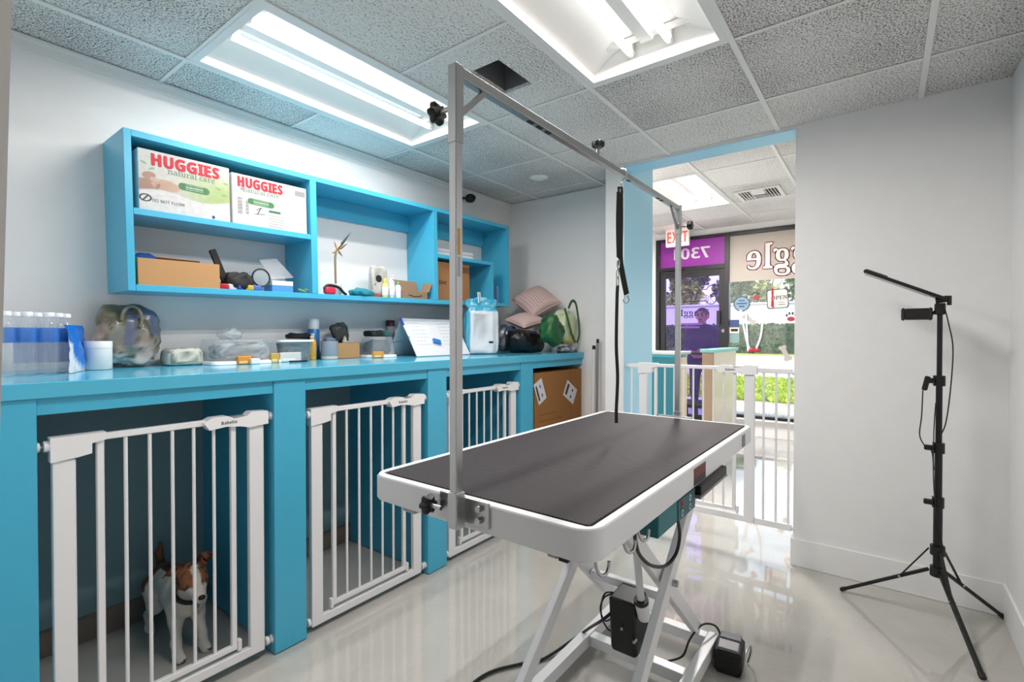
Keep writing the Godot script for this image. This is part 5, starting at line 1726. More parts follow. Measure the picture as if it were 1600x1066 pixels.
	shelf_box(sc, "upper_half", mat("white card", srgb(228, 228, 230), 0.5), xf - 0.003, 0.08, e0, e1, b + 0.0305, 0.024)
	var at := on(428, 418, "X", xf - 0.05)
	var cl := thing("clear_lid", "slanted clear plastic tray standing behind the small carton", "tray", at)
	mb = MB.new()
	mb.loft([[on(405, 406, "X", xf - 0.06), on(432, 404, "X", xf - 0.06), on(459, 434, "X", xf - 0.06), on(425, 437, "X", xf - 0.06)], [on(405, 406, "X", xf - 0.10), on(432, 404, "X", xf - 0.10), on(459, 434, "X", xf - 0.10), on(425, 437, "X", xf - 0.10)]], true, true)
	put(mb, "tray_shell", clear("clear acrylic", Color(0.86, 0.88, 0.9), 0.35, 0.1), cl)
	mb = MB.new()
	for k in 2: mb.tube([on(466 + 10 * k, 452, "X", xf - 0.02), on(478 + 10 * k, 456, "X", xf - 0.02)], 0.004, 8)
	tag(put(mb, "pen_pair", mat("yellow green plastic", srgb(150, 170, 80), 0.4)), "thin yellow green pens lying at the compartment corner", "pens")
	# ---- middle compartment
	var px0 := -2.43
	var pd := dof(525, px0)
	var pt := thing("potted_cutting", "dry plant cutting with orange leaf tips in a white pot", "potted plant", V(px0, sy(b, pd), pd))
	p_lathe(pt, "pot", mat("white glazed pot", srgb(232, 232, 232), 0.3), V(px0, sy(b, pd) + 0.001, pd), [Vector2(0, 0), Vector2(0.027, 0), Vector2(0.031, 0.004), Vector2(0.033, 0.062), Vector2(0.029, 0.062), Vector2(0.028, 0.054), Vector2(0, 0.054)], 24)
	var stem := [V(px0, sy(b, pd) + 0.05, pd), on(524, 420, "X", px0), on(524, 400, "X", px0), on(527, 388, "X", px0)]
	p_tube(pt, "stem", mat("brown cane", srgb(134, 116, 84), 0.7), curve(stem, 5), 0.006, 8)
	for q in [[526, 392, 549, 362, srgb(52, 58, 52)], [526, 392, 544, 380, srgb(120, 110, 80)], [527, 390, 536, 402, srgb(150, 120, 90)], [527, 391, 522, 376, srgb(210, 150, 104)], [527, 392, 518, 396, srgb(190, 130, 100)], [528, 388, 534, 378, srgb(228, 170, 130)]]:
		mb = MB.new()
		var la := on(q[0], q[1], "X", px0)
		var lb := on(q[2], q[3], "X", px0)
		var dir := (lb - la)
		var sd := dir.cross(Vector3(1, 0, 0)).normalized() * minf(dir.length() * 0.16, 0.0075)
		mb.loft([[la, la, la, la], [la.lerp(lb, 0.4) + sd, la.lerp(lb, 0.4) + Vector3(0.004, 0, 0), la.lerp(lb, 0.4) - sd, la.lerp(lb, 0.4) - Vector3(0.002, 0, 0)], [lb, lb, lb, lb]], false)
		put(mb, "leaf", mat("leaf %d" % q[4].to_rgba32(), q[4], 0.6), pt)
	var lc := V(-2.385, sy(b, dof(515, -2.385)), dof(515, -2.385))
	var lsh := thing("retractable_leash", "red and black retractable leash on the middle compartment floor", "leash", lc)
	mb = MB.new()
	mb.blob(lc + V(0, 0.022, 0), Vector3(0.016, 0.022, 0.034), 0.001, 4, 9.0, 0.6, Basis.IDENTITY, null, 18)
	put(mb, "case", mat("red plastic", srgb(206, 40, 72), 0.35), lsh)
	p_tube(lsh, "handle", black, curve([lc + V(0.004, 0.03, -0.035), lc + V(0.004, 0.05, -0.01), lc + V(0.004, 0.044, 0.05), lc + V(0.004, 0.02, 0.08), lc + V(0.004, 0.006, 0.10)]), 0.008, 8)
	var tc := V(-2.39, sy(b, dof(565, -2.39)), dof(565, -2.39))
	mb = MB.new()
	mb.blob(tc + V(0, 0.02, 0), Vector3(0.04, 0.022, 0.075), 0.014, 14, 18.0, 0.8, Basis.IDENTITY, null, 30)
	tag(put(mb, "teal_cloth", mat("teal cotton", srgb(34, 130, 148), 0.85)), "crumpled teal cloth lying in the middle shelf compartment", "cloth")
	var wd := dof(591, -2.45)
	var wc := V(-2.45, sy(b, wd) + 0.095, wd)
	var wp := thing("snack_pouch", "clear zip pouch with black printed emblem and red contents", "pouch", wc - Vector3(0, 0.095, 0))
	mb = MB.new()
	mb.blob(wc, Vector3(0.022, 0.098, 0.058), 0.006, 17, 14.0, 0.35, Basis.IDENTITY, func(d: Vector3, k: float) -> Color:
		if d.y < -0.72: return lin(150, 50, 40).lerp(lin(196, 110, 60), clampf(k + 0.5, 0, 1))
		return lin(150, 150, 146).lerp(lin(206, 206, 202), clampf(k + 0.5, 0, 1)), 30)
	put(mb, "film", paint_mat("printed film", 0.3), wp)
	mb = MB.new()
	mb.cyl(wc + Vector3(0.021, 0.02, 0.012), wc + Vector3(0.0235, 0.02, 0.012), 0.022, -1.0, 24)
	put(mb, "round_emblem", mat("black ink", srgb(30, 30, 32), 0.5), wp)
	p_box(wp, "emblem_band", mats["black ink"], wc + Vector3(0.021, -0.022, -0.026), wc + Vector3(0.0225, -0.012, 0.042), 0.0)
	for q in [[602, "yellow", srgb(222, 214, 120), srgb(236, 226, 90), 0.115, "slim bottle of yellow lotion on the middle shelf", false], [612, "spray", srgb(206, 214, 220), srgb(236, 236, 238), 0.14, "clear spray bottle with white trigger between two slim bottles", true], [622, "white", srgb(238, 238, 238), srgb(86, 170, 120), 0.105, "white bottle with a green cap beside the small opened carton", false]]:
		var bd := dof(q[0], -2.41)
		small_bottle("slim_bottle", q[5], V(-2.41, sy(b, bd) + 0.001, bd), 0.019, q[4], mat("bottle " + q[1], q[2], 0.3), mat("cap " + q[1], q[3], 0.4), mat("bottle label white", srgb(240, 240, 240), 0.5) if q[1] != "white" else null, q[6])
	var ad := dof(629, -2.39)
	var ae := dof(668, -2.39)
	var ac := thing("delivery_carton", "small opened brown carton with a curved arrow printed on its front", "box", V(-2.43, sy(b, ad), (ad + ae) * 0.5))
	var dull := mat("greyed cardboard", srgb(150, 124, 98), 0.85)
	shelf_box(ac, "carton_base", dull, -2.39, 0.10, ad, ae, b, 0.05, 0.001)
	mb = MB.new()
	var hy := sy(b, (ad + ae) * 0.5)
	mb.bar(V(-2.485, hy + 0.05, (ad + ae) * 0.5), V(-2.50, hy + 0.125, (ad + ae) * 0.5), ae - ad, 0.003, Vector3(1, 0.3, 0))
	put(mb, "raised_lid", dull, ac)
	mb = MB.new()
	mb.bar(V(-2.42, hy + 0.05, ae), V(-2.42, hy + 0.11, ae + 0.03), 0.09, 0.003, Vector3(0, 0.3, 1))
	put(mb, "side_flap", dull, ac)
	var sm := []
	for i in 9: sm.append(V(-2.3895, hy + 0.026 - 0.010 * sin(PI * i / 8.0), lerpf(ad + 0.05, ae - 0.05, i / 8.0)))
	p_tube(ac, "arrow_print", mats["black ink"], sm, 0.0022, 6)
	# ---- right compartment
	var r0 := 2.312
	var r1 := dof(733, -2.40)
	var bb := thing("brown_carton", "tall brown carton with short dark lettering in the right compartment", "box", V(-2.45, sy(b, r0), (r0 + r1) * 0.5))
	var bm := mat("dark brown cardboard", srgb(168, 118, 74), 0.8)
	tri_tex(bm, kraft.albedo_texture, 3.0)
	var bo := shelf_box(bb, "carton_body", bm, -2.395, 0.16, r0, r1, b, 0.262, 0.002)
	text(bo, "Dor", 0.028, Transform3D(lean() * Basis(Vector3(0, 0, -1), Vector3.UP, Vector3(1, 0, 0)), V(-2.3945, sy(b, 2.37) + 0.125, 2.385)), mats["black ink"], true, "Droid Serif")
	var tp := p_box(bo, "paper_tape", mat("brown tape", srgb(140, 92, 56), 0.5), V(-2.3952, sy(b, r1) + 0.20, r1 - 0.085), V(-2.3945, sy(b, r1) + 0.245, r1 - 0.005), 0.0)
	for k in 3: p_box(tp, "handling_mark", mats["black ink"], V(-2.3946, sy(b, r1) + 0.207 + 0.012 * k, r1 - 0.075), V(-2.3941, sy(b, r1) + 0.210 + 0.012 * k, r1 - 0.015), 0.0)
	var f0 := thing("flat_white_box", "flat white box lying on the right upper shelf board", "box", V(-2.48, sy(1.766, 2.5), 2.5))
	shelf_box(f0, "box_base", mat("white card", srgb(228, 228, 230), 0.5), -2.42, 0.16, 2.33, 2.72, 1.766, 0.032, 0.002)
	shelf_box(f0, "box_lid", mat("pale grey card", srgb(212, 212, 214), 0.5), -2.418, 0.164, 2.328, 2.722, 1.7985, 0.022, 0.002)
	var g0 := dof(777, -2.44)
	var g1 := dof(791, -2.44)
	var bt := thing("blue_container", "translucent light blue container standing in the narrow end compartment", "container", V(-2.46, sy(b, g0), (g0 + g1) * 0.5))
	var lb := clear("translucent blue plastic", srgb(120, 180, 232), 0.72, 0.2)
	shelf_box(bt, "container_body", lb, -2.44, 0.09, g0, g1, b, 0.135, 0.014)
	shelf_box(bt, "container_rim", mat("light blue plastic", srgb(150, 200, 236), 0.35), -2.436, 0.008, g0 - 0.003, g0 + 0.004, b, 0.14, 0.002)
	# black camera on the wall near the corner
	var sc0 := on(735, 310, "X", -2.55)
	var cam := thing("security_camera", "small black security camera on the wall above the shelf", "camera", V(XL, sc0.y, -sc0.z))
	p_lathe(cam, "wall_plate", black, V(XL + 0.001, sc0.y, -sc0.z - 0.06), [Vector2(0, 0), Vector2(0.035, 0), Vector2(0.035, 0.008), Vector2(0.012, 0.012), Vector2(0, 0.012)], 20, Basis(Vector3(0, 0, 1), -PI / 2))
	p_tube(cam, "arm", black, [V(XL + 0.01, sc0.y, -sc0.z - 0.06), V(-2.565, sc0.y, -sc0.z - 0.02)], 0.009)
	mb = MB.new()
	mb.blob(sc0, Vector3(0.038, 0.033, 0.033), 0.0, 1, 1.0, 0.8, Basis.IDENTITY, null, 20, false)
	put(mb, "camera_head", black, cam)
	mb = MB.new()
	mb.cyl(sc0 + Vector3(0.030, 0, 0), sc0 + Vector3(0.040, 0, 0.002), 0.020, 0.017)
	put(mb, "lens", mat("glossy lens", srgb(12, 12, 16), 0.05), cam)

# ------------------------------------------------------------------ things on the worktop
func water_bottle(at: Vector3, row: int, col: int) -> void:
	var t := thing("water_bottle", "white-capped water bottle %s, %s" % [["in the row at the worktop edge", "in the middle row of the pack", "in the row along the wall"][row], ["nearest the door casing", "between two other bottles", "beside the torn wrap"][col]], "water bottle", at, "bottles of the water pack")
	var pet := clear("clear bottle plastic", Color(0.86, 0.90, 0.94), 0.07, 0.03)
	var prof := [Vector2(0, 0.006), Vector2(0.016, 0.0), Vector2(0.024, 0.004), Vector2(0.0264, 0.016)]
	for k in 8:
		prof.append(Vector2(0.0264, 0.024 + 0.012 * k)); prof.append(Vector2(0.0244, 0.030 + 0.012 * k))
	prof.append_array([Vector2(0.0264, 0.126), Vector2(0.0264, 0.142), Vector2(0.023, 0.165), Vector2(0.016, 0.188), Vector2(0.0125, 0.194), Vector2(0.0125, 0.200)])
	p_lathe(t, "body", pet, at, prof, 20)
	p_lathe(t, "label_band", clear("blue label film", srgb(34, 124, 216), 0.5, 0.1), at, [Vector2(0.0268, 0.108), Vector2(0.0272, 0.109), Vector2(0.0272, 0.142), Vector2(0.0245, 0.158)], 20)
	p_lathe(t, "cap", mat("white cap plastic", srgb(238, 240, 242), 0.4), at, [Vector2(0, 0.196), Vector2(0.0155, 0.196), Vector2(0.0155, 0.208), Vector2(0.014, 0.210), Vector2(0, 0.210)], 20)
func clear_bin(label: String, c: Vector3, half_d: float, half_x: float, h: float, lid_low: bool, inside: Color, seed_: int) -> Node3D:
	var t := thing("storage_bin", label, "plastic bin", c)
	var x0 := c.x - half_x
	var x1 := c.x + half_x
	var d0 := -c.z - half_d
	var d1 := -c.z + half_d
	var g := 0.012
	var y0 := c.y + (0.016 if lid_low else 0.001)
	var y1 := y0 + h
	var mb := MB.new()
	var wide := rrect(x0, x1, d0, d1, 0.03, 0.0)
	var slim := rrect(x0 + g, x1 - g, d0 + g, d1 - g, 0.028, 0.0)
	var lo: Array = wide if lid_low else slim
	var hi: Array = slim if lid_low else wide
	var at_y := func(r: Array, y: float) -> Array:
		var o := []
		for p in r: o.append(Vector3(p.x, y, p.z))
		return o
	mb.loft([at_y.call(lo, y0), at_y.call(hi, y1)], true, false)
	put(mb, "tub", clear("clear tub plastic", Color(0.86, 0.89, 0.91), 0.22, 0.08), t)
	mb = MB.new()
	if lid_low: mb.loft([rrect(x0 - 0.008, x1 + 0.008, d0 - 0.008, d1 + 0.008, 0.034, c.y + 0.001), rrect(x0 - 0.008, x1 + 0.008, d0 - 0.008, d1 + 0.008, 0.034, c.y + 0.014), rrect(x0, x1, d0, d1, 0.03, c.y + 0.016)])
	else: mb.loft([rrect(x0 - 0.006, x1 + 0.006, d0 - 0.006, d1 + 0.006, 0.034, y1 + 0.0005), rrect(x0 - 0.006, x1 + 0.006, d0 - 0.006, d1 + 0.006, 0.034, y1 + 0.011)])
	put(mb, "lid", mat("white lid plastic", srgb(240, 242, 244), 0.35), t)
	mb = MB.new()
	mb.blob(V(c.x, y0 + h * 0.42, -c.z), Vector3(half_x * 0.8, h * 0.38, half_d * 0.82), 0.02, seed_, 14.0, 0.6, Basis.IDENTITY, func(d: Vector3, k: float) -> Color:
		return Color(inside.r, inside.g, inside.b).srgb_to_linear().lerp(lin(26, 34, 42), clampf(k * 1.6 + 0.35, 0, 1)), 28)
	put(mb, "contents", paint_mat("jumbled contents", 0.6), t)
	return t
func build_counter_things() -> void:
	# pack of water with the remains of its printed wrap
	for q in [[8, -2.262, 0], [42, -2.262, 1], [76, -2.262, 2], [24, -2.318, 3], [57, -2.318, 4], [90, -2.318, 5], [38, -2.374, 6], [70, -2.374, 7], [102, -2.374, 8]]:
		water_bottle(V(q[1], KY + 0.001, dof(q[0], q[1])), q[2] / 3, q[2] % 3)
	var mb := MB.new()
	var wz := noise(91, 9.0, 3)
	var wrapf := func(u: float, w: float) -> Vector3:
		var x := lerpf(-2.25, -2.46, u)
		var dd := lerpf(dof(98, -2.25), dof(126, -2.46), u) + 0.015 + 0.008 * sin(u * PI) + 0.005 * sin(u * PI * 4.0 + w * 2.0) + 0.006 * wz.get_noise_2d(u * 0.4, w * 0.3)
		var top := 0.168
		return V(x, KY + 0.002 + w * top, dd - 0.016 * w * w * w)
	mb.sheet(26, 12, wrapf, func(u: float, w: float) -> Color:
		var edge := 0.36 + 0.5 * sin(u * 5.0 + 1.6) * 0.6
		if w < edge - 0.05: return lin(226, 230, 236)
		if w < edge + 0.02: return lin(120, 176, 232)
		return lin(20, 112, 206))
	mb.sheet(26, 12, func(u: float, w: float) -> Vector3: return wrapf.call(u, w) + V(0, 0, -0.0015), func(u: float, w: float) -> Color: return lin(30, 118, 208), true)
	var pw := thing("pack_wrap", "torn blue and white printed plastic wrap around the water bottles", "wrapping", V(-2.4, KY, 0.45))
	put(mb, "torn_side", paint_mat("printed wrap film", 0.2), pw)
	mb = MB.new()
	mb.sheet(20, 4, func(u: float, w: float) -> Vector3: return V(-2.418 + 0.003 * sin(u * 20.0), KY + 0.035 + 0.10 * w, lerpf(dof(20, -2.418), dof(112, -2.418), u)))
	put(mb, "rear_band", clear("blue wrap film", srgb(36, 120, 214), 0.8, 0.15), pw)
	# white canister
	var cx := -2.43
	var cd := dof(152.5, cx)
	var cn := thing("white_canister", "plain white canister between the water pack and the crumpled bag", "canister", V(cx, KY, cd))
	var wp := mat("matt white plastic", srgb(236, 236, 234), 0.45)
	p_lathe(cn, "body", wp, V(cx, KY + 0.001, cd), [Vector2(0, 0), Vector2(0.042, 0), Vector2(0.044, 0.002), Vector2(0.044, 0.082), Vector2(0, 0.082)], 32)
	p_lathe(cn, "lid", wp, V(cx, KY + 0.0835, cd), [Vector2(0, 0), Vector2(0.0445, 0), Vector2(0.0445, 0.025), Vector2(0.043, 0.027), Vector2(0, 0.027)], 32)
	# crumpled grey plastic bag of odds and ends
	var bd := dof(197, -2.53)
	mb = MB.new()
	mb.blob(V(-2.53, KY + 0.118, bd), Vector3(0.08, 0.122, 0.112), 0.04, 63, 5.0, 0.75, Basis(Vector3.RIGHT, -0.12), func(d: Vector3, k: float) -> Color:
		var c := lin(140, 133, 118)
		if d.y > 0.45: c = lin(112, 104, 78)
		if k > 0.08 and d.y < 0.3: c = lin(170, 144, 130)
		if k > 0.22 and d.y < 0.1: c = lin(196, 172, 160)
		if k < -0.12 and d.y > -0.2 and d.z < 0.2: c = lin(104, 108, 132)
		if d.y < -0.55 and k > -0.1: c = lin(206, 196, 190)
		if absf(k) < 0.035: c = lin(84, 78, 66)
		return c, 60)
	var sb := thing("stuffed_bag", "crumpled grey plastic bag stuffed with pink and blue items", "bag", V(-2.525, KY, bd))
	put(mb, "bag_body", paint_mat("stuffed bag film", 0.35, 0.6), sb)
	var kn := mat("olive film", srgb(128, 120, 96), 0.4)
	p_tube(sb, "knotted_handle", kn, curve([on(190, 500, "X", -2.46), on(194, 486, "X", -2.46), on(204, 479, "X", -2.47), on(216, 483, "X", -2.47), on(222, 497, "X", -2.46), on(219, 512, "X", -2.45)], 5), 0.0065, 8)
	# folded white cloth
	var fd := dof(284, -2.50)
	mb = MB.new()
	mb.blob(V(-2.50, KY + 0.037, fd), Vector3(0.06, 0.038, 0.070), 0.008, 23, 18.0, 0.4, Basis.IDENTITY, func(d: Vector3, k: float) -> Color:
		return lin(218, 218, 206) if k < 0.22 else lin(150, 146, 132), 34)
	tag(put(mb, "folded_cloth", paint_mat("soft cotton", 0.85)), "folded off-white cloth pack beside the clear plastic bin", "cloth")
	# clear bins
	var b1 := V(-2.44, KY, dof(374, -2.44))
	clear_bin("clear bin upside down on its white lid with grey odds inside", b1, 0.15, 0.10, 0.098, true, srgb(168, 172, 176), 5)
	mb = MB.new()
	mb.blob(b1 + Vector3(0.0, 0.139, 0.04), Vector3(0.05, 0.022, 0.05), 0.018, 41, 18.0, 0.9, Basis.IDENTITY, null, 26, false)
	tag(put(mb, "film_wad", clear("clear cling film", Color(0.9, 0.92, 0.92), 0.3, 0.1)), "wad of clear plastic film on top of the upturned bin", "plastic film")
	var b2 := V(-2.50, KY, dof(451, -2.50))
	clear_bin("clear bin with a white lid on top next to the spray can", b2, 0.095, 0.09, 0.098, false, srgb(98, 120, 130), 9)
	# small packs lying in front of the bins
	var pack := func(called: String, label: String, cat: String, px0: float, px1: float, py0: float, py1: float, x: float, c: Color) -> void:
		var a := on(px0, py1, "X", x)
		var e := on(px1, py1, "X", x)
		var hgt: float = absf(on(px0, py0, "X", x).y - a.y)
		var t := thing(called, label, cat, V(x, KY, (-a.z - e.z) * 0.5))
		p_box(t, "body", mat("pack %d" % c.to_rgba32(), c, 0.4), V(x - 0.02, KY + 0.001, -a.z), V(x, KY + 0.001 + hgt, -e.z), 0.003)
		p_box(t, "face_print", mat("pack face %d" % c.to_rgba32(), c.lerp(Color.WHITE, 0.55), 0.5), V(x - 0.0002, KY + 0.001 + hgt * 0.15, lerpf(-a.z, -e.z, 0.1)), V(x + 0.0006, KY + 0.001 + hgt * 0.4, lerpf(-a.z, -e.z, 0.7)), 0.0)
	pack.call("battery_pack", "orange blister pack of batteries before the upturned bin", "blister pack", 372, 393, 546, 559, -2.32, srgb(226, 148, 44))
	pack.call("price_tag", "small white price tag leaning by the orange blister pack", "tag", 393, 407, 553, 562, -2.30, srgb(236, 236, 236))
	pack.call("tape_roll_box", "little yellow box before the bin with the white lid", "box", 424, 437, 547, 562, -2.33, srgb(206, 164, 70))
	pack.call("label_strip_box", "long white carton with dark bars beside the little yellow box", "carton", 438, 471, 544, 559, -2.35, srgb(214, 214, 212))
	var kx := -2.31
	var k0 := dof(452, kx)
	var k1 := dof(480, kx)
	var comb := thing("grooming_comb", "black grooming comb lying on the worktop edge", "comb", V(kx, KY, (k0 + k1) * 0.5))
	p_box(comb, "spine", black, V(kx - 0.008, KY + 0.001, k0), V(kx + 0.004, KY + 0.009, k1), 0.003)
	for i in 12:
		var dd := lerpf(k0 + 0.005, k1 - 0.005, i / 11.0)
		mb = MB.new()
		mb.bar(V(kx + 0.004, KY + 0.005, dd), V(kx + 0.026, KY + 0.004, dd), 0.002, 0.002)
		put(mb, "tooth", black, comb)
	mb = MB.new()
	var pd := dof(468, -2.52)
	mb.blob(V(-2.52, KY + 0.128, pd), Vector3(0.05, 0.015, 0.07), 0.01, 77, 18.0, 0.6, Basis.IDENTITY, null, 24)
	tag(put(mb, "flat_black_pouch", mats["matt black nylon"]), "flat black pouch resting on the bin with the white lid", "pouch")
	# spray can
	var sx := -2.55
	var sd := dof(490, sx)
	var can := thing("spray_can", "tall blue spray can with a white cap behind the orange bottle", "spray can", V(sx, KY, sd))
	p_lathe(can, "can_body", mat("blue can print", srgb(38, 118, 186), 0.3), V(sx, KY + 0.001, sd), [Vector2(0, 0), Vector2(0.030, 0), Vector2(0.031, 0.003), Vector2(0.031, 0.16), Vector2(0.024, 0.172), Vector2(0, 0.172)], 24)
	p_lathe(can, "cap", mat("ribbed white cap", srgb(214, 216, 220), 0.4), V(sx, KY + 0.168, sd), [Vector2(0, 0), Vector2(0.0285, 0), Vector2(0.0285, 0.052), Vector2(0.026, 0.056), Vector2(0, 0.056)], 24)
	var oy := V(-2.46, KY + 0.001, dof(487.5, -2.46))
	small_bottle("spray_bottle", "small orange spray bottle with a white nozzle on the worktop", oy, 0.021, 0.145, mat("orange bottle", srgb(238, 168, 32), 0.3), mat("white nozzle", srgb(238, 238, 240), 0.4), mat("amber label", srgb(250, 190, 60), 0.5), true)
	# translucent cup
	var ux := -2.44
	var ud := dof(514.5, ux)
	var cup := thing("translucent_cup", "squat translucent grey jar with a pale base beside the kraft box", "jar", V(ux, KY, ud))
	p_lathe(cup, "jar_wall", clear("smoky plastic", Color(0.72, 0.75, 0.8), 0.5, 0.1), V(ux, KY + 0.018, ud), [Vector2(0.043, 0), Vector2(0.044, 0.002), Vector2(0.046, 0.084), Vector2(0.044, 0.084), Vector2(0.042, 0.0)], 28)
	p_lathe(cup, "jar_base", mat("cream plastic", srgb(216, 208, 196), 0.5), V(ux, KY + 0.001, ud), [Vector2(0, 0), Vector2(0.042, 0), Vector2(0.044, 0.003), Vector2(0.044, 0.017), Vector2(0, 0.017)], 28)
	mb = MB.new()
	mb.blob(V(ux, KY + 0.105, ud), Vector3(0.034, 0.018, 0.034), 0.008, 12, 20.0, 0.9, Basis.IDENTITY, null, 22, false)
	tag(put(mb, "grey_rag", mat("blue grey rag", srgb(88, 104, 128), 0.8)), "balled blue grey rag on the squat jar", "rag")
	# kraft box with a pouch and a bottle top behind it
	var qx := -2.46
	var q0 := dof(497, qx) + 0.075
	var q1 := dof(562, qx)
	var kb := thing("kraft_box", "low kraft cardboard box between the jar and the dark bin", "box", V(qx - 0.05, KY, (q0 + q1) * 0.5))
	p_box(kb, "box_body", kraft, V(qx - 0.09, KY + 0.001, q0), V(qx, KY + 0.09, q1), 0.002)
	p_box(kb, "lid_seam", mat("brown tape", srgb(140, 92, 56), 0.5), V(qx - 0.05, KY + 0.0895, q0 + 0.002), V(qx - 0.035, KY + 0.0908, q1 - 0.002), 0.0)
	var pc := V(-2.52, KY + 0.145, dof(530, -2.52))
	mb = MB.new()
	mb.blob(pc, Vector3(0.022, 0.054, 0.045), 0.014, 19, 16.0, 0.4, Basis(Vector3.RIGHT, 0.25), null, 26, false)
	tag(put(mb, "foil_pouch", mat("charcoal foil", srgb(58, 58, 54), 0.35)), "crinkled charcoal foil pouch standing on the kraft box", "pouch")
	var wk := V(-2.48, KY + 0.0915, dof(538.5, -2.48))
	p_lathe_thing("push_cap", "small white dispenser cap standing on the kraft box", "cap", mat("cream plastic", srgb(216, 208, 196), 0.5), wk, [Vector2(0, 0), Vector2(0.016, 0), Vector2(0.017, 0.008), Vector2(0.010, 0.014), Vector2(0.008, 0.026), Vector2(0.010, 0.03), Vector2(0, 0.033)])
	# bin of dark things
	var b3 := V(-2.47, KY, dof(589, -2.47))
	clear_bin("clear bin of dark tools upside down on a white lid", b3, 0.085, 0.085, 0.108, true, srgb(40, 62, 74), 15)
	pack.call("clipper_blade_pack", "orange and white blade pack before the bin of dark tools", "blister pack", 584, 600, 539, 549, -2.365, srgb(222, 160, 80))
	mb = MB.new()
	mb.blob(b3 + Vector3(0, 0.142, 0.0), Vector3(0.055, 0.018, 0.075), 0.008, 55, 14.0, 0.5, Basis.IDENTITY, func(d: Vector3, k: float) -> Color: return lin(22, 24, 26) if d.z > -0.2 else lin(60, 120, 110), 24)
	tag(put(mb, "tool_roll", paint_mat("tool roll cloth", 0.6)), "black and green tool roll lying on the bin of dark tools", "tool roll")
	# dark red topped can
	var rx := -2.585
	var rd := dof(610, rx)
	var rc := thing("dark_capped_can", "slim grey spray can with a dark red cap behind the whiteboard", "spray can", V(rx, KY, rd))
	p_lathe(rc, "can_body", mat("grey can print", srgb(150, 152, 164), 0.35), V(rx, KY + 0.001, rd), [Vector2(0, 0), Vector2(0.027, 0), Vector2(0.028, 0.003), Vector2(0.028, 0.19), Vector2(0, 0.19)], 22)
	p_lathe(rc, "cap", mat("dark red cap", srgb(84, 26, 26), 0.4), V(rx, KY + 0.1915, rd), [Vector2(0, 0), Vector2(0.028, 0), Vector2(0.028, 0.036), Vector2(0.025, 0.04), Vector2(0, 0.04)], 22)
	# folding desk whiteboard
	whiteboard()
	# tall bag of dry food
	var fx := -2.27
	var g := V(fx, KY, dof(752, fx))
	var food := thing("food_bag", "upright white and blue bag of dry dog food with a rolled top", "food bag", g)
	mb = MB.new()
	mb.blob(g + Vector3(0, 0.165, 0), Vector3(0.06, 0.172, 0.115), 0.012, 61, 7.0, 0.36, Basis(Vector3.UP, -0.62), func(d: Vector3, k: float) -> Color:
		if d.y > 0.80: return lin(60, 164, 196)
		if d.z > 0.8: return lin(70, 168, 198)
		if d.y < -0.9: return lin(150, 204, 220)
		if d.x > 0.2 and d.z > -0.8 and d.z < -0.62: return lin(196, 200, 206)
		if d.x > 0.2 and absf(d.z - 0.1) < 0.5 and absf(d.y - 0.15) < 0.5: return lin(176, 180, 186).lerp(lin(226, 228, 232), clampf(k * 2.0 + 0.4, 0, 1))
		return lin(222, 226, 230), 64)
	put(mb, "bag_body", paint_mat("glossy food bag", 0.28, 0.3), food)
	mb = MB.new()
	mb.blob(g + Vector3(0.0, 0.352, 0.0), Vector3(0.04, 0.045, 0.10), 0.025, 65, 10.0, 0.7, Basis(Vector3.UP, -0.62), func(d: Vector3, k: float) -> Color: return lin(54, 158, 190).lerp(lin(150, 212, 226), clampf(k * 2.5, 0, 1)), 36, false)
	put(mb, "rolled_top", mats["glossy food bag"], food)
	mb = MB.new()
	mb.box(g + Vector3(0, 0.085, 0) + Basis(Vector3.UP, -0.62) * Vector3(0.0615, 0, -0.055), Vector3(0.004, 0.014, 0.032), 0.0, Basis(Vector3.UP, -0.62))
	put(mb, "barcode_patch", black, food)
	mb = MB.new()
	for k in 2: mb.tube([g + V(0.02, 0.36, -0.05 + 0.02 * k), g + V(0.03, 0.43, -0.07 + 0.018 * k)], 0.0045, 8)
	tag(put(mb, "white_scoop", mat("white cap plastic", srgb(238, 240, 242), 0.4)), "two white scoop handles poking out of the food bag", "scoop")
	# black sack with a cloudy plastic bag on it
	var hx := -2.18
	var hd := dof(820, hx)
	mb = MB.new()
	mb.blob(V(hx, KY + 0.088, hd), Vector3(0.12, 0.092, 0.16), 0.04, 68, 4.0, 0.75, Basis.IDENTITY, null, 60)
	tag(put(mb, "black_sack", mat("black polythene", srgb(16, 16, 18), 0.38)), "crumpled black polythene sack on the worktop below the pillows", "sack")
	mb = MB.new()
	mb.blob(V(-2.40, KY + 0.112, dof(796, -2.38)), Vector3(0.075, 0.10, 0.085), 0.035, 69, 5.0, 0.85, Basis.IDENTITY, func(d: Vector3, k: float) -> Color: return lin(150, 150, 156).lerp(lin(70, 78, 100), clampf(0.5 - k * 3.0, 0, 1)), 44, false)
	tag(put(mb, "cloudy_bag", paint_mat("cloudy film", 0.2, 0.5)), "cloudy grey plastic bag between the food bag and the black sack", "bag")
	# two pink pillows
	var nu := (Vector3(0.6, 0, 0.8) * 0.62 + Vector3.UP * 0.78 + Vector3(0, 0, 0.12)).normalized()
	var xu := nu.cross(Vector3(0.8, 0, -0.6)).normalized()
	var pb := Basis(xu, nu, xu.cross(nu)).rotated(nu, 0.62)
	pillow(on(838, 471, "X", -2.24), Vector3(0.14, 0.085, 0.14), pb, "dusty pink patterned pillow on top of the pile on the worktop", true)
	var nl := (Vector3(0.6, 0, 0.8) * 0.35 + Vector3.UP * 0.9).normalized()
	var xl := nl.cross(Vector3(0.8, 0, -0.6)).normalized()
	pillow(on(821, 501, "X", -2.25), Vector3(0.115, 0.05, 0.115), Basis(xl, nl, xl.cross(nl)).rotated(nl, 0.7), "plain dusty pink cushion squeezed under the patterned pillow", false)
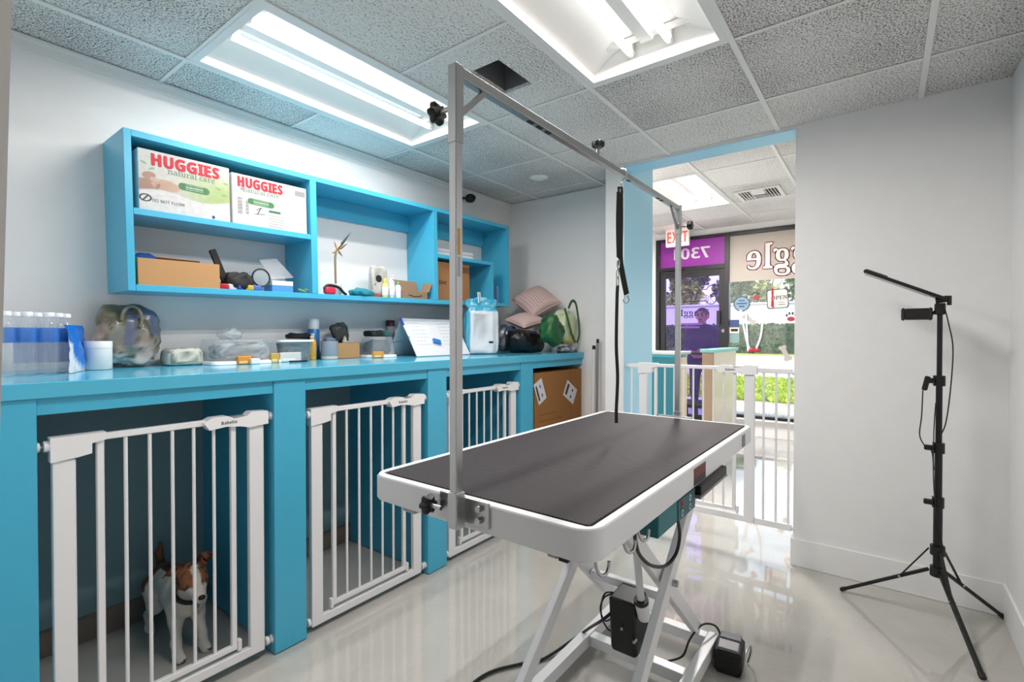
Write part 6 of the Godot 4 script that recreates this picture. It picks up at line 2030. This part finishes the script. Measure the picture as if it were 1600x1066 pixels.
	# green reusable bag
	var gx := -1.965
	var gc := on(873, 512, "X", gx)
	var gb := thing("shopping_bag", "green and pale yellow reusable shopping bag slumped at the worktop end", "shopping bag", V(gx, KY, -gc.z))
	mb = MB.new()
	mb.blob(on(862, 517, "X", gx + 0.015), Vector3(0.06, 0.095, 0.10), 0.022, 72, 7.0, 0.55, Basis(Vector3.RIGHT, -0.5), func(d: Vector3, k: float) -> Color:
		return lin(30, 96, 52) if k < 0.2 else lin(22, 66, 36), 44, false)
	put(mb, "bag_base", paint_mat("woven bag plastic", 0.45), gb)
	mb = MB.new()
	mb.blob(on(882, 511, "X", gx - 0.015), Vector3(0.06, 0.125, 0.095), 0.012, 73, 7.0, 0.45, Basis(Vector3.RIGHT, -0.28), func(d: Vector3, k: float) -> Color:
		if d.y < -0.1 and k > 0.02 and d.z < 0.2: return lin(232, 206, 60)
		return lin(206, 218, 180).lerp(lin(150, 172, 120), clampf(-k * 2.0, 0, 1)), 44, false)
	put(mb, "bag_face", mats["woven bag plastic"], gb)
	var H := func(x: float, y: float) -> Vector3: return on(x, y, "X", gx + 0.068)
	var strap := mat("dark green strap", srgb(52, 96, 44), 0.6)
	for pth in [[[882, 482], [887, 500], [893, 522], [899, 536]], [[888, 482], [893, 471], [899, 474], [903, 495], [905, 520], [901, 536]]]:
		var pp := []
		for q in pth: pp.append(H.call(q[0], q[1]))
		var cv := curve(pp, 6)
		var rings := []
		for i in cv.size():
			var dir: Vector3 = (cv[mini(i + 1, cv.size() - 1)] - cv[maxi(i - 1, 0)]).normalized()
			var side := dir.cross(Vector3(1, 0, 0)).normalized() * 0.011
			rings.append([cv[i] - side, cv[i] + side, cv[i] + side + Vector3(0.004, 0, 0), cv[i] - side + Vector3(0.004, 0, 0)])
		mb = MB.new()
		mb.loft(rings, true, true)
		put(mb, "handle", strap, gb)
	mb = MB.new()
	var cb := V(-2.0, KY + 0.022, dof(884, -2.0))
	mb.blob(cb, Vector3(0.07, 0.024, 0.11), 0.012, 83, 12.0, 0.8, Basis.IDENTITY, func(d: Vector3, k: float) -> Color: return lin(206, 206, 212) if k > -0.08 else lin(120, 128, 146), 36)
	tag(put(mb, "crumpled_linen", paint_mat("soft cotton", 0.85)), "crumpled white and grey linen under the green shopping bag", "linen")
	# rolled poles in the corner beyond the worktop
	for q in [[928, 540, 0.012, "white rolled tube with a dark cap in the corner beside the worktop"], [934, 530, 0.010, "taller grey metal pole with a black cap in the corner"]]:
		var top := on(q[0], q[1], "D", 3.40)
		var t := thing("corner_pole", q[3], "pole", V(top.x, 0, 3.40))
		p_tube(t, "shaft", steel if q[2] < 0.011 else mat("white tube", srgb(226, 226, 228), 0.4), [V(top.x, 0.0, 3.37), top + Vector3(0, -0.03, 0)], q[2], 14)
		p_tube(t, "end_cap", black, [top + Vector3(0, -0.03, 0), top], q[2] * 1.05, 14)
	# large carton on the floor in the open bay
	var d0 := 2.775
	var d1 := 3.425
	var big := thing("large_carton", "large brown cardboard carton with two white labels in the open bay", "carton", V(-2.2, 0, 3.1))
	var bm := mat("deep brown cardboard", srgb(152, 104, 54), 0.85)
	tri_tex(bm, kraft.albedo_texture, 2.0)
	var bo := p_box(big, "carton_body", bm, V(-2.50, 0.001, d0), V(-1.905, 1.0, d1), 0.004)
	p_box(bo, "flap_edge", mat("dark brown cardboard edge", srgb(120, 82, 44), 0.85), V(-1.9055, 0.30, d1 - 0.17), V(-1.9040, 0.998, d1 - 0.166), 0.0)
	var lab := func(px: float, py: float, w: float, hh: float, roll: float, called: String) -> void:
		var p := on(px, py, "X", -1.9035)
		var f := face_x(p, roll)
		var m2 := MB.new()
		m2.box(p, Vector3(w, hh, 0.001), 0.0, f.basis)
		var o := put(m2, called, mat("label paper", srgb(214, 214, 220), 0.6), bo)
		for k in 3:
			m2 = MB.new()
			m2.box(f * Vector3([-0.3, 0.12, 0.12][k] * w, [0.0, -0.22, 0.2][k] * hh, 0.0008), Vector3([0.16, 0.1, 0.1][k] * w, [0.7, 0.16, 0.16][k] * hh, 0.0006), 0.0, f.basis)
			put(m2, "print_block", mats["black ink"], o)
	lab.call(891, 613, 0.17, 0.125, -0.55, "shipping_label")
	lab.call(844, 612, 0.105, 0.16, 0.42, "shipping_label")
	var rl := on(916, 608, "X", -1.9038)
	p_box(bo, "fragile_sticker", mat("red sticker", srgb(172, 40, 34), 0.5), rl + V(0, -0.025, -0.05), rl + V(0.0008, 0.025, 0.05), 0.0)
	for k in 6: p_box(bo, "printed_line", mat("dark brown cardboard edge", srgb(120, 82, 44), 0.85), V(-1.9052, 0.70 - 0.045 * k, d0 + 0.05), V(-1.9044, 0.706 - 0.045 * k, d0 + 0.30 + 0.05 * (k % 3)), 0.0)
func p_lathe_thing(called: String, label: String, cat: String, m: Material, at: Vector3, prof: Array) -> void:
	var t := thing(called, label, cat, at)
	p_lathe(t, "body", m, at, prof, 20)
	p_lathe(t, "tip", m, at, [Vector2(0, prof[prof.size() - 1].y - 0.001), Vector2(0.004, prof[prof.size() - 1].y), Vector2(0.003, prof[prof.size() - 1].y + 0.006), Vector2(0, prof[prof.size() - 1].y + 0.006)], 12)
func pillow(c: Vector3, half: Vector3, b: Basis, label: String, dotted: bool) -> void:
	var t := thing("pillow", label, "pillow", c - Vector3(0, half.y, 0))
	var pt := func(u: float, w: float, s: float) -> Vector3:
		var x := u * 2.0 - 1.0
		var z := w * 2.0 - 1.0
		var puff := pow(maxf(0.0, (1.0 - x * x) * (1.0 - z * z)), 0.42)
		var pin := 1.0 - 0.06 * (1.0 - x * x) * z * z - 0.06 * (1.0 - z * z) * x * x
		return c + b * Vector3(x * half.x * pin, s * half.y * (0.04 + puff), z * half.z * pin)
	var dz := noise(101, 60.0, 1)
	var tone := lin(206, 178, 174)
	var mb := MB.new()
	mb.sheet(96, 96, func(u: float, w: float) -> Vector3: return pt.call(u, w, 1.0), func(u: float, w: float) -> Color:
		if dotted and u > 0.12 and u < 0.9 and w > 0.08 and w < 0.92 and (int(round(w * 96)) % 8) < 3 and ((int(round(u * 96)) + 3 * (int(round(w * 96)) / 8)) % 7) < 2: return lin(84, 66, 66)
		return tone, true)
	put(mb, "upper_face", paint_mat("brushed cotton", 0.85), t)
	mb = MB.new()
	mb.sheet(20, 20, func(u: float, w: float) -> Vector3: return pt.call(u, w, -1.0), func(u: float, w: float) -> Color: return tone)
	put(mb, "lower_face", mats["brushed cotton"], t)
	var edge := []
	for k in 4:
		for i in 10:
			var s := i / 10.0
			edge.append(pt.call([s, 1.0, 1.0 - s, 0.0][k], [0.0, s, 1.0, 1.0 - s][k], 0.0))
	edge.append(edge[0])
	p_tube(t, "piping", mat("pink piping", srgb(214, 190, 186), 0.8), edge, 0.0035, 6)
func whiteboard() -> void:
	var xb := -2.27
	var xt := -2.42
	var d0 := dof(652, xb)
	var d1 := dof(735, xb)
	var y1 := on(617, 497, "X", xt).y
	var e0 := dof(617, xt)
	var t := thing("desk_whiteboard", "small folding whiteboard with faint handwriting standing on the worktop", "whiteboard", V(-2.35, KY, (d0 + d1) * 0.5))
	var a := V(xb, KY + 0.004, d0)
	var b := V(xb, KY + 0.004, d1)
	var c := V(xt, y1, e0 + (d1 - d0) + 0.0)
	var d := V(xt, y1, e0)
	var u := (b - a).normalized()
	var up := (d - a)
	up = (up - u * up.dot(u))
	var hgt := up.length()
	var w := (b - a).length()
	up = up.normalized()
	var n := u.cross(up).normalized()
	var bas := Basis(u, up, n)
	var mid := a + u * w * 0.5 + up * hgt * 0.5
	var mb := MB.new()
	mb.box(mid - n * 0.004, Vector3(w, hgt, 0.008), 0.002, bas)
	var f := put(mb, "front_board", mat("white board edge", srgb(226, 228, 232), 0.4), t)
	var bz := noise(121, 0.11, 2)
	var wm := mat("whiteboard face", Color.WHITE, 0.2)
	wm.albedo_texture = tex(360, 240, func(x: int, y: int) -> Color:
		var k := Color8(232, 234, 238)
		for col in 2:
			var ox: float = 24.0 + 190.0 * col
			for r in 7:
				var oy: float = 26.0 + 24.0 * r
				var len: float = 60.0 + 40.0 * absf(bz.get_noise_2d(r * 40.0, col * 90.0)) * 2.0
				if x > ox and x < ox + len and fmod(x * 0.045 + r * 0.3, 1.0) < 0.78:
					var yy := oy + 4.0 * bz.get_noise_2d(x * 2.6, r * 50.0 + col * 300.0)
					if absf(y - yy) < 1.1: k = Color8(150, 152, 164)
			if absf(x - ox + 8.0 - (0.0 if col == 0 else 8.0)) < 0.8 and y > 20 and y < 180: k = Color8(190, 192, 200)
		return k)
	mb = MB.new()
	var hw := Vector2(w * 0.5 - 0.006, hgt * 0.5 - 0.006)
	mb.quad(mid + bas * Vector3(-hw.x, -hw.y, 0.0006), mid + bas * Vector3(hw.x, -hw.y, 0.0006), mid + bas * Vector3(hw.x, hw.y, 0.0006), mid + bas * Vector3(-hw.x, hw.y, 0.0006))
	put(mb, "writing_face", wm, f)
	# rear leaf
	var rb := a + Vector3(xt - xb - 0.13, 0, 0)
	var top := a + up * hgt
	var rup := (top - rb).normalized()
	mb = MB.new()
	mb.box((rb + top) * 0.5 + u * w * 0.5, Vector3(w, (top - rb).length(), 0.006), 0.002, Basis(u, rup, u.cross(rup)))
	put(mb, "rear_board", mats["white board edge"], t)
	p_tube(t, "brace", steel, [a + up * hgt * 0.45 - n * 0.008, rb.lerp(top, 0.35)], 0.002, 6)
	# eraser held on the face
	var er := thing("board_eraser", "small blue eraser stuck on the whiteboard", "eraser", mid)
	var q := on(680, 536, "X", -2.33)
	q = q - n * (q - mid).dot(n) + n * 0.011
	var ebas := bas * Basis(Vector3(0, 0, 1), -0.25)
	mb = MB.new()
	mb.box(q, Vector3(0.062, 0.034, 0.014), 0.003, ebas)
	put(mb, "eraser_body", mat("blue eraser plastic", srgb(44, 120, 208), 0.4), er)
	mb = MB.new()
	mb.box(q - n * 0.0085, Vector3(0.060, 0.032, 0.003), 0.0, ebas)
	put(mb, "felt_pad", mat("white felt", srgb(222, 222, 224), 0.9), er)
	# marker clipped to the left edge
	var pen := thing("board_marker", "white and blue marker clipped to the whiteboard edge", "marker", a + up * hgt * 0.7)
	var p0 := a + up * hgt * 0.98 - u * 0.012 + n * 0.006
	var p1 := a + up * hgt * 0.50 - u * 0.002 + n * 0.006
	p_tube(pen, "barrel", mat("white cap plastic", srgb(238, 240, 242), 0.4), [p0.lerp(p1, 0.4), p1], 0.007, 10)
	p_tube(pen, "cap", mat("navy cap", srgb(40, 60, 170), 0.4), [p0, p0.lerp(p1, 0.4)], 0.0075, 10)

# ------------------------------------------------------------------ bodies as one smooth surface
# bones: [a, b, ra, rb]; a smooth minimum of tapered capsules meshed as surface nets
func body_mesh(mb: MB, bones: Array, cell: float, k: float, paint: Callable) -> void:
	var lo := Vector3(1e9, 1e9, 1e9)
	var hi := -lo
	for b in bones:
		var r: float = maxf(b[2], b[3]) + cell * 3.0
		for p in [b[0], b[1]]:
			lo = lo.min(p - Vector3.ONE * r); hi = hi.max(p + Vector3.ONE * r)
	var nx := int((hi.x - lo.x) / cell) + 2
	var ny := int((hi.y - lo.y) / cell) + 2
	var nz := int((hi.z - lo.z) / cell) + 2
	var f := PackedFloat32Array()
	f.resize(nx * ny * nz)
	f.fill(1.0)
	for b in bones:
		var a: Vector3 = b[0]
		var c: Vector3 = b[1]
		var ra: float = b[2]
		var rb: float = b[3]
		var m := maxf(ra, rb) + k + cell * 2.0
		var l := (a.min(c) - Vector3.ONE * m - lo) / cell
		var h := (a.max(c) + Vector3.ONE * m - lo) / cell
		var ac := c - a
		var len2 := maxf(ac.length_squared(), 1e-9)
		for ix in range(maxi(0, int(l.x)), mini(nx - 1, int(h.x) + 1) + 1):
			for iy in range(maxi(0, int(l.y)), mini(ny - 1, int(h.y) + 1) + 1):
				for iz in range(maxi(0, int(l.z)), mini(nz - 1, int(h.z) + 1) + 1):
					var p := lo + Vector3(ix, iy, iz) * cell
					var t := clampf((p - a).dot(ac) / len2, 0.0, 1.0)
					var d := p.distance_to(a + ac * t) - lerpf(ra, rb, t)
					var i := (ix * ny + iy) * nz + iz
					var g := f[i]
					var hh := clampf(0.5 + 0.5 * (g - d) / k, 0.0, 1.0)
					f[i] = lerpf(g, d, hh) - k * hh * (1.0 - hh)
	var at := {}
	var pos := PackedVector3Array()
	var nor := PackedVector3Array()
	var sx := ny * nz
	for ix in nx - 1:
		for iy in ny - 1:
			for iz in nz - 1:
				var i := (ix * ny + iy) * nz + iz
				var c := [f[i], f[i + sx], f[i + nz], f[i + sx + nz], f[i + 1], f[i + sx + 1], f[i + nz + 1], f[i + sx + nz + 1]]
				var neg := 0
				for q in 8:
					if c[q] < 0.0: neg += 1
				if neg == 0 or neg == 8: continue
				var s := Vector3.ZERO
				var cnt := 0
				for e in [[0, 1], [2, 3], [4, 5], [6, 7], [0, 2], [1, 3], [4, 6], [5, 7], [0, 4], [1, 5], [2, 6], [3, 7]]:
					var u: float = c[e[0]]
					var w: float = c[e[1]]
					if (u < 0.0) == (w < 0.0): continue
					var t := u / (u - w)
					var pa := Vector3(e[0] & 1, (e[0] >> 1) & 1, (e[0] >> 2) & 1)
					var pb := Vector3(e[1] & 1, (e[1] >> 1) & 1, (e[1] >> 2) & 1)
					s += pa.lerp(pb, t); cnt += 1
				at[i] = pos.size()
				pos.append(lo + (Vector3(ix, iy, iz) + s / cnt) * cell)
				nor.append(Vector3(c[1] + c[3] + c[5] + c[7] - c[0] - c[2] - c[4] - c[6], c[2] + c[3] + c[6] + c[7] - c[0] - c[1] - c[4] - c[5], c[4] + c[5] + c[6] + c[7] - c[0] - c[1] - c[2] - c[3]).normalized())
	mb.painted = true
	var cols := []
	for q in pos.size(): cols.append(paint.call(pos[q], nor[q]))
	for key in at:
		var i: int = key
		var iz := i % nz
		var iy := (i / nz) % ny
		var ix := i / sx
		for ax in 3:
			var j: int = i + [sx, nz, 1][ax]
			if (f[i] < 0.0) == (f[j] < 0.0): continue
			var o1: int = [nz, 1, sx][ax]
			var o2: int = [1, sx, nz][ax]
			if (ax != 0 and ix == 0) or (ax != 1 and iy == 0) or (ax != 2 and iz == 0): continue
			if not (at.has(i - o1) and at.has(i - o2) and at.has(i - o1 - o2)): continue
			var q := [at[i], at[i - o1], at[i - o1 - o2], at[i - o2]]
			mb.tri(pos[q[0]], pos[q[1]], pos[q[2]], nor[q[0]], nor[q[1]], nor[q[2]], Vector2.ZERO, Vector2.ZERO, Vector2.ZERO, cols[q[0]], cols[q[1]], cols[q[2]])
			mb.tri(pos[q[0]], pos[q[2]], pos[q[3]], nor[q[0]], nor[q[2]], nor[q[3]], Vector2.ZERO, Vector2.ZERO, Vector2.ZERO, cols[q[0]], cols[q[2]], cols[q[3]])

func build_dog() -> void:
	var P := func(x: float, y: float, d: float) -> Vector3: return V(x, y, d)
	var b := []
	var add := func(a: Vector3, c: Vector3, ra: float, rb: float) -> void: b.append([a, c, ra, rb])
	# trunk: deep chest to a narrow loin, low in front because the puppy leans down
	add.call(P.call(-2.215, 0.205, 0.778), P.call(-2.285, 0.215, 0.778), 0.066, 0.070)
	add.call(P.call(-2.285, 0.215, 0.778), P.call(-2.375, 0.225, 0.776), 0.070, 0.056)
	add.call(P.call(-2.375, 0.225, 0.776), P.call(-2.455, 0.225, 0.776), 0.056, 0.060)
	# neck and skull
	add.call(P.call(-2.205, 0.235, 0.777), P.call(-2.165, 0.290, 0.774), 0.050, 0.045)
	add.call(P.call(-2.170, 0.312, 0.774), P.call(-2.150, 0.306, 0.774), 0.054, 0.050)
	add.call(P.call(-2.135, 0.292, 0.774), P.call(-2.090, 0.262, 0.772), 0.036, 0.023)
	add.call(P.call(-2.125, 0.278, 0.774), P.call(-2.098, 0.250, 0.772), 0.026, 0.018)
	# front legs: shoulder, elbow, wrist, paw
	for s in [[0.738, 0.728], [0.815, 0.818]]:
		var m: float = s[0]
		var e: float = s[1]
		add.call(P.call(-2.235, 0.190, m), P.call(-2.225, 0.135, m), 0.034, 0.026)
		add.call(P.call(-2.225, 0.135, m), P.call(-2.195, 0.060, e), 0.024, 0.017)
		add.call(P.call(-2.195, 0.060, e), P.call(-2.180, 0.022, e), 0.017, 0.017)
		add.call(P.call(-2.180, 0.018, e), P.call(-2.158, 0.014, e), 0.017, 0.014)
		for t in [-0.010, 0.0, 0.010]: add.call(P.call(-2.158, 0.012, e + t), P.call(-2.145, 0.010, e + t), 0.008, 0.007)
	# hind legs: hip, knee forward, hock back, shank, paw
	for s in [[0.735, 0.725], [0.818, 0.828]]:
		var m: float = s[0]
		var e: float = s[1]
		add.call(P.call(-2.450, 0.205, m), P.call(-2.405, 0.135, e), 0.046, 0.030)
		add.call(P.call(-2.405, 0.135, e), P.call(-2.490, 0.075, e), 0.027, 0.016)
		add.call(P.call(-2.490, 0.075, e), P.call(-2.480, 0.020, e), 0.015, 0.015)
		add.call(P.call(-2.482, 0.016, e), P.call(-2.450, 0.013, e), 0.016, 0.013)
	# tail
	add.call(P.call(-2.500, 0.255, 0.776), P.call(-2.535, 0.305, 0.778), 0.018, 0.013)
	add.call(P.call(-2.535, 0.305, 0.778), P.call(-2.525, 0.350, 0.782), 0.013, 0.008)
	var white := lin(214, 208, 200)
	var brown := lin(150, 96, 66)
	var dark := lin(84, 62, 52)
	var z := noise(131, 26.0, 3)
	var mb := MB.new()
	body_mesh(mb, b, 0.0065, 0.016, func(p: Vector3, n: Vector3) -> Color:
		var d := -p.z
		var k := z.get_noise_3d(p.x, p.y, p.z)
		var c := white
		var blaze := absf(d - 0.773) < 0.011 + 0.006 * k
		if p.x > -2.225 and p.y > 0.288 + 0.012 * k + (p.x + 2.12) * 0.35 and not (blaze and p.x > -2.15): c = brown if k > -0.15 else dark
		if p.x < -2.33 and p.y > 0.21 + 0.03 * k and d > 0.75: c = dark
		if p.x < -2.43 and p.y > 0.2: c = dark.lerp(brown, 0.4)
		if p.y < 0.016 and p.x > -2.2 and k > 0.1: c = dark
		c = c * (1.0 + 0.10 * k)
		return Color(c.r, c.g, c.b))
	# face details on the same surface: eyes, nose, mouth; ears are part of the body mesh
	var t := thing("puppy", "small white and brown puppy with a dark collar behind the kennel gate", "dog", V(-2.32, 0, 0.776))
	mb.col = brown * 0.8
	for s in [-1.0, 1.0]:
		var e0 := V(-2.178, 0.345, 0.774 + s * 0.036)
		var e1 := V(-2.185, 0.392 if s > 0.0 else 0.372, 0.774 + s * (0.062 if s > 0.0 else 0.078))
		var e2 := V(-2.160, 0.374 if s > 0.0 else 0.346, 0.774 + s * (0.084 if s > 0.0 else 0.098))
		var rings := []
		for i in 7:
			var tt := i / 6.0
			var c0: Vector3 = e0.lerp(e1, tt).lerp(e1.lerp(e2, tt), tt)
			var w := 0.024 * sqrt(maxf(0.0, 1.0 - tt * tt)) + 0.002
			rings.append([c0 + Vector3(-0.010, -0.004, 0) * (1.0 - tt * 0.7), c0 + Vector3(0, -w * 0.7, -s * w * 0.7), c0 + Vector3(0.008, 0, 0) * (1.0 - tt * 0.6), c0 + Vector3(0, w * 0.7, s * w * 0.7)])
		mb.loft(rings)
	put(mb, "body", paint_mat("short dog fur", 0.85), t)
	for s in [-1.0, 1.0]:
		mb = MB.new()
		mb.blob(V(-2.113, 0.312, 0.774 + s * 0.023), Vector3(0.006, 0.008, 0.008), 0.0, 1, 1.0, 1.0, Basis.IDENTITY, null, 12, false)
		put(mb, "eye", mat("dark wet eye", srgb(18, 14, 12), 0.08), t)
	mb = MB.new()
	mb.blob(V(-2.068, 0.262, 0.772), Vector3(0.009, 0.009, 0.012), 0.0, 1, 1.0, 0.8, Basis.IDENTITY, null, 14, false)
	put(mb, "nose", mat("dark nose", srgb(26, 22, 22), 0.3), t)
	var ring := []
	var ctr := V(-2.183, 0.255, 0.776)
	var ax := Vector3(0.6, 0.8, 0.0).normalized()
	var u := ax.cross(Vector3(0, 0, 1)).normalized()
	for i in 25:
		var a := TAU * i / 24
		ring.append(ctr + (u * cos(a) + Vector3(0, 0, 1) * sin(a)) * 0.056)
	var col := p_tube(t, "collar", mat("dark collar", srgb(30, 28, 32), 0.6), ring, 0.0085, 8)
	mb = MB.new()
	mb.cyl(V(-2.128, 0.205, 0.776), V(-2.124, 0.204, 0.776), 0.011, -1.0, 14)
	put(mb, "tag_disc", steel, col)

func build_person() -> void:
	# stands on the pavement just outside the violet door, hands together at the waist
	var D := 7.45
	var X := on(1097, 500, "D", D).x
	var g := -0.03
	var P := func(x: float, y: float, d: float) -> Vector3: return V(X + x, g + y, D + d)
	var b := []
	var add := func(a: Vector3, c: Vector3, ra: float, rb: float) -> void: b.append([a, c, ra, rb])
	add.call(P.call(-0.09, 0.93, 0), P.call(0.09, 0.93, 0), 0.13, 0.13)
	add.call(P.call(0, 0.95, 0), P.call(0, 1.14, 0.01), 0.145, 0.135)
	add.call(P.call(-0.07, 1.22, 0.01), P.call(0.07, 1.22, 0.01), 0.125, 0.125)
	add.call(P.call(-0.11, 1.36, 0.01), P.call(0.11, 1.36, 0.01), 0.085, 0.085)
	add.call(P.call(0, 1.38, 0.01), P.call(0, 1.49, -0.005), 0.065, 0.055)
	for s in [-1.0, 1.0]:
		add.call(P.call(s * 0.175, 1.36, 0.01), P.call(s * 0.225, 1.10, 0.03), 0.062, 0.046)
		add.call(P.call(s * 0.225, 1.10, 0.03), P.call(s * 0.075, 1.02, -0.19), 0.044, 0.030)
		add.call(P.call(s * 0.09, 0.90, 0), P.call(s * 0.10, 0.49, -0.01), 0.092, 0.062)
		add.call(P.call(s * 0.10, 0.49, -0.01), P.call(s * 0.10, 0.09, 0.02), 0.058, 0.042)
		add.call(P.call(s * 0.10, 0.05, 0.03), P.call(s * 0.115, 0.04, -0.13), 0.045, 0.036)
	var skin := lin(206, 150, 128)
	var shirt := lin(34, 38, 62)
	var jeans := lin(40, 44, 66)
	var mb := MB.new()
	body_mesh(mb, b, 0.017, 0.04, func(p: Vector3, n: Vector3) -> Color:
		var y := p.y - g
		var dx := absf(p.x - X)
		if y < 0.085: return lin(40, 36, 38)
		if y < 0.92 and dx < 0.24 and -p.z > D - 0.14: return jeans
		if y > 1.455 and dx < 0.08: return skin
		if y < 1.13 and -p.z < D - 0.02 and y > 0.96 and (-p.z < D - 0.05 or dx > 0.2) and (-p.z - D) < -0.13: return skin
		return shirt)
	# head: skull, jaw, nose, brow, ears on a finer grid
	b.clear()
	add.call(P.call(0, 1.575, 0.012), P.call(0, 1.600, 0.002), 0.088, 0.086)
	add.call(P.call(0, 1.545, -0.02), P.call(0, 1.515, -0.045), 0.062, 0.042)
	add.call(P.call(0, 1.572, -0.088), P.call(0, 1.545, -0.104), 0.010, 0.015)
	add.call(P.call(-0.03, 1.590, -0.075), P.call(0.03, 1.590, -0.075), 0.016, 0.016)
	add.call(P.call(-0.015, 1.518, -0.084), P.call(0.015, 1.518, -0.084), 0.009, 0.009)
	add.call(P.call(0, 1.48, 0.0), P.call(0, 1.53, 0.0), 0.055, 0.055)
	for s in [-1.0, 1.0]: add.call(P.call(s * 0.090, 1.585, 0.012), P.call(s * 0.088, 1.545, 0.008), 0.013, 0.009)
	body_mesh(mb, b, 0.008, 0.014, func(p: Vector3, n: Vector3) -> Color:
		var y := p.y - g
		if absf(y - 1.518) < 0.008 and -p.z < D - 0.085 and absf(p.x - X) < 0.025: return lin(150, 84, 80)
		return skin)
	# hands: palm, four unequal curled fingers and a thumb each, closed around one another
	for s in [-1.0, 1.0]:
		b.clear()
		var w: Vector3 = P.call(s * 0.075, 1.02, -0.19)
		var pa: Vector3 = P.call(s * 0.030, 1.005, -0.225)
		add.call(w, pa, 0.026, 0.028)
		for f in 4:
			var off := Vector3(0, 0.026 - 0.018 * f, 0.002)
			var k0: Vector3 = pa + off + Vector3(-s * 0.014, 0, 0.008 + 0.006 * s)
			var ln: float = [0.030, 0.034, 0.032, 0.025][f]
			var k1 := k0 + Vector3(-s * ln, -0.004, 0.008)
			var k2 := k1 + Vector3(-s * ln * 0.6, -0.010, -0.014)
			add.call(k0, k1, 0.0105, 0.0095); add.call(k1, k2, 0.0095, 0.008)
		var th: Vector3 = w.lerp(pa, 0.45) + Vector3(0, 0.024, 0.006)
		add.call(th, th + Vector3(-s * 0.022, 0.022, 0.012), 0.012, 0.010)
		add.call(th + Vector3(-s * 0.022, 0.022, 0.012), th + Vector3(-s * 0.048, 0.022, 0.010), 0.010, 0.008)
		body_mesh(mb, b, 0.005, 0.006, func(p: Vector3, n: Vector3) -> Color: return skin)
	var t := thing("person", "person in a dark T-shirt standing outside the violet glass door with hands joined", "person", P.call(0, 0, 0))
	put(mb, "body", paint_mat("skin and clothing", 0.75), t)
	# short dark hair as a cap over the skull
	mb = MB.new()
	var hz := noise(141, 40.0, 2)
	mb.sheet(28, 14, func(u: float, w: float) -> Vector3:
		var th := u * TAU
		var ph := lerpf(-0.25 + 0.85 * maxf(0.0, cos(th)), PI * 0.5, w)
		var r := 0.097 + 0.006 * hz.get_noise_2d(u * 30.0, w * 8.0)
		var c: Vector3 = P.call(0, 1.592, 0.010)
		return c + Vector3(sin(th) * cos(ph) * r, sin(ph) * r * 1.06, cos(th) * cos(ph) * r))
	put(mb, "hair", mat("dark brown hair", srgb(34, 26, 24), 0.7), t)
	for s in [-1.0, 1.0]:
		mb = MB.new()
		mb.blob(P.call(s * 0.032, 1.574, -0.078), Vector3(0.011, 0.007, 0.006), 0.0, 1, 1.0, 1.0, Basis.IDENTITY, null, 12, false)
		put(mb, "eye", mat("dark wet eye", srgb(18, 14, 12), 0.08), t)
